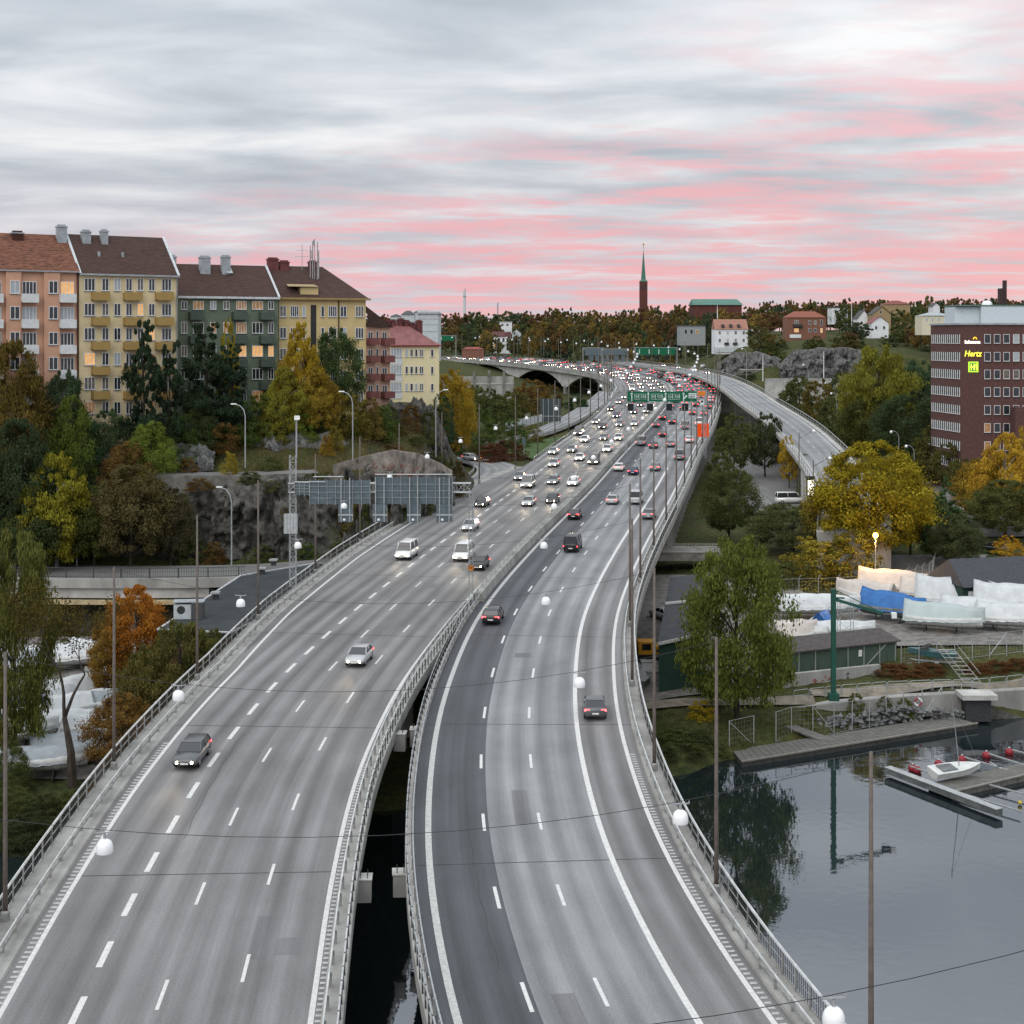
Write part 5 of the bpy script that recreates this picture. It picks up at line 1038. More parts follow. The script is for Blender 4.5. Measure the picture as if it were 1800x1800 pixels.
cliff('rock_face', [(1262, 640, 664, 575), (1290, 622, 664, 570), (1330, 618, 664, 566), (1372, 632, 664, 556)], rock, 'lower rock and scrub left of the grey cutting', 4, 40, 1.0, 5)
w_ = empty('retaining_wall', tuple(P(1345, 690, 535)), label='pale concrete wall with railing below the grey rock cutting', cat='wall'); MB().box(0, 36, 0, 1, -6, 4.2).build('wall', concrete_pale, w_); MB().box(0, 40, .2, .35, 4.2, 5.2).build('parapet', galv_worn, w_)
w_ = empty('retaining_wall', tuple(P(1300, 664, 560)), label='dark low wall under the scrub slope beyond the ramp', cat='wall'); MB().box(0, 20, 0, 1, -3, 3.0).build('wall', concrete_dark, w_); MB().box(0, 20, -.05, 1.1, 3.0, 3.3).build('coping', concrete_pale, w_)
# left hill: dark cliff above the lower street, rock knolls, graffiti wall
cliff('rock_cliff', [(-80, 850, 985, 199), (120, 858, 985, 198.5), (330, 866, 985, 198.5), (420, 846, 982, 198.5), (500, 838, 990, 199.5), (600, 838, 1000, 203), (660, 838, 1000, 207), (720, 840, 985, 214), (780, 842, 960, 226), (800, 850, 930, 233)], rock_dark, 'dark rock cliff above the lower street', 3, 150, 1.15, 8)
cliff('rock_knoll', [(405, 800, 815, 214), (440, 772, 815, 215), (480, 762, 815, 216), (540, 765, 815, 218), (590, 772, 815, 220), (640, 790, 812, 222)], rock, 'grey rock outcrop on the hillside above the upper street', 4, 60, .8, 9)
cliff('rock_knoll', [(664, 722, 775, 240), (690, 706, 780, 242), (730, 700, 780, 243), (757, 712, 795, 245), (775, 748, 815, 246), (790, 788, 830, 248)], rock_dark, 'dark rounded rock above the graffiti wall at the end of the hill', 4, 60, .45, 10)
cliff('rock_knoll', [(255, 790, 832, 205), (290, 778, 832, 206), (340, 782, 830, 207), (375, 796, 826, 208)], rock, 'pale boulder slope beside the upper street', 3, 40, .4, 12)
wallg = mat('stained graffiti wall', (.27, .24, .21), .9, .45, .6, detail=8); tile_w = [(585, 818, 850, 209), (640, 802, 850, 212), (690, 791, 848, 216), (735, 798, 846, 222), (772, 814, 846, 229), (795, 828, 846, 235)]
gw = empty('graffiti_wall', tuple(P(585, 850, 209)), label='concrete retaining wall with red and dark graffiti on the hillside', cat='wall'); mb = MB(); n = len(tile_w)
vv = [P(x, yt, d) for x, yt, yb, d in tile_w] + [P(x, yb + 3, d) for x, yt, yb, d in tile_w] + [P(x, yt, d) + Vector((0, .8, 0)) for x, yt, yb, d in tile_w]
mb.add([q - gw.location for q in vv], [(n + i, n + i + 1, i + 1, i) for i in range(n - 1)] + [(i, i + 1, 2 * n + i + 1, 2 * n + i) for i in range(n - 1)]); mb.build('wall', wallg, gw)
rg = random.Random(5)
for k in range(34):
    px = rg.uniform(640, 745); d = np.interp(px, [t[0] for t in tile_w], [t[3] for t in tile_w]) - .12; y = rg.uniform(817, 838); q = P(px, y, d) - gw.location; m_ = mat('red spray paint', (.28, .05, .03), .7) if 655 < px < 735 and k % 4 else mat('dark spray paint', (.03, .03, .035), .7)
    a = rg.uniform(-1.2, 1.2); l_ = rg.uniform(.3, 1.0); mb = MB(); pts = [q + Vector((math.sin(a + t * 2.0) * l_ * (t - .5) * 1.4, -.02 + (math.sin(a + t * 2.0) * l_ * (t - .5) * 1.4) * .35, l_ * math.cos(a) * (t - .5) * 1.3)) for t in np.linspace(0, 1, 6)]; mb.tube(pts, .06, 4); o = mb.build('graffiti_stroke', m_, gw)
# retaining wall of the upper street
uw = empty('street_wall', tuple(UPP.at(20, 2.6)), label='dark retaining wall with railing along the upper street', cat='wall'); uo = -Vector(uw.location)
link('wall', sweep(UPP, [(2.6, .35), (2.6, -2.6), (3.1, -2.9), (3.1, .35)], 0, UPP.S[-1] - 1, step=4).mesh('wall', concrete_dark), uw, uo)
# black flat-roofed building beside the left viaduct
roof_black = mat('black roofing felt', (.030, .036, .040), .8, .25, .4, bump=.2)
fb = empty('flat_roof_building', (-37, 146, 2), label='low building with large black felt roof beside the left viaduct', cat='building')
pts = [(-35.2, 147), (-27.6, 145.5), (-18.6, 187), (-25, 190), (-33, 180)]; pl = [(x + 37, y - 146) for x, y in pts]
MB().prism([(x * .985 + .2, y * .985 + .3) for x, y in pl], -1, 8.3).build('wall', mat('dark red wood wall', (.10, .035, .03), .8, .3, 2), fb); MB().prism(pl, 8.3, 8.75).build('roof', roof_black, fb)
n = len(pl); mb = MB()
for i in range(n): mb.beam((*pl[i], 8.8), (*pl[(i + 1) % n], 8.8), .25, .14)
mb.build('roof_trim', mat('pale roof trim', (.45, .46, .47), .5), fb)
q = P(322, 1073, 153); ac = empty('air_unit', (q.x, q.y, 10.78), label='pale ventilation unit with a round fan on the black roof', cat='ventilation'); ac.rotation_euler = (0, 0, .1)
MB().box(-.9, .9, -.6, .6, 0, 1.5).build('cabinet', w_grey, ac); MB().box(.9, 2.1, -.9, .9, 0, 1.7).build('housing', r_dark, ac); m7 = MB(); m7.lathe([(0, .02), (.42, .02), (.42, 0)], 16); o = m7.build('fan', dark_metal, ac); o.rotation_euler = (R(90), 0, 0); o.location = (-.15, -.6, .95); MB().box(-1.0, 2.2, -.7, 1.0, 1.7, 1.8).build('lid', zinc, ac)
for k, (px, py) in enumerate(((379, 1052), (461, 1008), (481, 993))):
    d = 2600 * 29.2 / (py - 590); q = P(px, py, d); v_ = empty('roof_vent', (q.x, d, 10.75), label=['squat roof vent nearest the viewer on the black roof', 'roof vent in the middle of the black roof', 'roof vent at the far edge of the black roof'][k], cat='vent'); MB().box(-.3, .3, -.3, .3, 0, .6).build('neck', dark_metal, v_); MB().box(-.5, .5, -.5, .5, .6, .8).build('cap', galv, v_)
# white shed on the upper street
sh = plain_house('white_shed', 128, 186, 808, 838, 201, 5, mat('whitewashed wall', (.42, .43, .43), .9, .35, 1.5), zinc, 'small whitewashed shed half hidden by trees beside the upper street', roofy=800, hip=1)
# ------------------------------------------------------------------ cars
car_glass = mat('car glass', (.012, .014, .017), .08, 0, spec=.8); tyre_m = mat('tyre rubber', (.015, .015, .016), .9); rim_m = mat('wheel rim', (.35, .36, .37), .4, .1, metal=.6)
head_m = mat('lit headlamp', (1, 1, 1), .3, 0, emit=(1.0, .84, .58), estr=40.0); tail_m = mat('lit tail lamp', (.6, .02, .02), .3, 0, emit=(1.0, .05, .055), estr=11.0); off_lamp = mat('unlit lamp', (.4, .4, .4), .2); off_tail = mat('unlit tail lamp', (.25, .02, .02), .3)
plate_m = mat('number plate', (.7, .7, .68), .5)
def car_mat(n, c): return mat('car paint ' + n, c, .28, .03, 1, spec=.6, metal=.2)
PAINT = {'silver': (.42, .43, .44), 'white': (.72, .72, .71), 'black': (.02, .02, .022), 'dark grey': (.09, .095, .10), 'dark blue': (.025, .04, .09), 'red': (.28, .02, .02), 'grey': (.22, .23, .24)}
CARM = {}
def car_body(kind):
    """lofted body: sections along x (length), front at +x. returns body, glass, meshes"""
    if kind in CARM: return CARM[kind]
    if kind == 'van':  Ln, W, H, prof, cab = 5.2, 1.95, 2.1, [(-2.6, .45, .95), (-2.55, .30, 1.15), (-1.0, .28, 1.15), (1.3, .28, 1.15), (2.2, .30, 1.05), (2.55, .40, .85), (2.62, .45, .7)], [(-2.52, -2.40), (1.2, 1.75)]
    elif kind == 'estate': Ln, W, H, prof, cab = 4.7, 1.8, 1.48, [(-2.35, .42, .80), (-2.28, .28, .95), (-1.0, .24, .94), (.8, .24, .92), (1.75, .26, .86), (2.22, .32, .76), (2.35, .40, .62)], [(-2.15, -1.85), (.25, 1.05)]
    else: Ln, W, H, prof, cab = 4.4, 1.78, 1.45, [(-2.2, .42, .82), (-2.1, .28, .96), (-1.0, .24, .95), (.7, .24, .92), (1.6, .26, .86), (2.05, .32, .76), (2.2, .40, .62)], [(-1.95, -1.2), (.1, .95)]
    mb = MB(); hw = W / 2; base = 0; n = 8
    for i, (x, zb, zt) in enumerate(prof):
        e = .86 if i in (0, len(prof) - 1) else (.95 if i in (1, len(prof) - 2) else 1.0); w_ = hw * e; zm = (zb * .45 + zt * .55)
        mb.v += [(x, -w_ * .92, zb), (x, -w_, zm - .12), (x, -w_ * .99, zm + .08), (x, -w_ * .90, zt), (x, w_ * .90, zt), (x, w_ * .99, zm + .08), (x, w_, zm - .12), (x, w_ * .92, zb)]
    for i in range(len(prof) - 1):
        for j in range(n): a = i * n + j; c = i * n + (j + 1) % n; mb.f.append((a, c, c + n, a + n)); mb.m.append(0)
    mb.f += [tuple(range(n))[::-1], tuple(range((len(prof) - 1) * n, len(prof) * n))]; mb.m += [0, 0]
    # cabin: roof and glass band
    (r0, r1), (f0, f1) = cab; zt = prof[2][2] - .01; tr = hw * .74; bw = hw * .90
    g = MB(); g.add([(r0, -bw, zt), (f1, -bw, zt), (f1, bw, zt), (r0, bw, zt), (r1, -tr, H - .06), (f0, -tr, H - .06), (f0, tr, H - .06), (r1, tr, H - .06)], [(0, 1, 5, 4), (1, 2, 6, 5), (2, 3, 7, 6), (3, 0, 4, 7)])
    rf = MB(); rf.add([(r1 - .05, -tr - .02, H - .07), (f0 + .05, -tr - .02, H - .07), (f0 + .05, tr + .02, H - .07), (r1 - .05, tr + .02, H - .07), (r1 + .15, -tr * .85, H), (f0 - .2, -tr * .85, H), (f0 - .2, tr * .85, H), (r1 + .15, tr * .85, H)], [(0, 1, 5, 4), (1, 2, 6, 5), (2, 3, 7, 6), (3, 0, 4, 7), (4, 5, 6, 7)])
    for (xa, xb) in ((r0, r1), (f1, f0), ((r0 + f1) / 2, (r1 + f0) / 2)):
        for s_ in (-1, 1): rf.beam((xa, s_ * bw * 1.0, zt), (xb, s_ * (tr + .012), H - .06), .09, .06)
    CARM[kind] = (Ln, W, H, mb.mesh('body', car_mat('silver', PAINT['silver']), True), g.mesh('windows', car_glass), rf.mesh('roof', car_mat('silver', PAINT['silver']), True)); return CARM[kind]
whl = MB().lathe([(0, -.10), (.32, -.10), (.33, -.05), (.33, .05), (.32, .10), (0, .10)], 12).mesh('wheel', tyre_m); rim = MB().lathe([(0, .105), (.19, .105), (.20, .08)], 10).mesh('rim', rim_m)
def lamp_me(m, name, w_=.34, h_=.17): return MB().box(-.04, .04, -w_ / 2, w_ / 2, -h_ / 2, h_ / 2).mesh(name, m)
LM = {k: lamp_me(m, n, .40 if 'tail' in n else .34, .16) for k, m, n in (('h', head_m, 'headlight'), ('t', tail_m, 'tail_light'), ('oh', off_lamp, 'headlight'), ('ot', off_tail, 'tail_light'))}
plm = MB().box(-.02, .02, -.26, .26, -.06, .06).mesh('number_plate', plate_m)
def car(kind, colour, loc, rz, label, lit=True, group=None, cat='car', beam=0.0, parts=True):
    Ln, W, H, bm, gm, rm = car_body(kind); t = empty('car' if kind != 'van' else 'van', loc, rz, label, cat if kind != 'van' else 'van', group); m_ = car_mat(colour, PAINT[colour])
    for nme, me in (('body', bm), ('roof', rm)):
        o = link(nme, me, t); o.material_slots[0].link = 'OBJECT'; o.material_slots[0].material = m_
    link('windows', gm, t); f = Ln / 2
    for s_ in (-1, 1):
        o = link('headlight', LM['h' if lit else 'oh'], t, (f - .05 if kind != 'van' else f + .03, s_ * W * .345, .53 if kind != 'van' else .62)); o.rotation_euler = (0, 0, s_ * .3); o = link('tail_light', LM['t' if lit else 'ot'], t, (-f + .05, s_ * W * .36, .80))
        if parts:
            for x in (f * .62, -f * .60):
                w_ = link('wheel', whl, t, (x, s_ * (W / 2 - .11), .33)); w_.rotation_euler = (R(-90 * s_), 0, 0); link('rim', rim, w_)
    if parts: link('number_plate', plm, t, (f - .0, 0, .45)); link('number_plate', plm, t, (-f - .0, 0, .55))
    if beam:
        ld = bpy.data.lights.new('headlight_beam', 'SPOT'); ld.energy = beam; ld.spot_size = R(46); ld.spot_blend = 1.0; ld.color = (1.0, .80, .52); ld.shadow_soft_size = .25; lo_ = bpy.data.objects.new('headlight_beam', ld); COL.objects.link(lo_); lo_.parent = t; lo_.location = (f + .15, 0, .70); lo_.rotation_euler = (R(90 + 3.5), 0, R(-90))
    return t
def gcar(kind, colour, px, py, d, rz, label):
    q = P(px, py, d); z = ground(q.x, q.y) + .25; return car(kind, colour, (q.x, q.y, z), rz, label, lit=False, cat='car')
gcar('van', 'white', 1388, 886, 274, .05, 'white van parked at the near end of the car park'); gcar('estate', 'dark grey', 1694, 884, 268, 1.75, 'dark grey car parked at the kerb below the office block'); gcar('hatch', 'silver', 1702, 893, 260, 1.75, 'silver car parked in front of the dark grey one'); gcar('estate', 'black', 1745, 968, 226, 2.2, 'black car parked behind the dark-roofed boathouse')
gcar('hatch', 'silver', 1165, 1035, 186, 2.0, 'silver car standing in the yard under the right viaduct'); gcar('van', 'white', 1490, 748, 420, .4, 'white van parked beyond the viaduct ramp'); gcar('hatch', 'white', 1236, 606, 640, 1.2, 'white car on the steep street beside the orange-roofed house')
gcar('hatch', 'dark grey', 243, 832, 205, .1, 'dark car parked on the upper street beside the shed')
# ------------------------------------------------------------------ boats under covers
hull_w = mat('white hull', (.55, .56, .55), .4, .1, 1); tarps = {'white': mat('white tarpaulin', (.50, .52, .53), .55, .1, .9, bump=.35, bscale=2.5), 'pinkish': mat('cream tarpaulin', (.52, .47, .43), .55, .1, .9, bump=.35, bscale=2.5), 'blue': mat('blue tarpaulin', (.03, .13, .36), .5, .15, .9, bump=.35, bscale=2.5), 'striped': mat('pale green tarpaulin', (.38, .44, .44), .55, .07, .7, bump=.35, bscale=2.5), 'grey': mat('grey tarpaulin', (.30, .33, .36), .6, .15, 1, bump=.35, bscale=2.5)}
hull_b = mat('dark boot hull', (.14, .15, .15), .6, .3, 1)
def covered_boat(px, py, d, Ln, rz, ch, colour, label, beam=2.9, hullm=None, zb=None, rnd=0.0, seed=0, sag=.25):
    q = P(px, py, d); z = zb if zb is not None else ground(q.x, q.y) + .2; t = empty('covered_boat', (q.x, q.y, z), rz, label, 'boat', 'boats laid up on land'); r = np.random.default_rng(seed + int(px))
    n = 11; hb = MB(); hh = 1.75; lo_ = .75
    W = lambda s_: beam / 2 * (1 - max(0, (s_ - .45) / .55) ** 2.2) * (.86 + .14 * min(1, s_ * 4))
    for i in range(n):
        s_ = i / (n - 1); x = (s_ - .5) * Ln; w_ = max(W(s_), .04); sh = hh + .35 * max(0, s_ - .4); kl = lo_ + .5 * max(0, s_ - .7) * 3 * .6
        hb.v += [(x, 0, kl - .25), (x, -w_ * .7, kl + .1), (x, -w_, (kl + sh) / 2 + .1), (x, -w_ * 1.02, sh), (x, w_ * 1.02, sh), (x, w_, (kl + sh) / 2 + .1), (x, w_ * .7, kl + .1)]
    for i in range(n - 1):
        for j in range(7): a = i * 7 + j; c = i * 7 + (j + 1) % 7; hb.f.append((a, c, c + 7, a + 7)); hb.m.append(0)
    hb.f.append(tuple(range(7))[::-1]); hb.m.append(0); hb.build('hull', hullm or hull_w, t, smooth=True)
    ch *= .84; tb = MB(); m = 19; cs = 9
    for i in range(m):
        s_ = -.03 + 1.06 * i / (m - 1); x = (s_ - .5) * Ln; w_ = max(W(min(max(s_, 0), 1)), .10) * 1.10; top = hh + ch * (1 - .22 * s_ - .05 * math.sin(s_ * 9)) - sag * math.sin(s_ * math.pi * 3) ** 2 * .4; bot = hh - .55 + .25 * s_
        for j in range(cs):
            a = j / (cs - 1) * 2 - 1; flat = abs(a); y = a * w_; zz_ = bot + (top - bot) * (1 - flat ** (1.15 + rnd * 2.2)) if flat < .98 else bot
            zz_ += -.10 * math.sin(i * 1.57) ** 2 * (1 - abs(2 * flat - 1)) + r.normal(0, .018); tb.v.append((x, y * (1 - .05 * math.sin(i * 1.57) ** 2) + r.normal(0, .012), zz_ + (.06 * math.sin(i * 2.6 + 1) if flat > .9 else 0)))
    for i in range(m - 1):
        for j in range(cs - 1): a = i * cs + j; tb.f.append((a, a + 1, a + cs + 1, a + cs)); tb.m.append(0)
    tb.f += [tuple(range(cs)), tuple((m - 1) * cs + j for j in range(cs))[::-1]]; tb.m += [0, 0]; tb.build('tarpaulin', tarps[colour], t, smooth=True)
    rp_ = MB()
    for i in range(1, 18, 3):
        for k in (-1, 1):
            j = 0 if k < 0 else cs - 1; a = Vector(tb.v[i * cs + j]); rp_.tube([a + Vector((0, k * .02, .05)), a + Vector((.1, -k * .25, -.75))], .015, 3)
    rp_.build('tie_ropes', dark_metal, t)
    cr = MB()
    for s_ in (.25, .65):
        x = (s_ - .5) * Ln
        for k in (-1, 1): cr.beam((x, k * .9, -.2), (x, k * .5, lo_ + .35), .12, .12)
        cr.beam((x, -1.1, .0), (x, 1.1, .0), .16, .16)
    cr.build('cradle', dark_metal, t); return t
covered_boat(1438, 1092, 184, 10.0, 0.02, 1.7, 'white', 'long boat with rounded white cover, left of the green crane', 3.4, rnd=1.0)
covered_boat(1520, 1084, 191, 9.0, 2.2, 2.2, 'pinkish', 'boat under a cream tarpaulin just left of the blue one')
covered_boat(1577, 1072, 197, 9.5, -.35, 2.6, 'pinkish', 'boat under a tall cream tarpaulin behind the blue one')
covered_boat(1571, 1096, 182, 8.2, -.75, 2.5, 'blue', 'boat under a bright blue tarpaulin', hullm=hull_b)
covered_boat(1660, 1110, 176, 8.8, -.42, 2.2, 'striped', 'boat under a pale green tarpaulin with its white bow showing, right of the blue one')
covered_boat(1645, 1075, 192, 8.5, -.45, 2.0, 'pinkish', 'boat under a low cream cover behind the pale green one')
covered_boat(1700, 1085, 188, 12.0, -.35, 3.2, 'white', 'largest white covered boat, in front of the boathouse', 3.4)
covered_boat(1725, 1105, 178, 9.0, -.38, 2.5, 'white', 'white covered boat between the pale green one and the rightmost')
covered_boat(1790, 1082, 184, 10.0, -.35, 3.0, 'white', 'tall white covered boat at the right edge beneath the boathouse roof', 3.2)
covered_boat(1785, 1108, 176, 8.5, -.3, 2.1, 'white', 'rightmost white covered boat near the yard fence')
covered_boat(1480, 1120, 171, 7.5, .1, 1.0, 'white', 'low boat with white cover behind the green shed', seed=4)
covered_boat(1448, 1112, 175, 4.5, 1.1, 1.4, 'blue', 'small boat with crumpled blue cover behind the crane mast')
covered_boat(1398, 1130, 168, 6.0, .5, 2.2, 'pinkish', 'cream tent cover behind the left end of the green shed', 3.0)
covered_boat(1415, 1122, 170, 5.5, -.6, .9, 'white', 'white dinghy cover beside the cream tent', 2.2)
for k, (px, py, d, Ln, rz, ch, c, lb) in enumerate(((150, 1120, 152, 9, .9, 1.8, 'white', 'white covered boat below the street bridge, beside the bare tree'), (100, 1150, 148, 8, 1.2, 1.6, 'white', 'white covered boat left of the bare tree'), (230, 1130, 156, 9, .5, 1.8, 'white', 'white covered boat behind the orange tree'), (110, 1215, 140, 8.5, .2, 1.2, 'white', 'broad white covered boat under the willow'), (60, 1190, 145, 7, .3, 1.0, 'blue', 'boat with blue cover under the left willow'), (140, 1290, 132, 8, .4, 1.6, 'grey', 'grey covered boat behind the bare tree trunk'), (70, 1345, 128, 8, .15, 1.3, 'grey', 'grey covered boat near the left shore'), (185, 1255, 137, 8, -.3, 1.5, 'white', 'white covered boat right of the bare trunk'), (225, 1175, 148, 7, .6, 1.2, 'grey', 'grey covered boat below the orange tree'), (20, 1255, 137, 8, .2, 1.3, 'white', 'white covered boat at the left edge'), (250, 1345, 130, 6, .4, .8, 'white', 'low white boat cover near the left viaduct'), (120, 1095, 166, 9, .3, 1.7, 'white', 'white covered boat just under the street bridge'), (60, 1100, 164, 8, .8, 1.5, 'grey', 'grey covered boat under the street bridge behind the willow'), (190, 1098, 168, 9, -.2, 1.6, 'white', 'white covered boat under the street bridge beside the orange maple'), (155, 1165, 146, 8, .7, 1.5, 'white', 'white covered boat in the middle of the left boat park'))):
    q = P(px, py, d); covered_boat(px, py, d, Ln, rz, ch, c, lb, zb=ground(q.x, q.y) + .1)
# open motor boats
def motor_boat(px, py, d, Ln, rz, hullm, label, zb=None, name='motor_boat'):
    q = P(px, py, d); z = zb if zb is not None else ground(q.x, q.y) + .75; t = empty(name, (q.x, q.y, z), rz, label, 'boat'); n = 10; hb = MB(); bw = Ln * .18
    for i in range(n):
        s_ = i / (n - 1); x = (s_ - .5) * Ln; w_ = max(bw * (1 - max(0, (s_ - .4) / .6) ** 2), .04); hb.v += [(x, 0, .35 * s_ ** 3), (x, -w_ * .8, .2 + .3 * s_ ** 3), (x, -w_, .75 + .25 * s_), (x, w_, .75 + .25 * s_), (x, w_ * .8, .2 + .3 * s_ ** 3)]
    for i in range(n - 1):
        for j in range(5): a = i * 5 + j; c = i * 5 + (j + 1) % 5; hb.f.append((a, c, c + 5, a + 5)); hb.m.append(0)
    hb.f.append(tuple(range(5))[::-1]); hb.m.append(0); hb.build('hull', hullm, t)
    mb = MB(); mb.add([(.1 * Ln, -bw * .7, .85), (.1 * Ln, bw * .7, .85), (.25 * Ln, bw * .5, .95), (.25 * Ln, -bw * .5, .95), (0, -bw * .6, 1.5), (0, bw * .6, 1.5), (.1 * Ln, bw * .45, 1.5), (.1 * Ln, -bw * .45, 1.5)], [(2, 3, 7, 6), (0, 3, 7, 4), (1, 2, 6, 5), (4, 5, 6, 7)]); mb.build('windscreen', car_glass, t)
    MB().box(-.36 * Ln, -.05 * Ln, -bw * .7, bw * .7, .84, .9).build('cockpit', hull_b, t); return t
motor_boat(1531, 1122, 168, 4.6, -.4, hull_w, 'small white motor boat with windscreen behind the fence'); mbt = motor_boat(1638, 1140, 164, 5.2, 2.75, mat('teal hull', (.05, .12, .13), .4, .1), 'dark teal motor boat on a trailer behind the yard fence')
MB().beam((-2.4, 0, -.35), (3.2, 0, -.35), .2, .15).beam((-.6, -1, -.4), (-.6, 1, -.4), .12, .12).tube([(-.6, -1, -.4), (-.6, -.85, -.4)], .3, 10).tube([(-.6, .85, -.4), (-.6, 1, -.4)], .3, 10).build('trailer', galv, mbt)
# sailing dinghy lying on the jetty
q = P(1680, 1362, 131.5); dg = motor_boat(1680, 1362, 132, 5.0, .33, hull_w, 'white sailing dinghy with bare mast heeled on the jetty', zb=.75, name='sailing_dinghy'); dg.rotation_euler = (R(10), 0, .33); [bpy.data.objects.remove(c) for c in list(dg.children) if c.name.startswith('windscreen')]
MB().tube([(.35, 0, .5), (-.9, .6, 7.2)], [.05, .03], 6).build('mast', galv, dg); MB().tube([(-.4, .35, 4.8), (-.9, -.1, 4.7)], .02, 4).tube([(2.2, 0, 1.0), (-.9, .6, 7.1)], .012, 4).build('rigging', galv_worn, dg)
# ------------------------------------------------------------------ pontoon, jetty, buoys
wood_grey = mat('grey weathered planks', (.13, .125, .115), .9, .3, 1.2, stretch=(1, 6, 1)); 
pn = empty('pontoon', (21, 137, 0), label='long grey floating pontoon along the shore', cat='pontoon'); pts = [(.3, 0), (26.4, 13.6), (24.5, 16.8), (0, 4)]
MB().prism(pts, -.3, .42).build('float', mat('dark pontoon side', (.05, .048, .045), .8, .3), pn)
nb = 40
for k in range(nb):
    a, b_ = k / nb, (k + .93) / nb; A = Vector((*pts[0], 0)).lerp(Vector((*pts[1], 0)), a); B = Vector((*pts[0], 0)).lerp(Vector((*pts[1], 0)), b_); C = Vector((*pts[3], 0)).lerp(Vector((*pts[2], 0)), b_); E_ = Vector((*pts[3], 0)).lerp(Vector((*pts[2], 0)), a)
    MB().prism([(A.x, A.y), (B.x, B.y), (C.x, C.y), (E_.x, E_.y)], .42, .5).build('plank', wood_grey, pn)
MB().beam((.3, 0, .56), (26.4, 13.6, .56), .18, .14).build('edge_beam', mat('pale edge timber', (.22, .21, .19), .9), pn)
jt = empty('jetty', tuple(P(1650, 1385, 129)), label='grey floating jetty with mooring booms on the right', cat='jetty'); jt.location.z = 0; jo = -Vector(jt.location)
def W0(px, py, z=.5): d = F * (HC - z) / (py - YH); return Vector(((px - CX) / F * d, d, z))
c = [W0(1632, 1377), W0(1674, 1393), W0(1900, 1340), W0(1900, 1318)]; MB().prism([(v.x, v.y) for v in c], -.3, .5).build('float', wood_grey, jt, jo)
c2 = [W0(1632, 1377), W0(1674, 1393), W0(1900, 1340)]
MB().beam(c[1] + Vector((0, 0, .06)), c[2] + Vector((0, 0, .06)), .2, .12).build('edge_beam', MATS['pale edge timber'], jt, jo)
a_, b_ = W0(1560, 1353), W0(1757, 1428); MB().beam(a_, b_, .7, .5).beam(a_ + Vector((0, 0, .28)), b_ + Vector((0, 0, .28)), .8, .06, 1).build('float_boom', [hull_b, galv], jt, jo)
for pa, pb in (((1600, 1347), (1650, 1364)), ((1648, 1336), (1700, 1357)), ((1692, 1330), (1772, 1354)), ((1732, 1323), (1800, 1345)), ((1775, 1317), (1830, 1332)), ((1738, 1379), (1800, 1396)), ((1688, 1394), (1793, 1426)), ((1760, 1352), (1740, 1340))):
    A, B = W0(*pa, .45), W0(*pb, .45); MB().beam(A, B, .14, .12).build('mooring_boom', galv, jt, jo)
redb = mat('red buoy', (.26, .02, .03), .4, .1)
for k, (px, py) in enumerate(((1604, 1354), (1612, 1357), (1650, 1346), (1691, 1338), (1734, 1331), (1774, 1325))):
    q = W0(px, py, .05); t = empty('mooring_buoy', tuple(q), label=f'red mooring buoy by the jetty booms, {ordn(k + 1)} from the left', cat='buoy', group='red buoys'); MB().lathe([(0, -.2), (.3, -.1), (.42, .12), (.36, .36), (.16, .52), (0, .54)], 12).build('float', redb, t, smooth=True); MB().lathe([(.06, .5), (.12, .58), (.06, .66), (0, .66)], 8).build('eye', galv, t)
q = W0(1793, 1413, .1); t = empty('mooring_buoy', tuple(q), label='small yellow buoy at the end of the lowest boom', cat='buoy'); MB().lathe([(0, -.1), (.18, 0), (.2, .2), (0, .34)], 10).build('float', mat('yellow buoy', (.5, .4, .08), .5), t, smooth=True); MB().tube([(0, 0, .3), (0, 0, .7)], .03, 5).build('eye', galv, t)
# ------------------------------------------------------------------ shed, crane, fences, quay
grn = mat('green boarded wall', (.060, .092, .068), .85, .25, 1.3, stretch=(8, 8, .4)); grn_d = mat('dark green trim', S(36, 62, 52), .7, .1)
gs = Bld('green_shed', 1372, 158, 1576, 164.5, 3.3, 'long green wooden shed with dark felt roof behind the quay', 'shed'); L_ = gs.len
gs.part('wall', MB().box(0, L_, 0, 3, -.3, 2.75), grn); mb = MB(); mb.add([(-.3, -.35, 2.7), (L_ + .3, -.35, 2.7), (L_ + .3, 3.2, 3.5), (-.3, 3.2, 3.5), (-.3, -.35, 2.85), (L_ + .3, -.35, 2.85), (L_ + .3, 3.2, 3.65), (-.3, 3.2, 3.65)], [(0, 1, 5, 4), (1, 2, 6, 5), (2, 3, 7, 6), (3, 0, 4, 7), (4, 5, 6, 7), (3, 2, 1, 0)]); gs.part('roof', mb, mat('brown grey felt', (.075, .065, .065), .9, .2))
for k in range(8): x = .2 + (L_ - .4) * k / 7; gs.part('batten', MB().box(x - .05, x + .05, -.06, .0, -.2, 2.7), mat('pale batten', (.30, .32, .30), .8))
gs.part('brace', MB().beam((L_ * .72, -.04, .3), (L_ * .9, -.04, 2.5), .05, .12), MATS['pale batten']); gs.part('notice', MB().box(L_ * .66, L_ * .69, -.08, -.065, 1.5, 2.2), plate_m)
lw_ = Bld('quay_wall', 1372, 155.5, 1548, 160.5, 2.6, 'low grey concrete wall with graffiti below the green shed', 'wall'); lw_.part('wall', MB().box(0, lw_.len, 0, .5, -.4, 1.7), concrete)
for k in range(14):
    x = lw_.len * (.30 + .3 * random.random()) if k < 10 else lw_.len * .65; z = .4 + random.random() * .6; lw_.part('graffiti_stroke', MB().tube([(x, -.02, z), (x + .2, -.02, z + .25), (x + .35, -.02, z + .05)], .035, 4), mat('red spray paint', (.28, .05, .03), .7) if k < 10 else mat('dark spray paint', (.03, .03, .035), .7))
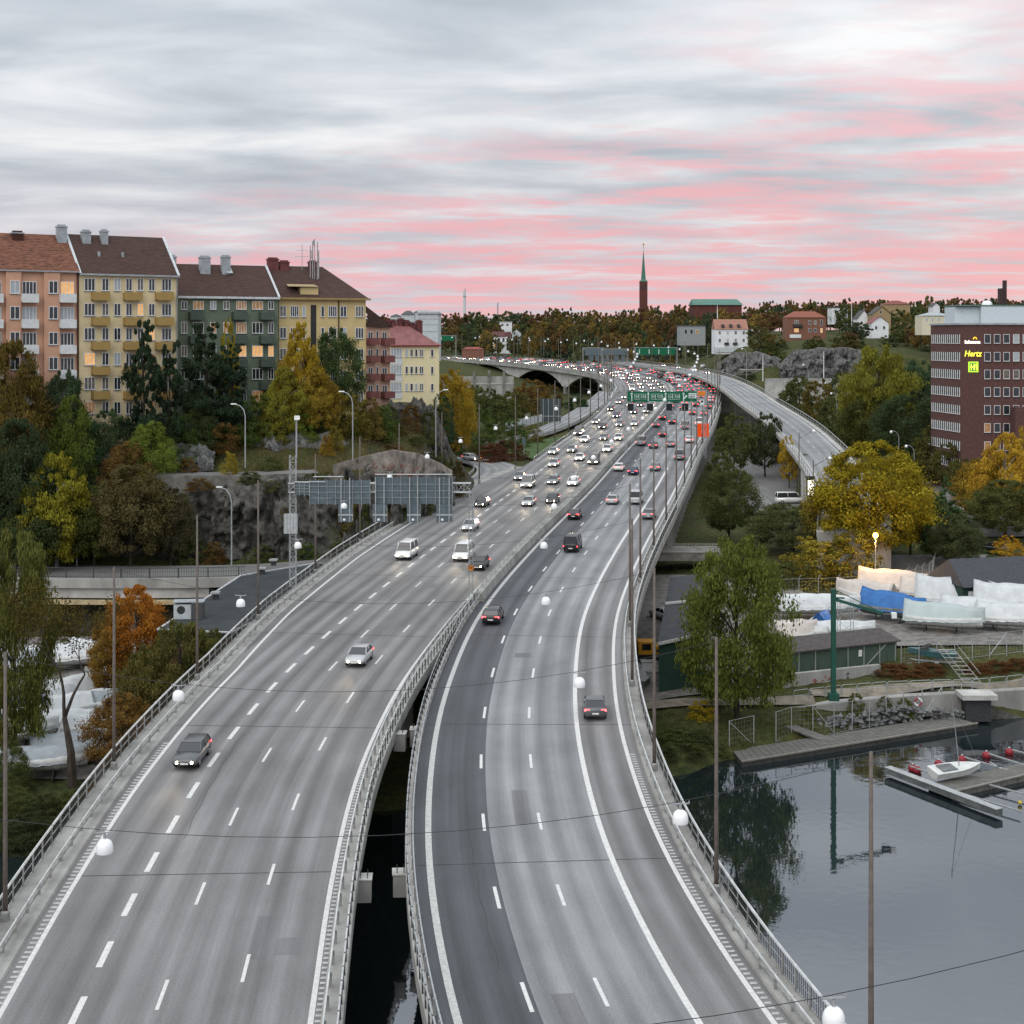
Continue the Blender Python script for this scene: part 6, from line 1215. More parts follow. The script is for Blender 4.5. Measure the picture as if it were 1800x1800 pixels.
cr = empty('jib_crane', tuple(P(1465, 1222, 150)), label='green steel jib crane standing on the quay', cat='crane'); k = 150 / F; cgm = mat('crane green', (.016, .080, .058), .5, .12)
MB().box(-.23, .23, -.23, .23, -.5, 187 * k).build('mast', cgm, cr); MB().box(-.5, .5, -.5, .5, -.5, .25).build('base', cgm, cr)
tip = Vector((83 * k, -1.0, 147 * k)); MB().beam((.2, 0, 168 * k), tip, .22, .28).build('jib', cgm, cr); MB().beam((.1, 0, 186 * k), tip + Vector((-.3, .1, .15)), .07, .07).build('tie_rod', cgm, cr); MB().box(tip.x - .1, tip.x + .7, -1.4, -.7, tip.z - .6, tip.z - .05).build('hoist', dark_metal, cr); MB().box(tip.x + .8, tip.x + 1.3, -1.3, -.9, tip.z - .45, tip.z + .1).build('flood_lamp', white_glass, cr); MB().box(.3, 1.1, -.2, .2, 170 * k, 172 * k).build('bracket', cgm, cr)
sc1 = empty('scaffold_tower', tuple(P(1486, 1128, 168)), label='thin steel scaffold tower beside the crane', cat='scaffold'); lattice(MB(), (0, 0, 0), (0, 0, 4.6), 1.5, 4, .035).build('frame', galv, sc1)
# orange street lamp, lit
ol = empty('street_lamp', tuple(P(1539, 1046, 199)), label='lit orange street lamp on a tall pole behind the boats', cat='street lamp'); k = 199 / F
MB().tube([(0, 0, -.4), (0, 0, 102 * k)], [.10, .07], 8).build('pole', galv, ol); gl_ = MB().lathe([(0, -.36), (.26, -.28), (.38, 0), (.26, .28), (0, .36)], 12).build('globe', mat('lit sodium globe', (1, .6, .2), .4, 0, emit=(1.0, .42, .04), estr=26), ol, (0, 0, 105 * k), smooth=True)
ld = bpy.data.lights.new('lamp_light', 'POINT'); ld.energy = 2600; ld.color = (1.0, .48, .10); ld.shadow_soft_size = .3; lo_ = bpy.data.objects.new('lamp_light', ld); COL.objects.link(lo_); lo_.parent = ol; lo_.location = (0, 0, 105 * k - .75)
# end block of the viaduct ramp
pe = VIA.at(ve - 1, 0); MB().box(-5.2, 5.2, -1.5, 1.5, ground(pe.x, pe.y) - pe.z - 1, -.05).build('end_block', concrete, vp, Vector(pe) + vo, VIA.head(ve - 1) - math.pi / 2)
# lit lantern box on the ramp end
q = P(1424.5, 872, 222); lb_ = empty('lit_advert_box', tuple(q), label='white lit box on a pole at the foot of the viaduct ramp', cat='sign'); MB().box(-.55, .55, -.3, .3, 0, 2.7).build('frame', dark_metal, lb_); MB().box(-.44, .44, -.33, -.305, .15, 2.4).build('lit_panel', mat('lit white panel', (.8, .8, .75), .5, 0, emit=(1, .93, .78), estr=1.1), lb_); MB().box(-.65, .65, -.4, .4, 2.7, 3.0).build('cap', dark_metal, lb_); MB().tube([(0, 0, -4), (0, 0, 0)], .12, 8).build('post', dark_metal, lb_)
# dark-roofed boathouse
bh = Bld('boathouse', 1692, 186, 1900, 190, 4.4, 'dark-roofed green boathouse with white panels behind the covered boats', 'building'); bh.part('wall', MB().box(0, bh.len, 0, 8, -.5, 4.0), grn_d); bh.part('roof', hip_roof(bh.len, 8, 4.02, 2.9, .6, .6, .7), mat('charcoal pantiles', (.045, .05, .058), .7, .2, 2, bump=1.0, bscale=3, stretch=(3, 1, 1)))
for x in (.8, 2.6, 4.4, 6.2): bh.part('shutter', MB().box(x, x + 1.0, -.06, .0, 1.0, 3.4), w_white)
def fence(pts, h_, label, spacing=2.6, m=galv, bent=False, mesh=True, name='mesh_fence', braces=()):
    v = [Vector(p) for p in pts]; a = v[0]; t = empty(name, tuple(a), label=label, cat='fence'); tot = [0]
    for i in range(len(v) - 1): tot.append(tot[-1] + (v[i + 1] - v[i]).length)
    def at(s_):
        i = max(0, min(len(v) - 2, int(np.searchsorted(tot, s_, 'right') - 1))); return v[i].lerp(v[i + 1], (s_ - tot[i]) / (tot[i + 1] - tot[i]))
    n = max(2, int(tot[-1] / spacing) + 1); pm = MB().tube([(0, 0, -.3), (0, 0, h_)] + ([(.12, -.1, h_ + .3), (.3, -.25, h_ + .5)] if bent else []), .05, 6).mesh('post', m); P_ = []
    for k in range(n): p = at(tot[-1] * k / (n - 1)) - a; P_.append(p); link('post', pm, t, p)
    mb = MB(); mt = MB()
    for p, q in zip(P_[:-1], P_[1:]):
        for z in (h_ - .03, .1): mb.tube([p + Vector((0, 0, z)), q + Vector((0, 0, z))], .025, 4)
        if mesh:
            k = max(2, int((q - p).length / .4))
            for j in range(k): c_ = p.lerp(q, j / k); mt.beam(c_ + Vector((0, 0, .1)), c_ + Vector((0, 0, h_ - .05)), .009, .009)
            for z in np.arange(.35, h_ - .1, .45): mt.beam(p + Vector((0, 0, z)), q + Vector((0, 0, z)), .009, .009)
    for b0, b1 in [(min(i, len(P_) - 1), min(j, len(P_) - 1)) for i, j in braces]: mb.tube([P_[b0] + Vector((0, 0, h_ - .1)), P_[b1] + Vector((0, 0, .1))], .04, 5)
    mb.build('rails', m, t)
    if mesh: o = mt.build('wire_mesh', galv_worn, t); o['kind'] = 'stuff'
    return t
G = lambda px, py, z: W0(px, py, z)
fence([P(1370, 1052, 198), P(1450, 1050, 199), P(1525, 1046, 199.5), P(1600, 1036, 203), P(1638, 1022, 210), P(1644, 1000, 222)], 2.6, 'tall wire fence with bent post tops behind the boats', bent=True)
fence([P(1584, 1168, 163), P(1640, 1164, 164), P(1700, 1158, 165), P(1800, 1146, 167), P(1860, 1138, 168)], 2.5, 'yard fence of galvanised posts in front of the covered boats', spacing=2.0, braces=((6, 5),))
fence([P(1282, 1322, 141), P(1325, 1312, 143)], 3.0, 'short fence with a slanted brace at the left end of the pontoon', spacing=2.4, braces=((0, 1),))
fence([P(1364, 1305, 144.5), P(1390, 1296, 146), P(1470, 1290, 147.5), P(1510, 1282, 149), P(1545, 1276, 150.5), P(1582, 1268, 152), P(1618, 1262, 153), P(1690, 1252, 154.5)], 3.0, 'fence with gates and braces along the back of the pontoon', spacing=2.2, braces=((2, 3), (6, 7), (9, 8), (11, 10)))
fence([P(1150, 1198, 154), P(1212, 1194, 155)], 2.6, 'steel gate in front of the dark green shed', spacing=1.2, m=galv_worn)
def tube_rail(pts, label, h_=1.05):
    v = [Vector(p) for p in pts]; t = empty('quay_railing', tuple(v[0]), label=label, cat='railing'); n = 0
    for p, q in zip(v[:-1], v[1:]):
        k = max(1, round((q - p).length / 2.1))
        for j in range(k):
            a, b_ = p.lerp(q, j / k) - v[0], p.lerp(q, (j + .94) / k) - v[0]; MB().tube([a, a + Vector((0, 0, h_ - .1)), a.lerp(b_, .07) + Vector((0, 0, h_)), a.lerp(b_, .93) + Vector((0, 0, h_)), b_ + Vector((0, 0, h_ - .1)), b_], .035, 5).tube([a + Vector((0, 0, h_ * .5)), b_ + Vector((0, 0, h_ * .5))], .025, 5).build('hoop', galv, t)
tube_rail([P(1395, 1232, 150), P(1480, 1222, 151.5), P(1560, 1216, 153), P(1640, 1213, 154), P(1710, 1212, 155), P(1800, 1203, 157), P(1860, 1196, 158)], 'railing of bent tubes along the quay path')
qw = empty('quay_wall', tuple(P(1575, 1262, 152)), label='concrete quay wall above the rocks and water', cat='wall'); mb = MB(); pp = [(1400, 1243, 1268, 150), (1500, 1232, 1258, 151.5), (1600, 1224, 1250, 153), (1690, 1219, 1275, 154), (1712, 1218, 1275, 154.2), (1745, 1216, 1272, 155), (1800, 1213, 1268, 156), (1900, 1200, 1262, 158)]
vv = [P(x, a, d) - qw.location for x, a, b_, d in pp] + [P(x, b_, d) - qw.location for x, a, b_, d in pp] + [P(x, a, d) - qw.location + Vector((0, 1.2, 0)) for x, a, b_, d in pp]; n = len(pp); mb.add(vv, [(n + i, n + i + 1, i + 1, i) for i in range(n - 1)] + [(i, i + 1, 2 * n + i + 1, 2 * n + i) for i in range(n - 1)]); mb.build('wall', concrete, qw)
q = P(1717, 1222, 153) - qw.location; MB().box(q.x - 1.8, q.x + 1.8, q.y - 1.2, q.y + 1.5, q.z - .25, q.z + .25).build('outlet_slab', concrete_pale, qw); MB().box(q.x - 1.3, q.x + 1.3, q.y - .6, q.y + 1, q.z - 2.6, q.z - .25).build('outlet', dark_metal, qw)
rk = MB(); rr = random.Random(8)
rock_small = mat('shore stones', (.15, .155, .155), .9, .35, .6)
for k in range(330):
    px = rr.uniform(1430, 1720); py = np.interp(px, [1430, 1600, 1720], [1285, 1263, 1268]) + rr.uniform(-22, 6) + (4 if px > 1600 else 0); d = np.interp(px, [1430, 1720], [148.5, 153.6]) + rr.uniform(-.3, .5); q = P(px, py, d); s_ = rr.uniform(.18, .5); n0 = len(rk.v)
    vs = [Vector((rr.uniform(.6, 1) * math.cos(a) * s_, rr.uniform(.6, 1) * math.sin(a) * s_, 0)) for a in (0, 1.3, 2.5, 3.8, 5.0)]; rk.add([q + v_ for v_ in vs] + [q + Vector((0, 0, s_ * .8)), q - Vector((0, 0, s_ * .7))], [(i, (i + 1) % 5, 5) for i in range(5)] + [((i + 1) % 5, i, 6) for i in range(5)])
o = rk.build('shore_stones', rock_small); tag(o, 'loose grey stones along the foot of the quay wall', 'stones', kind='stuff')
# gangway stairs, lifebuoy
st_ = empty('gangway', tuple(P(1660, 1198, 157)), label='steel stair gangway going down from the yard to the quay path', cat='stairs'); st_.scale = (.8, .9, .85)
for x in (0, 2.2): MB().tube([(x, 2.6, 3.4), (x + 2.2, -1.2, .2)], .05, 5).tube([(x, 2.6, 4.4), (x + 2.2, -1.2, 1.2)], .04, 5).build('stringer', galv_worn, st_)
for k in range(9): t_ = k / 8; MB().box(2.2 * t_, 2.2 * t_ + 2.2, 2.6 - 3.8 * t_ - .12, 2.6 - 3.8 * t_ + .12, 3.36 - 3.2 * t_, 3.42 - 3.2 * t_).build('tread', galv_worn, st_)
lbq = empty('lifebuoy', tuple(P(1614, 1234, 152)), label='white and red lifebuoy on a post beside the pontoon', cat='lifebuoy'); k = 152 / F
ring = MB()
for j in range(4):
    a0 = j * math.pi / 2; ring.tube([(.36 * math.cos(a0 + t * math.pi / 2), 0, .36 * math.sin(a0 + t * math.pi / 2)) for t in np.linspace(0, 1, 6)], .09, 6, j % 2)
ring.build('ring', [w_white, redb], lbq); MB().tube([(0, .12, -2.2), (0, .12, .9)], .05, 6).build('post', galv, lbq)
# gangplank onto the pontoon
gp = empty('gangplank', tuple(P(1425, 1302, 145)), label='short sloping gangplank onto the pontoon', cat='gangway'); MB().add([(-2.2, 1.5, 1.0), (-1.0, 2.0, 1.0), (2.6, -.4, .15), (1.2, -1.0, .15), (-2.2, 1.5, .85), (-1.0, 2.0, .85), (2.6, -.4, .0), (1.2, -1.0, .0)], [(0, 1, 2, 3), (4, 7, 6, 5), (0, 3, 7, 4), (1, 5, 6, 2), (3, 2, 6, 7), (0, 4, 5, 1)]).build('deck', wood_grey, gp)
# shed with dark roof in the yard beside the right viaduct
ys_ = empty('yard_shed', tuple(P(1157, 1195, 153)), label='dark-roofed green shed in the yard beside the right viaduct', cat='shed'); yo = -Vector(ys_.location)
q = [P(1156, 1132, 153), P(1242, 1113, 155), P(1248, 1006, 186), P(1178, 1015, 184)]; mb = MB(); mb.add(q + [v_ - Vector((0, 0, .25)) for v_ in q], [(0, 1, 2, 3), (0, 4, 5, 1), (1, 5, 6, 2), (2, 6, 7, 3), (3, 7, 4, 0)]); mb.build('roof', mat('dark slate felt', (.028, .03, .036), .75, .2, .6), ys_, yo)
mb = MB(); g_ = [Vector((v_.x, v_.y, 2.5)) for v_ in q]; qq = [v_ - Vector((0, 0, .26)) + Vector((.15 if i in (0, 3) else -.15, .3 if i < 2 else -.3, 0)) for i, v_ in enumerate(q)]; g_ = [Vector((v_.x, v_.y, 2.5)) for v_ in qq]
mb.add(qq + g_, [(0, 4, 5, 1), (1, 5, 6, 2), (2, 6, 7, 3), (3, 7, 4, 0)]); mb.build('wall', grn_d, ys_, yo); MB().beam(q[0] + Vector((0, -.06, .0)), q[1] + Vector((0, -.06, .0)), .12, .3).build('fascia', white_wear, ys_, yo); a_ = q[0].lerp(q[3], .55); b_ = q[1].lerp(q[2], .5); MB().beam(a_ + Vector((0, 0, .1)), b_ + Vector((0, 0, .1)), .3, .25).build('roof_step', white_wear, ys_, yo)
# clutter under the viaduct
ym = mat('machine yellow', (.55, .26, .02), .5, .15); tk = empty('excavator', tuple(P(1146, 1090, 167)), label='yellow and black machine parked in the yard under the viaduct', cat='machine'); tk.location.z = 3.6
MB().box(-1.6, .2, -1, 1, .6, 2.0).build('cab', ym, tk); MB().box(-1.2, -.2, -1.02, 1.02, 1.1, 1.8).build('cab_window', car_glass, tk); MB().box(.2, 1.9, -1.05, 1.05, .5, 1.5).build('engine_cover', ym, tk); MB().box(.4, 1.7, -1.08, 1.08, .9, 1.2).build('grille', dark_metal, tk)
for s_ in (-1, 1): MB().box(-1.8, 1.8, s_ * 1.1 - .25, s_ * 1.1 + .25, 0, .6).build('track', tyre_m, tk)
MB().beam((-1.4, 0, 1.6), (-2.6, 0, 3.2), .25, .3).beam((-2.6, 0, 3.2), (-3.4, 0, 1.4), .2, .25).build('arm', ym, tk)
for k, (px, py, d, sx_, sy_, sz_, c_, lb) in enumerate(((1140, 1118, 160, 1.6, 1.2, 1.5, w_white, 'white crate beside the viaduct in the yard'), (1115, 1135, 157, 1.0, 1.6, 1.9, w_grey, 'tall pale box leaning by the viaduct wall'), (1148, 1128, 158, 1.2, .9, .9, w_grey, 'grey box on the pile of scrap'), (1130, 1140, 156, 2.0, 1.0, .7, hull_b, 'dark pallet stack in front of the white crate'))):
    q = P(px, py, d); t = empty('crate', (q.x, q.y, ground(q.x, q.y) + .2), .4 * k, lb, 'crate'); MB().box(-sx_ / 2, sx_ / 2, -sy_ / 2, sy_ / 2, 0, sz_).build('box', c_, t); MB().box(-sx_ / 2 - .05, sx_ / 2 + .05, -sy_ / 2 - .05, sy_ / 2 + .05, sz_, sz_ + .1).build('lid', galv_worn, t)
# low street bridge under the right viaduct
ub = empty('street_bridge', tuple(P(1168, 975, 214)), label='low dark street bridge passing beneath the right viaduct', cat='bridge'); MB().box(-14, 8.5, 0, 7, -.9, .3).build('deck', concrete_dark, ub); MB().box(-14, 8.5, -.1, .1, .3, .5).build('kerb', concrete, ub)
mb = MB()
for x in np.arange(-13.5, 8.4, .5): mb.box(x - .02, x + .02, -.02, .02, .5, 1.5)
mb.box(-14, 8.5, -.03, .03, 1.5, 1.58); mb.build('railing', galv_worn, ub); MB().box(7.0, 8.4, .2, 6.8, -6, -.9).build('abutment', concrete_dark, ub)
# curved-arm street lamps
def arm_lamp(px, yb, yt, d, side, label, zoff=0, m=galv, arm=1.6, globe=False):
    q = P(px, yb, d); h_ = (yb - yt) / F * d; t = empty('street_lamp', tuple(q), label=label, cat='street lamp'); s_ = side
    MB().tube([(0, 0, -.3), (0, 0, h_ * .8), (s_ * arm * .12, 0, h_ * .9), (s_ * arm * .45, 0, h_ * .97), (s_ * arm, 0, h_)], [.10, .08, .07, .06, .05], 7).build('pole', m, t); 
    if globe: MB().lathe([(0, -.35), (.26, -.25), (.32, 0), (.2, .22), (0, .28)], 10, (s_ * arm, 0, h_ - .25)).build('lamp_head', white_glass, t, smooth=True)
    else: MB().box(s_ * arm - .4, s_ * arm + .4, -.15, .15, h_ - .08, h_ + .08).build('lamp_head', white_glass, t)
for a in ((431, 818, 710, 206, -1, 'curved street lamp left of the rock outcrop'), (620, 805, 688, 212, -1, 'curved street lamp right of the rock outcrop'), (135, 1010, 852, 194, -1, 'curved lamp on the lower street in front of the yellow bush'), (407, 1000, 856, 193, -1, 'curved lamp on the lower street in front of the cliff'), (766, 800, 685, 238, 1, 'street lamp beside the dark rounded rock')): arm_lamp(*a)
for k, a in enumerate(((1312, 664, 612, 545, -1), (1421, 720, 640, 470, -1), (1442, 725, 672, 440, 1), (1471, 735, 690, 420, -1), (1500, 750, 690, 400, -1), (1530, 775, 718, 360, -1), (1602, 800, 738, 330, -1), (1580, 815, 757, 310, -1), (1646, 830, 779, 300, -1), (1607, 850, 782, 296, -1))): arm_lamp(*a, label=f'globe street lamp on the streets beyond the ramp, {ordn(k + 1)} from the left', globe=True)
for k, (px, yb, yt) in enumerate(((1426, 830, 748), (1429, 860, 780), (1421, 800, 722))): 
    S_ = (ve - 30, ve - 8, ve - 62)[k]; p = VIA.at(S_, 5.3); t = empty('street_lamp', tuple(p), VIA.head(S_), label=['street lamp on the viaduct ramp, middle of three', 'street lamp at the foot of the viaduct ramp', 'street lamp highest up the viaduct ramp'][k], cat='street lamp'); MB().tube([(0, 0, -6), (0, 0, 5.6)], [.12, .08], 7).tube([(0, 0, 4.6), (0, 2.6, 6.0)], .05, 6).build('pole', post_brown, t); MB().lathe([(0, -.3), (.28, -.2), (.34, 0), (.2, .2), (0, .28)], 10, (0, 2.7, 5.95)).build('lamp_head', white_glass, t, smooth=True)
bs = empty('signpost', tuple(P(921, 800, 301)), label='small sign on a post on the grass island', cat='sign'); MB().tube([(0, 0, 0), (0, 0, 3.4)], .05, 6).build('post', galv, bs); MB().box(-.35, .35, -.05, .0, 2.2, 3.6).build('plate', gantry_grey, bs)
gi = sheet('grass_island', [(4.5, 306), (8.5, 330), (13.0, 356), (-6, 330)], mat('mown grass', (.045, .085, .018), .95, .3, .6), .35, 'green grass island between the ramp and the slip road', 8)
# ------------------------------------------------------------------ trees
def leaf_material():
    m = bpy.data.materials.new('foliage'); m.use_nodes = True; t = m.node_tree; t.nodes.clear(); o = t.nodes.new('ShaderNodeOutputMaterial')
    oi = t.nodes.new('ShaderNodeObjectInfo'); g = t.nodes.new('ShaderNodeNewGeometry')
    r = t.nodes.new('ShaderNodeMapRange'); r.inputs['To Min'].default_value = .78; r.inputs['To Max'].default_value = 1.26; t.links.new(g.outputs['Random Per Island'], r.inputs[0])
    n = t.nodes.new('ShaderNodeTexNoise'); n.inputs['Scale'].default_value = .35; n.inputs['Detail'].default_value = 3; t.links.new(g.outputs['Position'], n.inputs['Vector'])
    r2 = t.nodes.new('ShaderNodeMapRange'); r2.inputs['From Min'].default_value = .3; r2.inputs['From Max'].default_value = .7; r2.inputs['To Min'].default_value = .72; r2.inputs['To Max'].default_value = 1.35; t.links.new(n.outputs['Fac'], r2.inputs[0])
    mu = t.nodes.new('ShaderNodeMath'); mu.operation = 'MULTIPLY'; t.links.new(r.outputs[0], mu.inputs[0]); t.links.new(r2.outputs[0], mu.inputs[1])
    hs = t.nodes.new('ShaderNodeHueSaturation'); t.links.new(oi.outputs['Color'], hs.inputs['Color'])
    h = t.nodes.new('ShaderNodeMapRange'); h.inputs['To Min'].default_value = .475; h.inputs['To Max'].default_value = .515; t.links.new(n.outputs['Fac'], h.inputs[0]); t.links.new(h.outputs[0], hs.inputs['Hue'])
    t.links.new(mu.outputs[0], hs.inputs['Value'])
    d = t.nodes.new('ShaderNodeBsdfDiffuse'); tr = t.nodes.new('ShaderNodeBsdfTranslucent'); t.links.new(hs.outputs[0], d.inputs[0]); t.links.new(hs.outputs[0], tr.inputs[0])
    mx = t.nodes.new('ShaderNodeMixShader'); mx.inputs[0].default_value = .34; t.links.new(d.outputs[0], mx.inputs[1]); t.links.new(tr.outputs[0], mx.inputs[2]); t.links.new(mx.outputs[0], o.inputs[0])
    return m
LEAF = leaf_material(); bark = mat('dark bark', (.045, .036, .028), .95, .3, 3, stretch=(1, 1, .3)); bark_birch = mat('pale bark', (.32, .31, .29), .9, .5, 4)
PROF = {
 'round': lambda t: math.sin(math.pi * min(1, max(0, .06 + .92 * t)) ** .85) ** .62,
 'tall': lambda t: (math.sin(math.pi * (.08 + .88 * t)) ** .55) * (1 - .25 * t),
 'birch': lambda t: (math.sin(math.pi * (.06 + .90 * t ** .85)) ** .7) * (1 - .45 * t),
 'cone': lambda t: (1 - t) ** .8 * min(1, t * 6 + .3),
 'pine': lambda t: (.72 + .28 * math.sin(t * 14)) * (1 - .62 * t) * min(1, t * 4 + .35),
 'bush': lambda t: math.sqrt(max(0, 1 - (t * .96) ** 2)),
}
def crown(name, kind, n, leaf, seed, z0=.18, nc=60, cr=.17, hang=0.0, shell=.42, nz=.25):
    """unit tree: height 1, crown radius .5 before scaling; returns numpy mesh"""
    r = np.random.default_rng(seed); pf = PROF[kind]; C = []
    while len(C) < nc:
        t = r.random(); rad = pf(t) * .5
        if r.random() > rad / .5 + .15: continue
        a = r.random() * 2 * math.pi; q = rad * (shell + (1 - shell) * math.sqrt(r.random())) * (.86 + .3 * r.random()); C.append((q * math.cos(a), q * math.sin(a), z0 + (1 - z0) * t * .97, max(.35, pf(t))))
    C = np.array(C); k = r.integers(0, nc, n); sz = cr * (.6 + .7 * r.random(nc)); off = r.normal(0, 1, (n, 3)); off /= np.linalg.norm(off, axis=1)[:, None]; off *= (r.random(n) ** .5 * (.75 + .5 * r.random(n) ** 3))[:, None] * (sz[k] * C[k, 3])[:, None]
    c = C[k, :3] + off * np.array([1, 1, .62]); 
    if hang: c[:, 2] -= hang * r.random(n) ** 2
    c[:, 2] = np.maximum(c[:, 2], .01)
    nr = off + r.normal(0, .55, (n, 3)) * np.linalg.norm(off, axis=1)[:, None] + np.array([0, 0, nz]) * np.linalg.norm(off, axis=1)[:, None]; nr /= np.linalg.norm(nr, axis=1)[:, None] + 1e-9
    u = np.cross(nr, r.normal(0, 1, (n, 3))); u /= np.linalg.norm(u, axis=1)[:, None] + 1e-9; v = np.cross(nr, u); s = leaf * (.6 + .8 * r.random(n))[:, None]
    if hang: v = v * .6 + np.array([0, 0, -.9])
    V = np.stack([c - u * s * .5, c + v * s * .62 * .5, c + u * s * .5, c - v * s * .62], 1).reshape(-1, 3); return npmesh(name, V, np.arange(4 * n).reshape(-1, 4), LEAF), C
def trunk(name, C, kind, seed, m, top=.82):
    r = random.Random(seed); mb = MB(); pts = [(0, 0, -.04), (.006, 0, .12), (.012 * r.uniform(-1, 1), .01, .35), (.02 * r.uniform(-1, 1), .02 * r.uniform(-1, 1), .6), (0, 0, top)]
    mb.tube(pts, [.026, .021, .016, .010, .003], 7)
    for i in range(0, min(len(C), 26), 2):
        x, y, z = C[i][:3]; zb = max(.12, z - .14 - .12 * r.random()); mb.tube([(0, 0, zb), (x * .5, y * .5, (zb + z) / 2 + .03), (x, y, z)], [.009, .006, .002], 4)
    return mb.mesh(name, m)
VARS = {}
def variant(kind, res, i):
    k = (kind, res, i)
    if k in VARS: return VARS[k]
    n, lf, nc = {'near': (34000, .0175, 170), 'mid': (8000, .031, 80), 'far': (2300, .055, 44)}[res]
    kw = dict(round=dict(z0=.20, cr=.15, nc=nc), tall=dict(z0=.13, cr=.16, hang=.05, nc=nc), birch=dict(z0=.14, cr=.13, hang=.03, nc=nc), cone=dict(z0=.06, cr=.12, nc=nc), pine=dict(z0=.20, cr=.105, nc=int(nc * 1.1), shell=.3), bush=dict(z0=.0, cr=.2, nc=nc))[kind]
    kw['nz'] = {'near': .35, 'mid': .5, 'far': 1.1}[res]; me, C = crown('foliage_' + kind, kind, n, lf, hash((kind, res)) % 1 + i * 17 + len(kind) * 5, **kw); VARS[k] = (me, trunk('trunk_' + kind, C, kind, i, bark_birch if kind == 'birch' else bark)); return VARS[k]
tr_rand = random.Random(21)
def tree(kind, px, d, H, W, col, label, res='mid', group=None, name=None, zb=None, var=None, cat=None):
    X = (px - CX) / F * d; z = ground(X, d) if zb is None else zb; me, tk = variant(kind, res, var if var is not None else tr_rand.randrange(2)); bush = kind == 'bush'
    t = empty(name or ('shrub' if bush else {'pine': 'pine_tree', 'cone': 'conifer_tree', 'birch': 'birch_tree'}.get(kind, 'broadleaf_tree')), (X, d, z - .15), tr_rand.random() * 6.28, label, cat or ('shrub' if bush else 'tree'), group)
    c = link('crown' if not bush else 'foliage', me, t, scale=(W, W, H)); j = tr_rand.uniform(.92, 1.12) * (1.55 if max(col) > .05 else 2.0); c.color = (col[0] * j, col[1] * j, col[2] * j, 1)
    if not bush or res == 'near': link('trunk' if not bush else 'stem', tk, t, scale=(W if not bush else W * .5, W if not bush else W * .5, H))
    return t
OL, GOLD, DK, MG, BR, OR, YG = (.070, .080, .018), (.235, .150, .018), (.020, .034, .016), (.045, .068, .018), (.085, .055, .018), (.30, .105, .015), (.20, .18, .020)
DO, LG = (.038, .045, .016), (.085, .115, .022)
N_ = lambda yt, d, X=None: None
def T(kind, px, ytop, d, wpx, col, label, res='mid', **k):
    X = (px - CX) / F * d; z = k.get('zb'); z = ground(X, d) if z is None else z; H = (HC - (ytop - YH) / F * d) - z; return tree(kind, px, d, max(H, 1.2), wpx / F * d, col, label, res, **k)
# right bank
T('tall', 1296, 934, 147, 218, (.072, .088, .020), 'big olive willow standing by the shore right of the viaduct', 'near')
T('round', 1282, 812, 236, 100, DO, 'dark green tree beside the concrete wall of the right carriageway', 'near')
T('round', 1393, 878, 226, 150, (.040, .046, .018), 'broad dark tree at the near end of the car park', 'near')
T('round', 1536, 770, 216, 205, (.175, .145, .014), 'large golden tree behind the lit orange lamp', 'near')
T('round', 1470, 840, 222, 110, (.13, .10, .018), 'olive gold tree at the left side of the large golden one', 'near')
T('round', 1600, 830, 226, 90, (.14, .085, .016), 'rusty tree at the right side of the large golden one', 'near')
T('bush', 1430, 940, 207, 120, (.13, .11, .018), 'yellowing shrub behind the long white boat'); T('bush', 1495, 930, 206, 110, (.11, .10, .017), 'olive shrub beneath the lit orange lamp'); T('bush', 1385, 985, 205, 70, DO, 'dark shrub left of the yellowing one')
T('cone', 1662, 836, 222, 110, (.030, .050, .020), 'dense dark tree right of the large golden tree', 'near'); T('round', 1685, 900, 216, 90, (.045, .055, .025), 'grey green tree in front of the dense dark one', 'near')
T('birch', 1768, 758, 245, 150, (.26, .17, .022), 'tall golden birch in front of the office block', 'near'); T('round', 1730, 800, 250, 110, (.17, .12, .02), 'golden tree left of the tall birch', 'near'); T('round', 1768, 840, 236, 130, (.055, .06, .02), 'dark green tree under the golden birch', 'near')
T('birch', 1772, 938, 221, 70, (.26, .16, .018), 'small yellow tree in front of the parked black car'); T('birch', 1795, 745, 262, 60, (.22, .15, .02), 'thin golden birch at the right edge')
T('tall', 1545, 603, 340, 150, (.105, .105, .018), 'tall yellow green poplar beyond the ramp', 'near'); T('tall', 1575, 640, 350, 90, (.085, .085, .018), 'second poplar just right of the tallest', 'near'); T('round', 1620, 625, 352, 110, (.024, .040, .020), 'dark tree against the left side of the office block', 'near'); T('round', 1600, 680, 318, 120, (.028, .040, .018), 'dark tree below the poplars', 'near'); T('round', 1530, 690, 335, 110, (.05, .055, .018), 'olive tree at the foot of the poplars', 'near')
for k, (px, yt, d, w_) in enumerate(((1640, 745, 300, 70), (1668, 775, 288, 60), (1690, 800, 275, 55), (1715, 800, 262, 50), (1625, 790, 296, 55))): T('round', px, yt, d, w_, (.060, .058, .018), f'olive street tree below the office block, {ordn(k + 1)} of five')
T('round', 1290, 724, 318, 70, DO, 'dark tree between the wall and the car park'); T('round', 1345, 722, 322, 72, (.026, .032, .015), 'dark tree under the viaduct ramp, beside the small yellow one'); T('round', 1387, 762, 300, 40, (.22, .15, .018), 'small bright yellow tree at the edge of the car park'); T('bush', 1268, 790, 300, 60, DO, 'dark shrub at the foot of the concrete wall'); T('bush', 1415, 795, 285, 30, MG, 'green shrub beside the ramp wall')
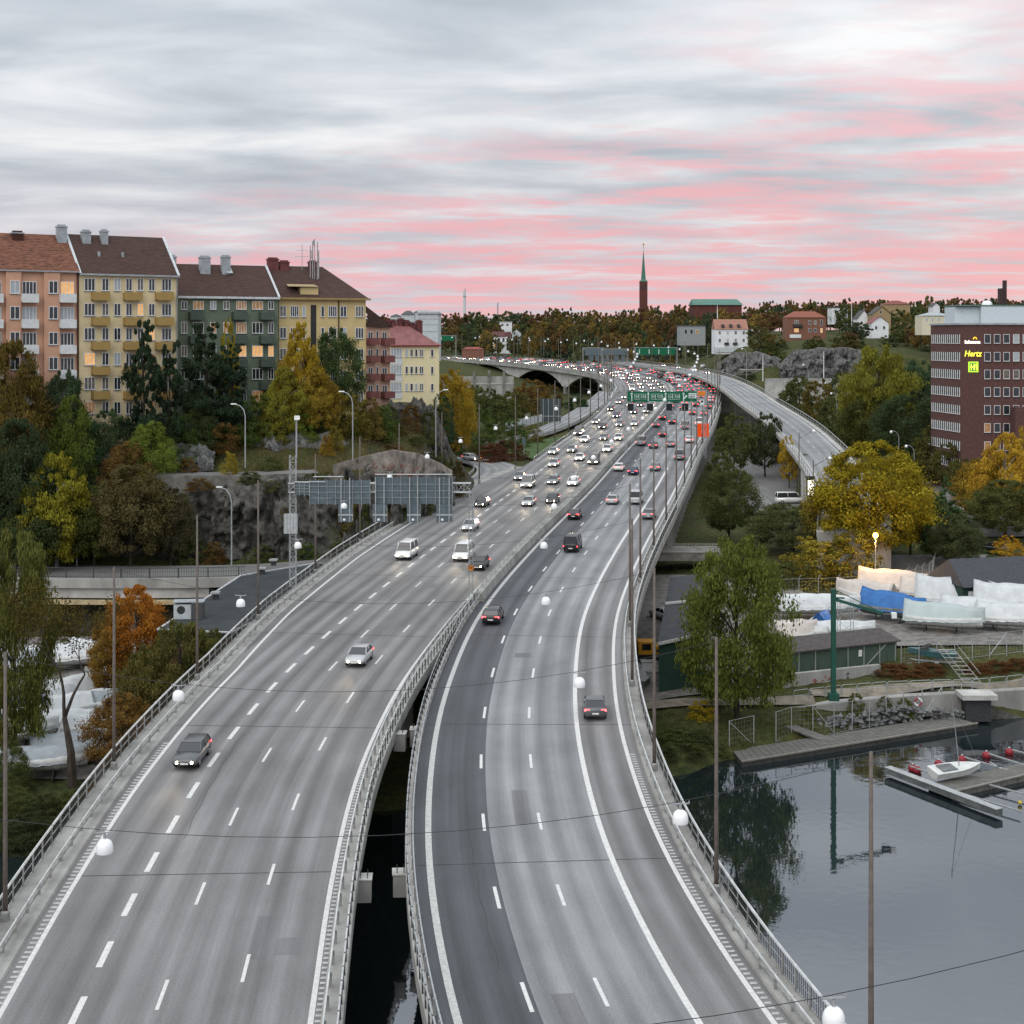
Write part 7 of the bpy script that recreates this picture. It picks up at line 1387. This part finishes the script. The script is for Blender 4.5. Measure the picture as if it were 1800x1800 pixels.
for k, (px, yt, d, w_, c) in enumerate(((1405, 655, 440, 60, DO), (1440, 660, 430, 60, (.08, .065, .018)), (1470, 690, 400, 60, DO), (1500, 700, 390, 50, DO), (1480, 650, 470, 50, (.03, .04, .018)), (1385, 680, 460, 40, DO))): T('round', px, yt, d, w_, c, f'tree in the hollow beyond the viaduct ramp, {ordn(k + 1)} from the left of six')
# shore plants right
for k, (px, yt, d, w_, c) in enumerate(((1150, 1278, 140, 60, DO), (1190, 1275, 141, 70, DO), (1230, 1285, 141, 60, (.03, .036, .015)), (1165, 1310, 136.5, 60, (.03, .036, .015)), (1215, 1305, 138, 60, DO), (1262, 1300, 140, 40, DO))): T('bush', px, yt, d, w_, c, f'dark shrub on the shore right of the viaduct, {ordn(k + 1)} of six')
T('bush', 1232, 1228, 146, 50, (.20, .15, .015), 'yellow shrub on the shore beside the willow')
for k, (px, yt, w_) in enumerate(((1560, 1165, 70), (1600, 1162, 70), (1635, 1160, 60), (1715, 1150, 50), (1755, 1148, 60), (1790, 1146, 50))): T('bush', px, yt + 12, 161 + k * .5, w_, (.075, .038, .016), f'rusty brown shrub on the bank below the yard fence, {ordn(k + 1)} from the left')
for k, (px, yt, d) in enumerate(((1425, 1240, 149), (1505, 1215, 151), (1555, 1222, 152), (1590, 1225, 152.5))): T('bush', px, yt, d, 34, (.06, .07, .018), f'weedy green shrub on the quay slope, {ordn(k + 1)} from the left')
# left hill
T('round', 22, 592, 198, 130, (.088, .066, .018), 'golden brown tree in front of the salmon block', 'near'); T('round', 110, 640, 203, 90, (.026, .042, .020), 'dark green tree in front of the salmon block', 'near'); T('round', 125, 690, 200, 90, (.07, .095, .02), 'light green tree below the dark green one', 'near')
T('pine', 252, 556, 206, 105, (.016, .026, .015), 'tall dark pine in front of the pale yellow block', 'near', var=0); T('pine', 297, 592, 208, 95, (.017, .027, .015), 'dark pine right of the tallest pine', 'near', var=1); T('pine', 362, 562, 214, 130, (.016, .025, .014), 'broad dark pine in front of the green block', 'near', var=0); T('pine', 408, 600, 216, 110, (.015, .024, .014), 'dark pine at the right side of the broad one', 'near', var=1)
T('birch', 528, 562, 224, 100, (.23, .165, .018), 'tall yellow birch in front of the mustard block', 'near'); T('birch', 500, 640, 220, 100, (.13, .125, .02), 'olive yellow tree left of the tall birch', 'near'); T('round', 592, 566, 230, 90, (.030, .046, .018), 'green tree right of the yellow birch', 'near'); T('round', 560, 650, 222, 80, (.15, .11, .018), 'orange yellow tree below the green one', 'near')
T('birch', 402, 555, 222, 50, (.18, .15, .02), 'thin yellow green birch behind the broad pine')
for k, (px, yt, d, w_, c) in enumerate(((150, 730, 201, 90, DK), (190, 715, 204, 80, (.03, .044, .02)), (265, 735, 203, 90, LG), (225, 770, 200.5, 110, BR), (310, 720, 209, 80, MG), (345, 700, 212, 80, (.04, .055, .02)), (420, 700, 216, 70, MG), (455, 690, 219, 70, (.07, .085, .02)), (480, 700, 219, 60, (.1, .1, .02)), (620, 690, 226, 60, (.10, .085, .02)), (650, 695, 229, 50, (.09, .07, .02)), (675, 705, 232, 50, MG), (60, 730, 199, 100, DK), (20, 760, 197, 110, DO), (395, 740, 212, 60, BR), (530, 705, 221, 60, LG))): T('bush', px, yt, d, w_, c, f'hillside shrub below the apartment blocks, {ordn(k + 1)} of sixteen', 'near' if w_ > 75 else 'mid', group='hillside shrubs')
for k, (px, yt, d, w_, c) in enumerate(((640, 740, 232, 46, MG), (668, 755, 231, 40, (.07, .08, .02)), (590, 745, 219, 30, (.12, .10, .02)), (575, 760, 217, 26, (.19, .13, .02)), (690, 780, 229, 40, BR), (735, 765, 237, 44, DO), (770, 790, 240, 50, DO), (780, 735, 255, 46, DK), (800, 800, 243, 46, (.06, .05, .02)), (700, 745, 238, 36, (.08, .07, .02)), (330, 800, 206, 40, BR), (405, 790, 204, 34, (.16, .13, .02)), (480, 800, 209, 40, (.05, .06, .02)), (655, 800, 216, 40, MG))): T('bush', px, yt, d, w_, c, f'small shrub among the hillside rocks, {ordn(k + 1)} of fourteen', group='shrubs among rocks')
for k, (px, yt, d, w_, c) in enumerate(((350, 838, 200.2, 50, BR), (440, 826, 200.6, 44, DO), (480, 842, 200.3, 40, (.06, .06, .02)), (545, 830, 203, 46, DO), (610, 836, 205.5, 40, (.07, .06, .02)), (340, 930, 197, 60, DO), (375, 950, 197, 44, BR), (460, 955, 197.6, 44, DO), (540, 950, 199, 44, MG), (600, 955, 202, 40, DO), (500, 890, 199.2, 26, (.08, .065, .02)), (640, 880, 206, 30, DO), (700, 850, 214, 40, MG), (745, 850, 221, 40, DO), (560, 720, 224, 60, MG), (685, 712, 239, 40, DO), (722, 708, 241, 40, BR), (752, 716, 243, 36, DO), (610, 725, 227, 50, LG), (650, 720, 231, 50, (.09, .08, .02)))): T('bush', px, yt, d, w_, c, f'shrub growing on the dark cliff and the slope above, {ordn(k + 1)} of twenty', group='cliff shrubs', zb=None if d > 204 or yt > 920 else HC - (yt + 22 - YH) / F * d)
# foot of the cliff and the left shore
T('round', 30, 730, 192, 130, (.024, .034, .016), 'tall dark tree at the left edge below the salmon block', 'near'); T('birch', 100, 788, 192.5, 170, (.15, .14, .018), 'wide yellow green tree in front of the cliff', 'near'); T('round', 230, 812, 194, 150, (.050, .044, .018), 'brown tree in front of the cliff', 'near'); T('round', 165, 850, 194, 110, (.050, .060, .018), 'olive tree between the yellow green and the brown one', 'near'); T('round', 300, 850, 196, 90, (.035, .032, .016), 'dark brown shrubby tree at the cliff', 'near'); T('round', 60, 870, 190, 110, (.03, .04, .016), 'dark tree behind the left willow', 'near')
T('tall', 26, 912, 131, 150, (.070, .074, .020), 'tall olive willow at the left edge by the boats', 'near'); T('round', 240, 1024, 152, 122, (.22, .095, .016), 'bright orange maple behind the left boats', 'near', zb=2.3); T('round', 195, 1075, 150, 80, (.13, .08, .018), 'rusty tree left of the orange maple', 'near', zb=2.3)
T('tall', 318, 1085, 137, 170, (.066, .066, .020), 'olive willow bush against the left viaduct', 'near'); T('tall', 262, 1130, 134, 150, (.070, .064, .020), 'olive brown willow left of the willow bush', 'near'); T('round', 215, 1215, 128, 130, (.10, .060, .018), 'brown leaved tree near the left shore', 'near'); T('tall', 370, 1100, 143, 110, (.058, .060, .020), 'willow half hidden by the left viaduct', 'near')
for k, (px, yt, d, w_, c) in enumerate(((20, 1380, 120, 90, DO), (75, 1395, 120, 90, (.03, .036, .015)), (130, 1385, 121, 100, DO), (180, 1370, 122, 90, BR), (45, 1430, 116, 110, (.022, .028, .013)), (110, 1430, 117.5, 110, (.024, .03, .013)), (20, 1300, 124, 70, DO), (235, 1340, 124, 80, DO), (290, 1300, 127, 80, DO), (330, 1260, 130, 70, (.05, .05, .018)))): T('bush', px, yt, d, w_, c, f'dark shrub along the left shore, {ordn(k + 1)} of ten', 'near', group='left shore shrubs')
# the bare tree
def bare_tree(px, yb, d, H, label):
    q = P(px, yb, d); t = empty('bare_tree', (q.x, d, ground(q.x, d) - .2), 0, label, 'tree'); r = random.Random(3); mb = MB(); tips = []
    def grow(p, dr, l_, rad, lev):
        pts = [p]; rads = [rad]; dd = Vector(dr)
        for k in range(4): dd = (dd + Vector((r.uniform(-.22, .22), r.uniform(-.22, .22), r.uniform(-.05, .16)))).normalized(); pts.append(pts[-1] + dd * l_ / 4); rads.append(rad * (1 - .13 * (k + 1)))
        mb.tube(pts, rads, 6 if lev < 2 else 4)
        if lev == 5: tips.append(pts[-1]); return
        for k in range(2 if lev < 2 else 3):
            a = r.uniform(0, 6.28); s_ = .62 if lev else .55; nd = (dd * .8 + Vector((math.cos(a) * s_ * 1.3, math.sin(a) * s_, r.uniform(-.1, .35)))).normalized(); grow(pts[-1 if k < 2 else -2], nd, l_ * r.uniform(.58, .78), rads[-1] * .80, lev + 1)
        if lev > 2: tips.append(pts[2])
    grow(Vector((0, 0, 0)), (.03, 0, 1), H * .34, .50, 0); mb.build('trunk', bark, t)
    rr = np.random.default_rng(4); tp = np.array([tuple(v) for v in tips]); n = 2600; c = tp[rr.integers(0, len(tp), n)] + rr.normal(0, .35, (n, 3)); u = rr.normal(0, 1, (n, 3)); u /= np.linalg.norm(u, axis=1)[:, None]; v = np.cross(u, rr.normal(0, 1, (n, 3))); v /= np.linalg.norm(v, axis=1)[:, None]; s_ = .13
    V = np.stack([c - u * s_, c - v * s_ * .6, c + u * s_, c + v * s_ * .6], 1).reshape(-1, 3); o = link('crown', npmesh('crown', V, np.arange(4 * n).reshape(-1, 4), LEAF), t); o.color = (.09, .07, .02, 1)
bare_tree(128, 1355, 126, 18, 'sparse dark-limbed tree in front of the white boats')
# by the ramp and under the far viaduct
T('round', 797, 640, 300, 72, (.20, .14, .018), 'golden tree between the cream building and the exit ramp', 'near'); T('round', 775, 690, 285, 50, (.03, .04, .016), 'dark tree in front of the golden one')
for k, (px, yt, d, w_, c) in enumerate(((845, 715, 345, 60, MG), (880, 700, 360, 60, (.045, .055, .02)), (905, 735, 330, 50, MG), (850, 760, 318, 60, (.05, .065, .02)), (820, 735, 320, 60, DO), (935, 745, 340, 40, (.08, .075, .02)), (890, 770, 315, 50, (.06, .04, .018)), (865, 778, 306, 60, (.075, .032, .02)), (915, 778, 308, 30, (.07, .04, .02)), (835, 780, 312, 40, (.05, .05, .018)))): T('bush', px, yt, d, w_, c, f'shrub between the exit ramp and the slip road, {ordn(k + 1)} of ten', group='shrubs by the exit ramp')
for k, (px, yt, d, w_, c) in enumerate(((800, 668, 420, 50, MG), (835, 672, 430, 50, (.05, .06, .02)), (862, 680, 420, 50, DO), (892, 690, 410, 44, (.06, .07, .02)), (790, 700, 380, 50, DO), (955, 690, 425, 44, (.07, .055, .018)))): T('round', px, yt, d, w_, c, f'tree in front of the wall under the far viaduct, {ordn(k + 1)} of six')
for k, (px, yt, d, w_, c) in enumerate(((935, 664, 470, 70, (.095, .06, .018)), (905, 680, 440, 50, (.06, .055, .018)), (965, 672, 480, 50, (.07, .05, .016)), (1015, 690, 440, 40, DK), (870, 690, 450, 50, DO), (830, 680, 470, 50, (.05, .05, .02)))): T('round', px, yt, d, w_, c, f'autumn tree below the far viaduct, {ordn(k + 1)} of six')
# ------------------------------------------------------------------ the far wooded ridge
fr = random.Random(99); ridge = []
PAL = [((.085, .056, .022), 4), ((.105, .075, .022), 3), ((.062, .060, .022), 6), ((.030, .040, .022), 5), ((.15, .11, .03), 1), ((.082, .050, .025), 3), ((.050, .062, .022), 3)]; pal = [c for c, k in PAL for _ in range(k)]
top_x = [640, 700, 780, 860, 920, 1000, 1060, 1120, 1180, 1240, 1300, 1360, 1420, 1500, 1560, 1620, 1700, 1800]; top_y = [556, 552, 549, 549, 546, 540, 546, 540, 537, 534, 540, 528, 530, 524, 528, 524, 522, 526]
for px in np.arange(650, 1800, 8.5):                     # skyline row
    d = fr.uniform(960, 1060); T_ = np.interp(px, top_x, top_y) + fr.uniform(-5, 9); ridge.append((px + fr.uniform(-4, 4), T_, d, fr.uniform(26, 40)))
for px in np.arange(770, 1260, 9):
    d = fr.uniform(860, 940); ridge.append((px + fr.uniform(-4, 4), np.interp(px, top_x, top_y) + fr.uniform(12, 26), d, fr.uniform(26, 40)))
for px in np.arange(775, 1230, 11):
    d = fr.uniform(800, 850) if px < 1010 else fr.uniform(715, 800); ridge.append((px + fr.uniform(-4, 4), np.interp(px, top_x, top_y) + fr.uniform(30, 48), d, fr.uniform(24, 38)))
for px in np.arange(1240, 1640, 13):                     # around the houses on the right
    d = fr.uniform(700, 880); ridge.append((px + fr.uniform(-5, 5), np.interp(px, top_x, top_y) + fr.uniform(6, 20), d, fr.uniform(28, 44)))
HOUSES = [(1250, 1322), (1378, 1460), (1192, 1244), (1528, 1566)]
for px in np.arange(1325, 1660, 11):
    d = fr.uniform(585, 640)
    if any(a - 12 < px < b + 12 for a, b in HOUSES): continue
    ridge.append((px + fr.uniform(-5, 5), fr.uniform(556, 592), d, fr.uniform(30, 50)))
n_r = 0
def adj(c): return 'dark green' if c[1] > c[0] else ('golden' if c[0] > .15 else ('orange brown' if c[0] > .1 else ('rusty' if c[0] > .08 else 'olive')))
for px, yt, d, w_ in ridge:
    X = (px - CX) / F * d; H = (HC - (yt - YH) / F * d) - ground(X, d)
    if H < 4: H = fr.uniform(5, 9)
    k_ = fr.choice(['round', 'round', 'round', 'tall', 'cone' if fr.random() < .35 else 'round'])
    c = fr.choice(pal) if k_ != 'cone' else (.018, .028, .016)
    sec = 'left of the church tower' if px < 1120 else ('between the church and the white house' if px < 1260 else 'behind the houses on the right')
    tree(k_, px, d, min(H, 24), min(w_, 46) / F * d, c, (lambda a_: {'round': f'{a_} broadleaf tree on the far ridge {sec}', 'tall': f'tall narrow {a_} tree on the far ridge {sec}', 'cone': f'dark conifer on the far ridge {sec}'}[k_])(adj(c)), 'far', group=f'{adj(c)} {k_} ridge trees {sec}', var=fr.randrange(2)); n_r += 1
# scrub on the slopes below the ridge houses
for k in range(40):
    px = fr.uniform(1250, 1640); d = fr.uniform(556, 615); X = (px - CX) / F * d
    if any(a - 4 < px < b + 4 for a, b in HOUSES) and d > 600: continue
    tree('bush', px, d, fr.uniform(2, 4.5), fr.uniform(5, 9), fr.choice([(.045, .055, .018), (.07, .055, .02), (.03, .04, .018)]), 'scrub shrub on the slope above the rock face', 'far', group='scrub on the far slope')
for k in range(26):
    px = fr.uniform(1010, 1260); d = fr.uniform(660, 735); tree('bush', px, d, fr.uniform(2.5, 6), fr.uniform(5, 9), fr.choice([(.045, .055, .018), (.07, .055, .02), (.03, .04, .018), (.12, .09, .02)]), 'roadside shrub beyond the far bend', 'far', group='shrubs beyond the bend')
# dry grass on the hillside, uncountable
gr = np.random.default_rng(5); n = 16000; pxs = gr.uniform(380, 760, n); dd = gr.uniform(206, 243, n); keep = []
X = (pxs - CX) / F * dd; Zg = np.array([ground(a, b) for a, b in zip(X, dd)]); h = gr.uniform(.25, .8, n); a = gr.uniform(0, 6.28, n); w2 = .05
V = np.stack([np.c_[X - np.cos(a) * w2, dd - np.sin(a) * w2, Zg - .1], np.c_[X + np.cos(a) * w2, dd + np.sin(a) * w2, Zg - .1], np.c_[X + gr.normal(0, .2, n), dd + gr.normal(0, .2, n), Zg + h]], 1).reshape(-1, 3)
o = link('dry_grass', npmesh('dry_grass', V, np.arange(3 * n).reshape(-1, 3), LEAF)); o.color = (.17, .13, .06, 1); tag(o, 'tall dry grass on the hillside below the apartment blocks', 'grass', kind='stuff')
n = 9000; pxs = gr.uniform(1120, 1500, n); dd = gr.uniform(138, 165, n); X = (pxs - CX) / F * dd; Zg = np.array([ground(a, b) for a, b in zip(X, dd)]); ok = (Zg > .6) & ~((X > 12) & (X < 42) & (dd > 147.2)); X, dd, Zg = X[ok], dd[ok], Zg[ok]; n = len(X); h = gr.uniform(.15, .5, n); a = gr.uniform(0, 6.28, n)
V = np.stack([np.c_[X - np.cos(a) * w2, dd - np.sin(a) * w2, Zg - .1], np.c_[X + np.cos(a) * w2, dd + np.sin(a) * w2, Zg - .1], np.c_[X + gr.normal(0, .15, n), dd + gr.normal(0, .15, n), Zg + h]], 1).reshape(-1, 3)
o = link('shore_grass', npmesh('shore_grass', V, np.arange(3 * n).reshape(-1, 3), LEAF)); o.color = (.07, .075, .025, 1); tag(o, 'rough grass on the right shore', 'grass', kind='stuff')
# ------------------------------------------------------------------ traffic, at rest, lamps lit
tf = random.Random(31); cols = ['silver', 'dark grey', 'black', 'white', 'grey', 'dark blue', 'dark grey', 'silver', 'grey', 'black']
LN = {1: 'innermost', 2: 'second', 3: 'third', 4: 'outermost'}
def lane_cars(path, offs, side, starts, gaps, smax, rev):
    for li, off in enumerate(offs):
        S_ = starts[li]; k = 0
        while S_ < smax:
            of = off(S_) if callable(off) else off; p = path.at(S_, of + tf.uniform(-.25, .25), .015); k += 1; y = p.y
            kind = tf.choice(['hatch', 'estate', 'estate', 'hatch', 'van' if tf.random() < .5 else 'estate']); c = tf.choice(cols)
            car(kind, c, tuple(p), path.head(S_) + (math.pi if rev else 0), f'{c} {"van" if kind == "van" else "car"} in the {LN[li + 1]} {side} lane, {ordn(k)} from the viewer', True, f'traffic on the {side} carriageway', beam=(1000 if rev and y < 430 else 0), parts=y < 330)
            S_ += gaps(y) * tf.uniform(.65, 1.45)
gL = lambda y: 90 if y < 130 else (50 if y < 230 else (30 if y < 420 else 19))
gR = lambda y: 95 if y < 130 else (56 if y < 230 else (32 if y < 420 else 19))
sy = L4.s_at_y; lane_cars(L4, [-1.75, -5.25, -8.8, lambda s_: -12.3], 'left', [sy(176), sy(131), sy(205), sy(104)], gL, LE - 60, True)
sy = R0.s_at_y; lane_cars(R0, [1.75, 5.2, 8.8, 12.25], 'right', [sy(148), sy(190), sy(236), sy(116)], gR, RE - 60, False)
k = 0
for S_ in (150, 176, 205, 236): k += 1; p = VIA.at(S_ - 60, -1.9, .02); car('hatch', cols[k], tuple(p), VIA.head(S_ - 60), f'{cols[k]} car at the top of the viaduct ramp, {ordn(k)} of four', True, 'cars on the ramp', parts=False)
p = RAMP.at(84, 0, .05); car('estate', 'silver', tuple(p), RAMP.head(84) + math.pi, 'silver car with lit headlights on the curving exit ramp', True, beam=3000)
bpy.context.view_layer.update()
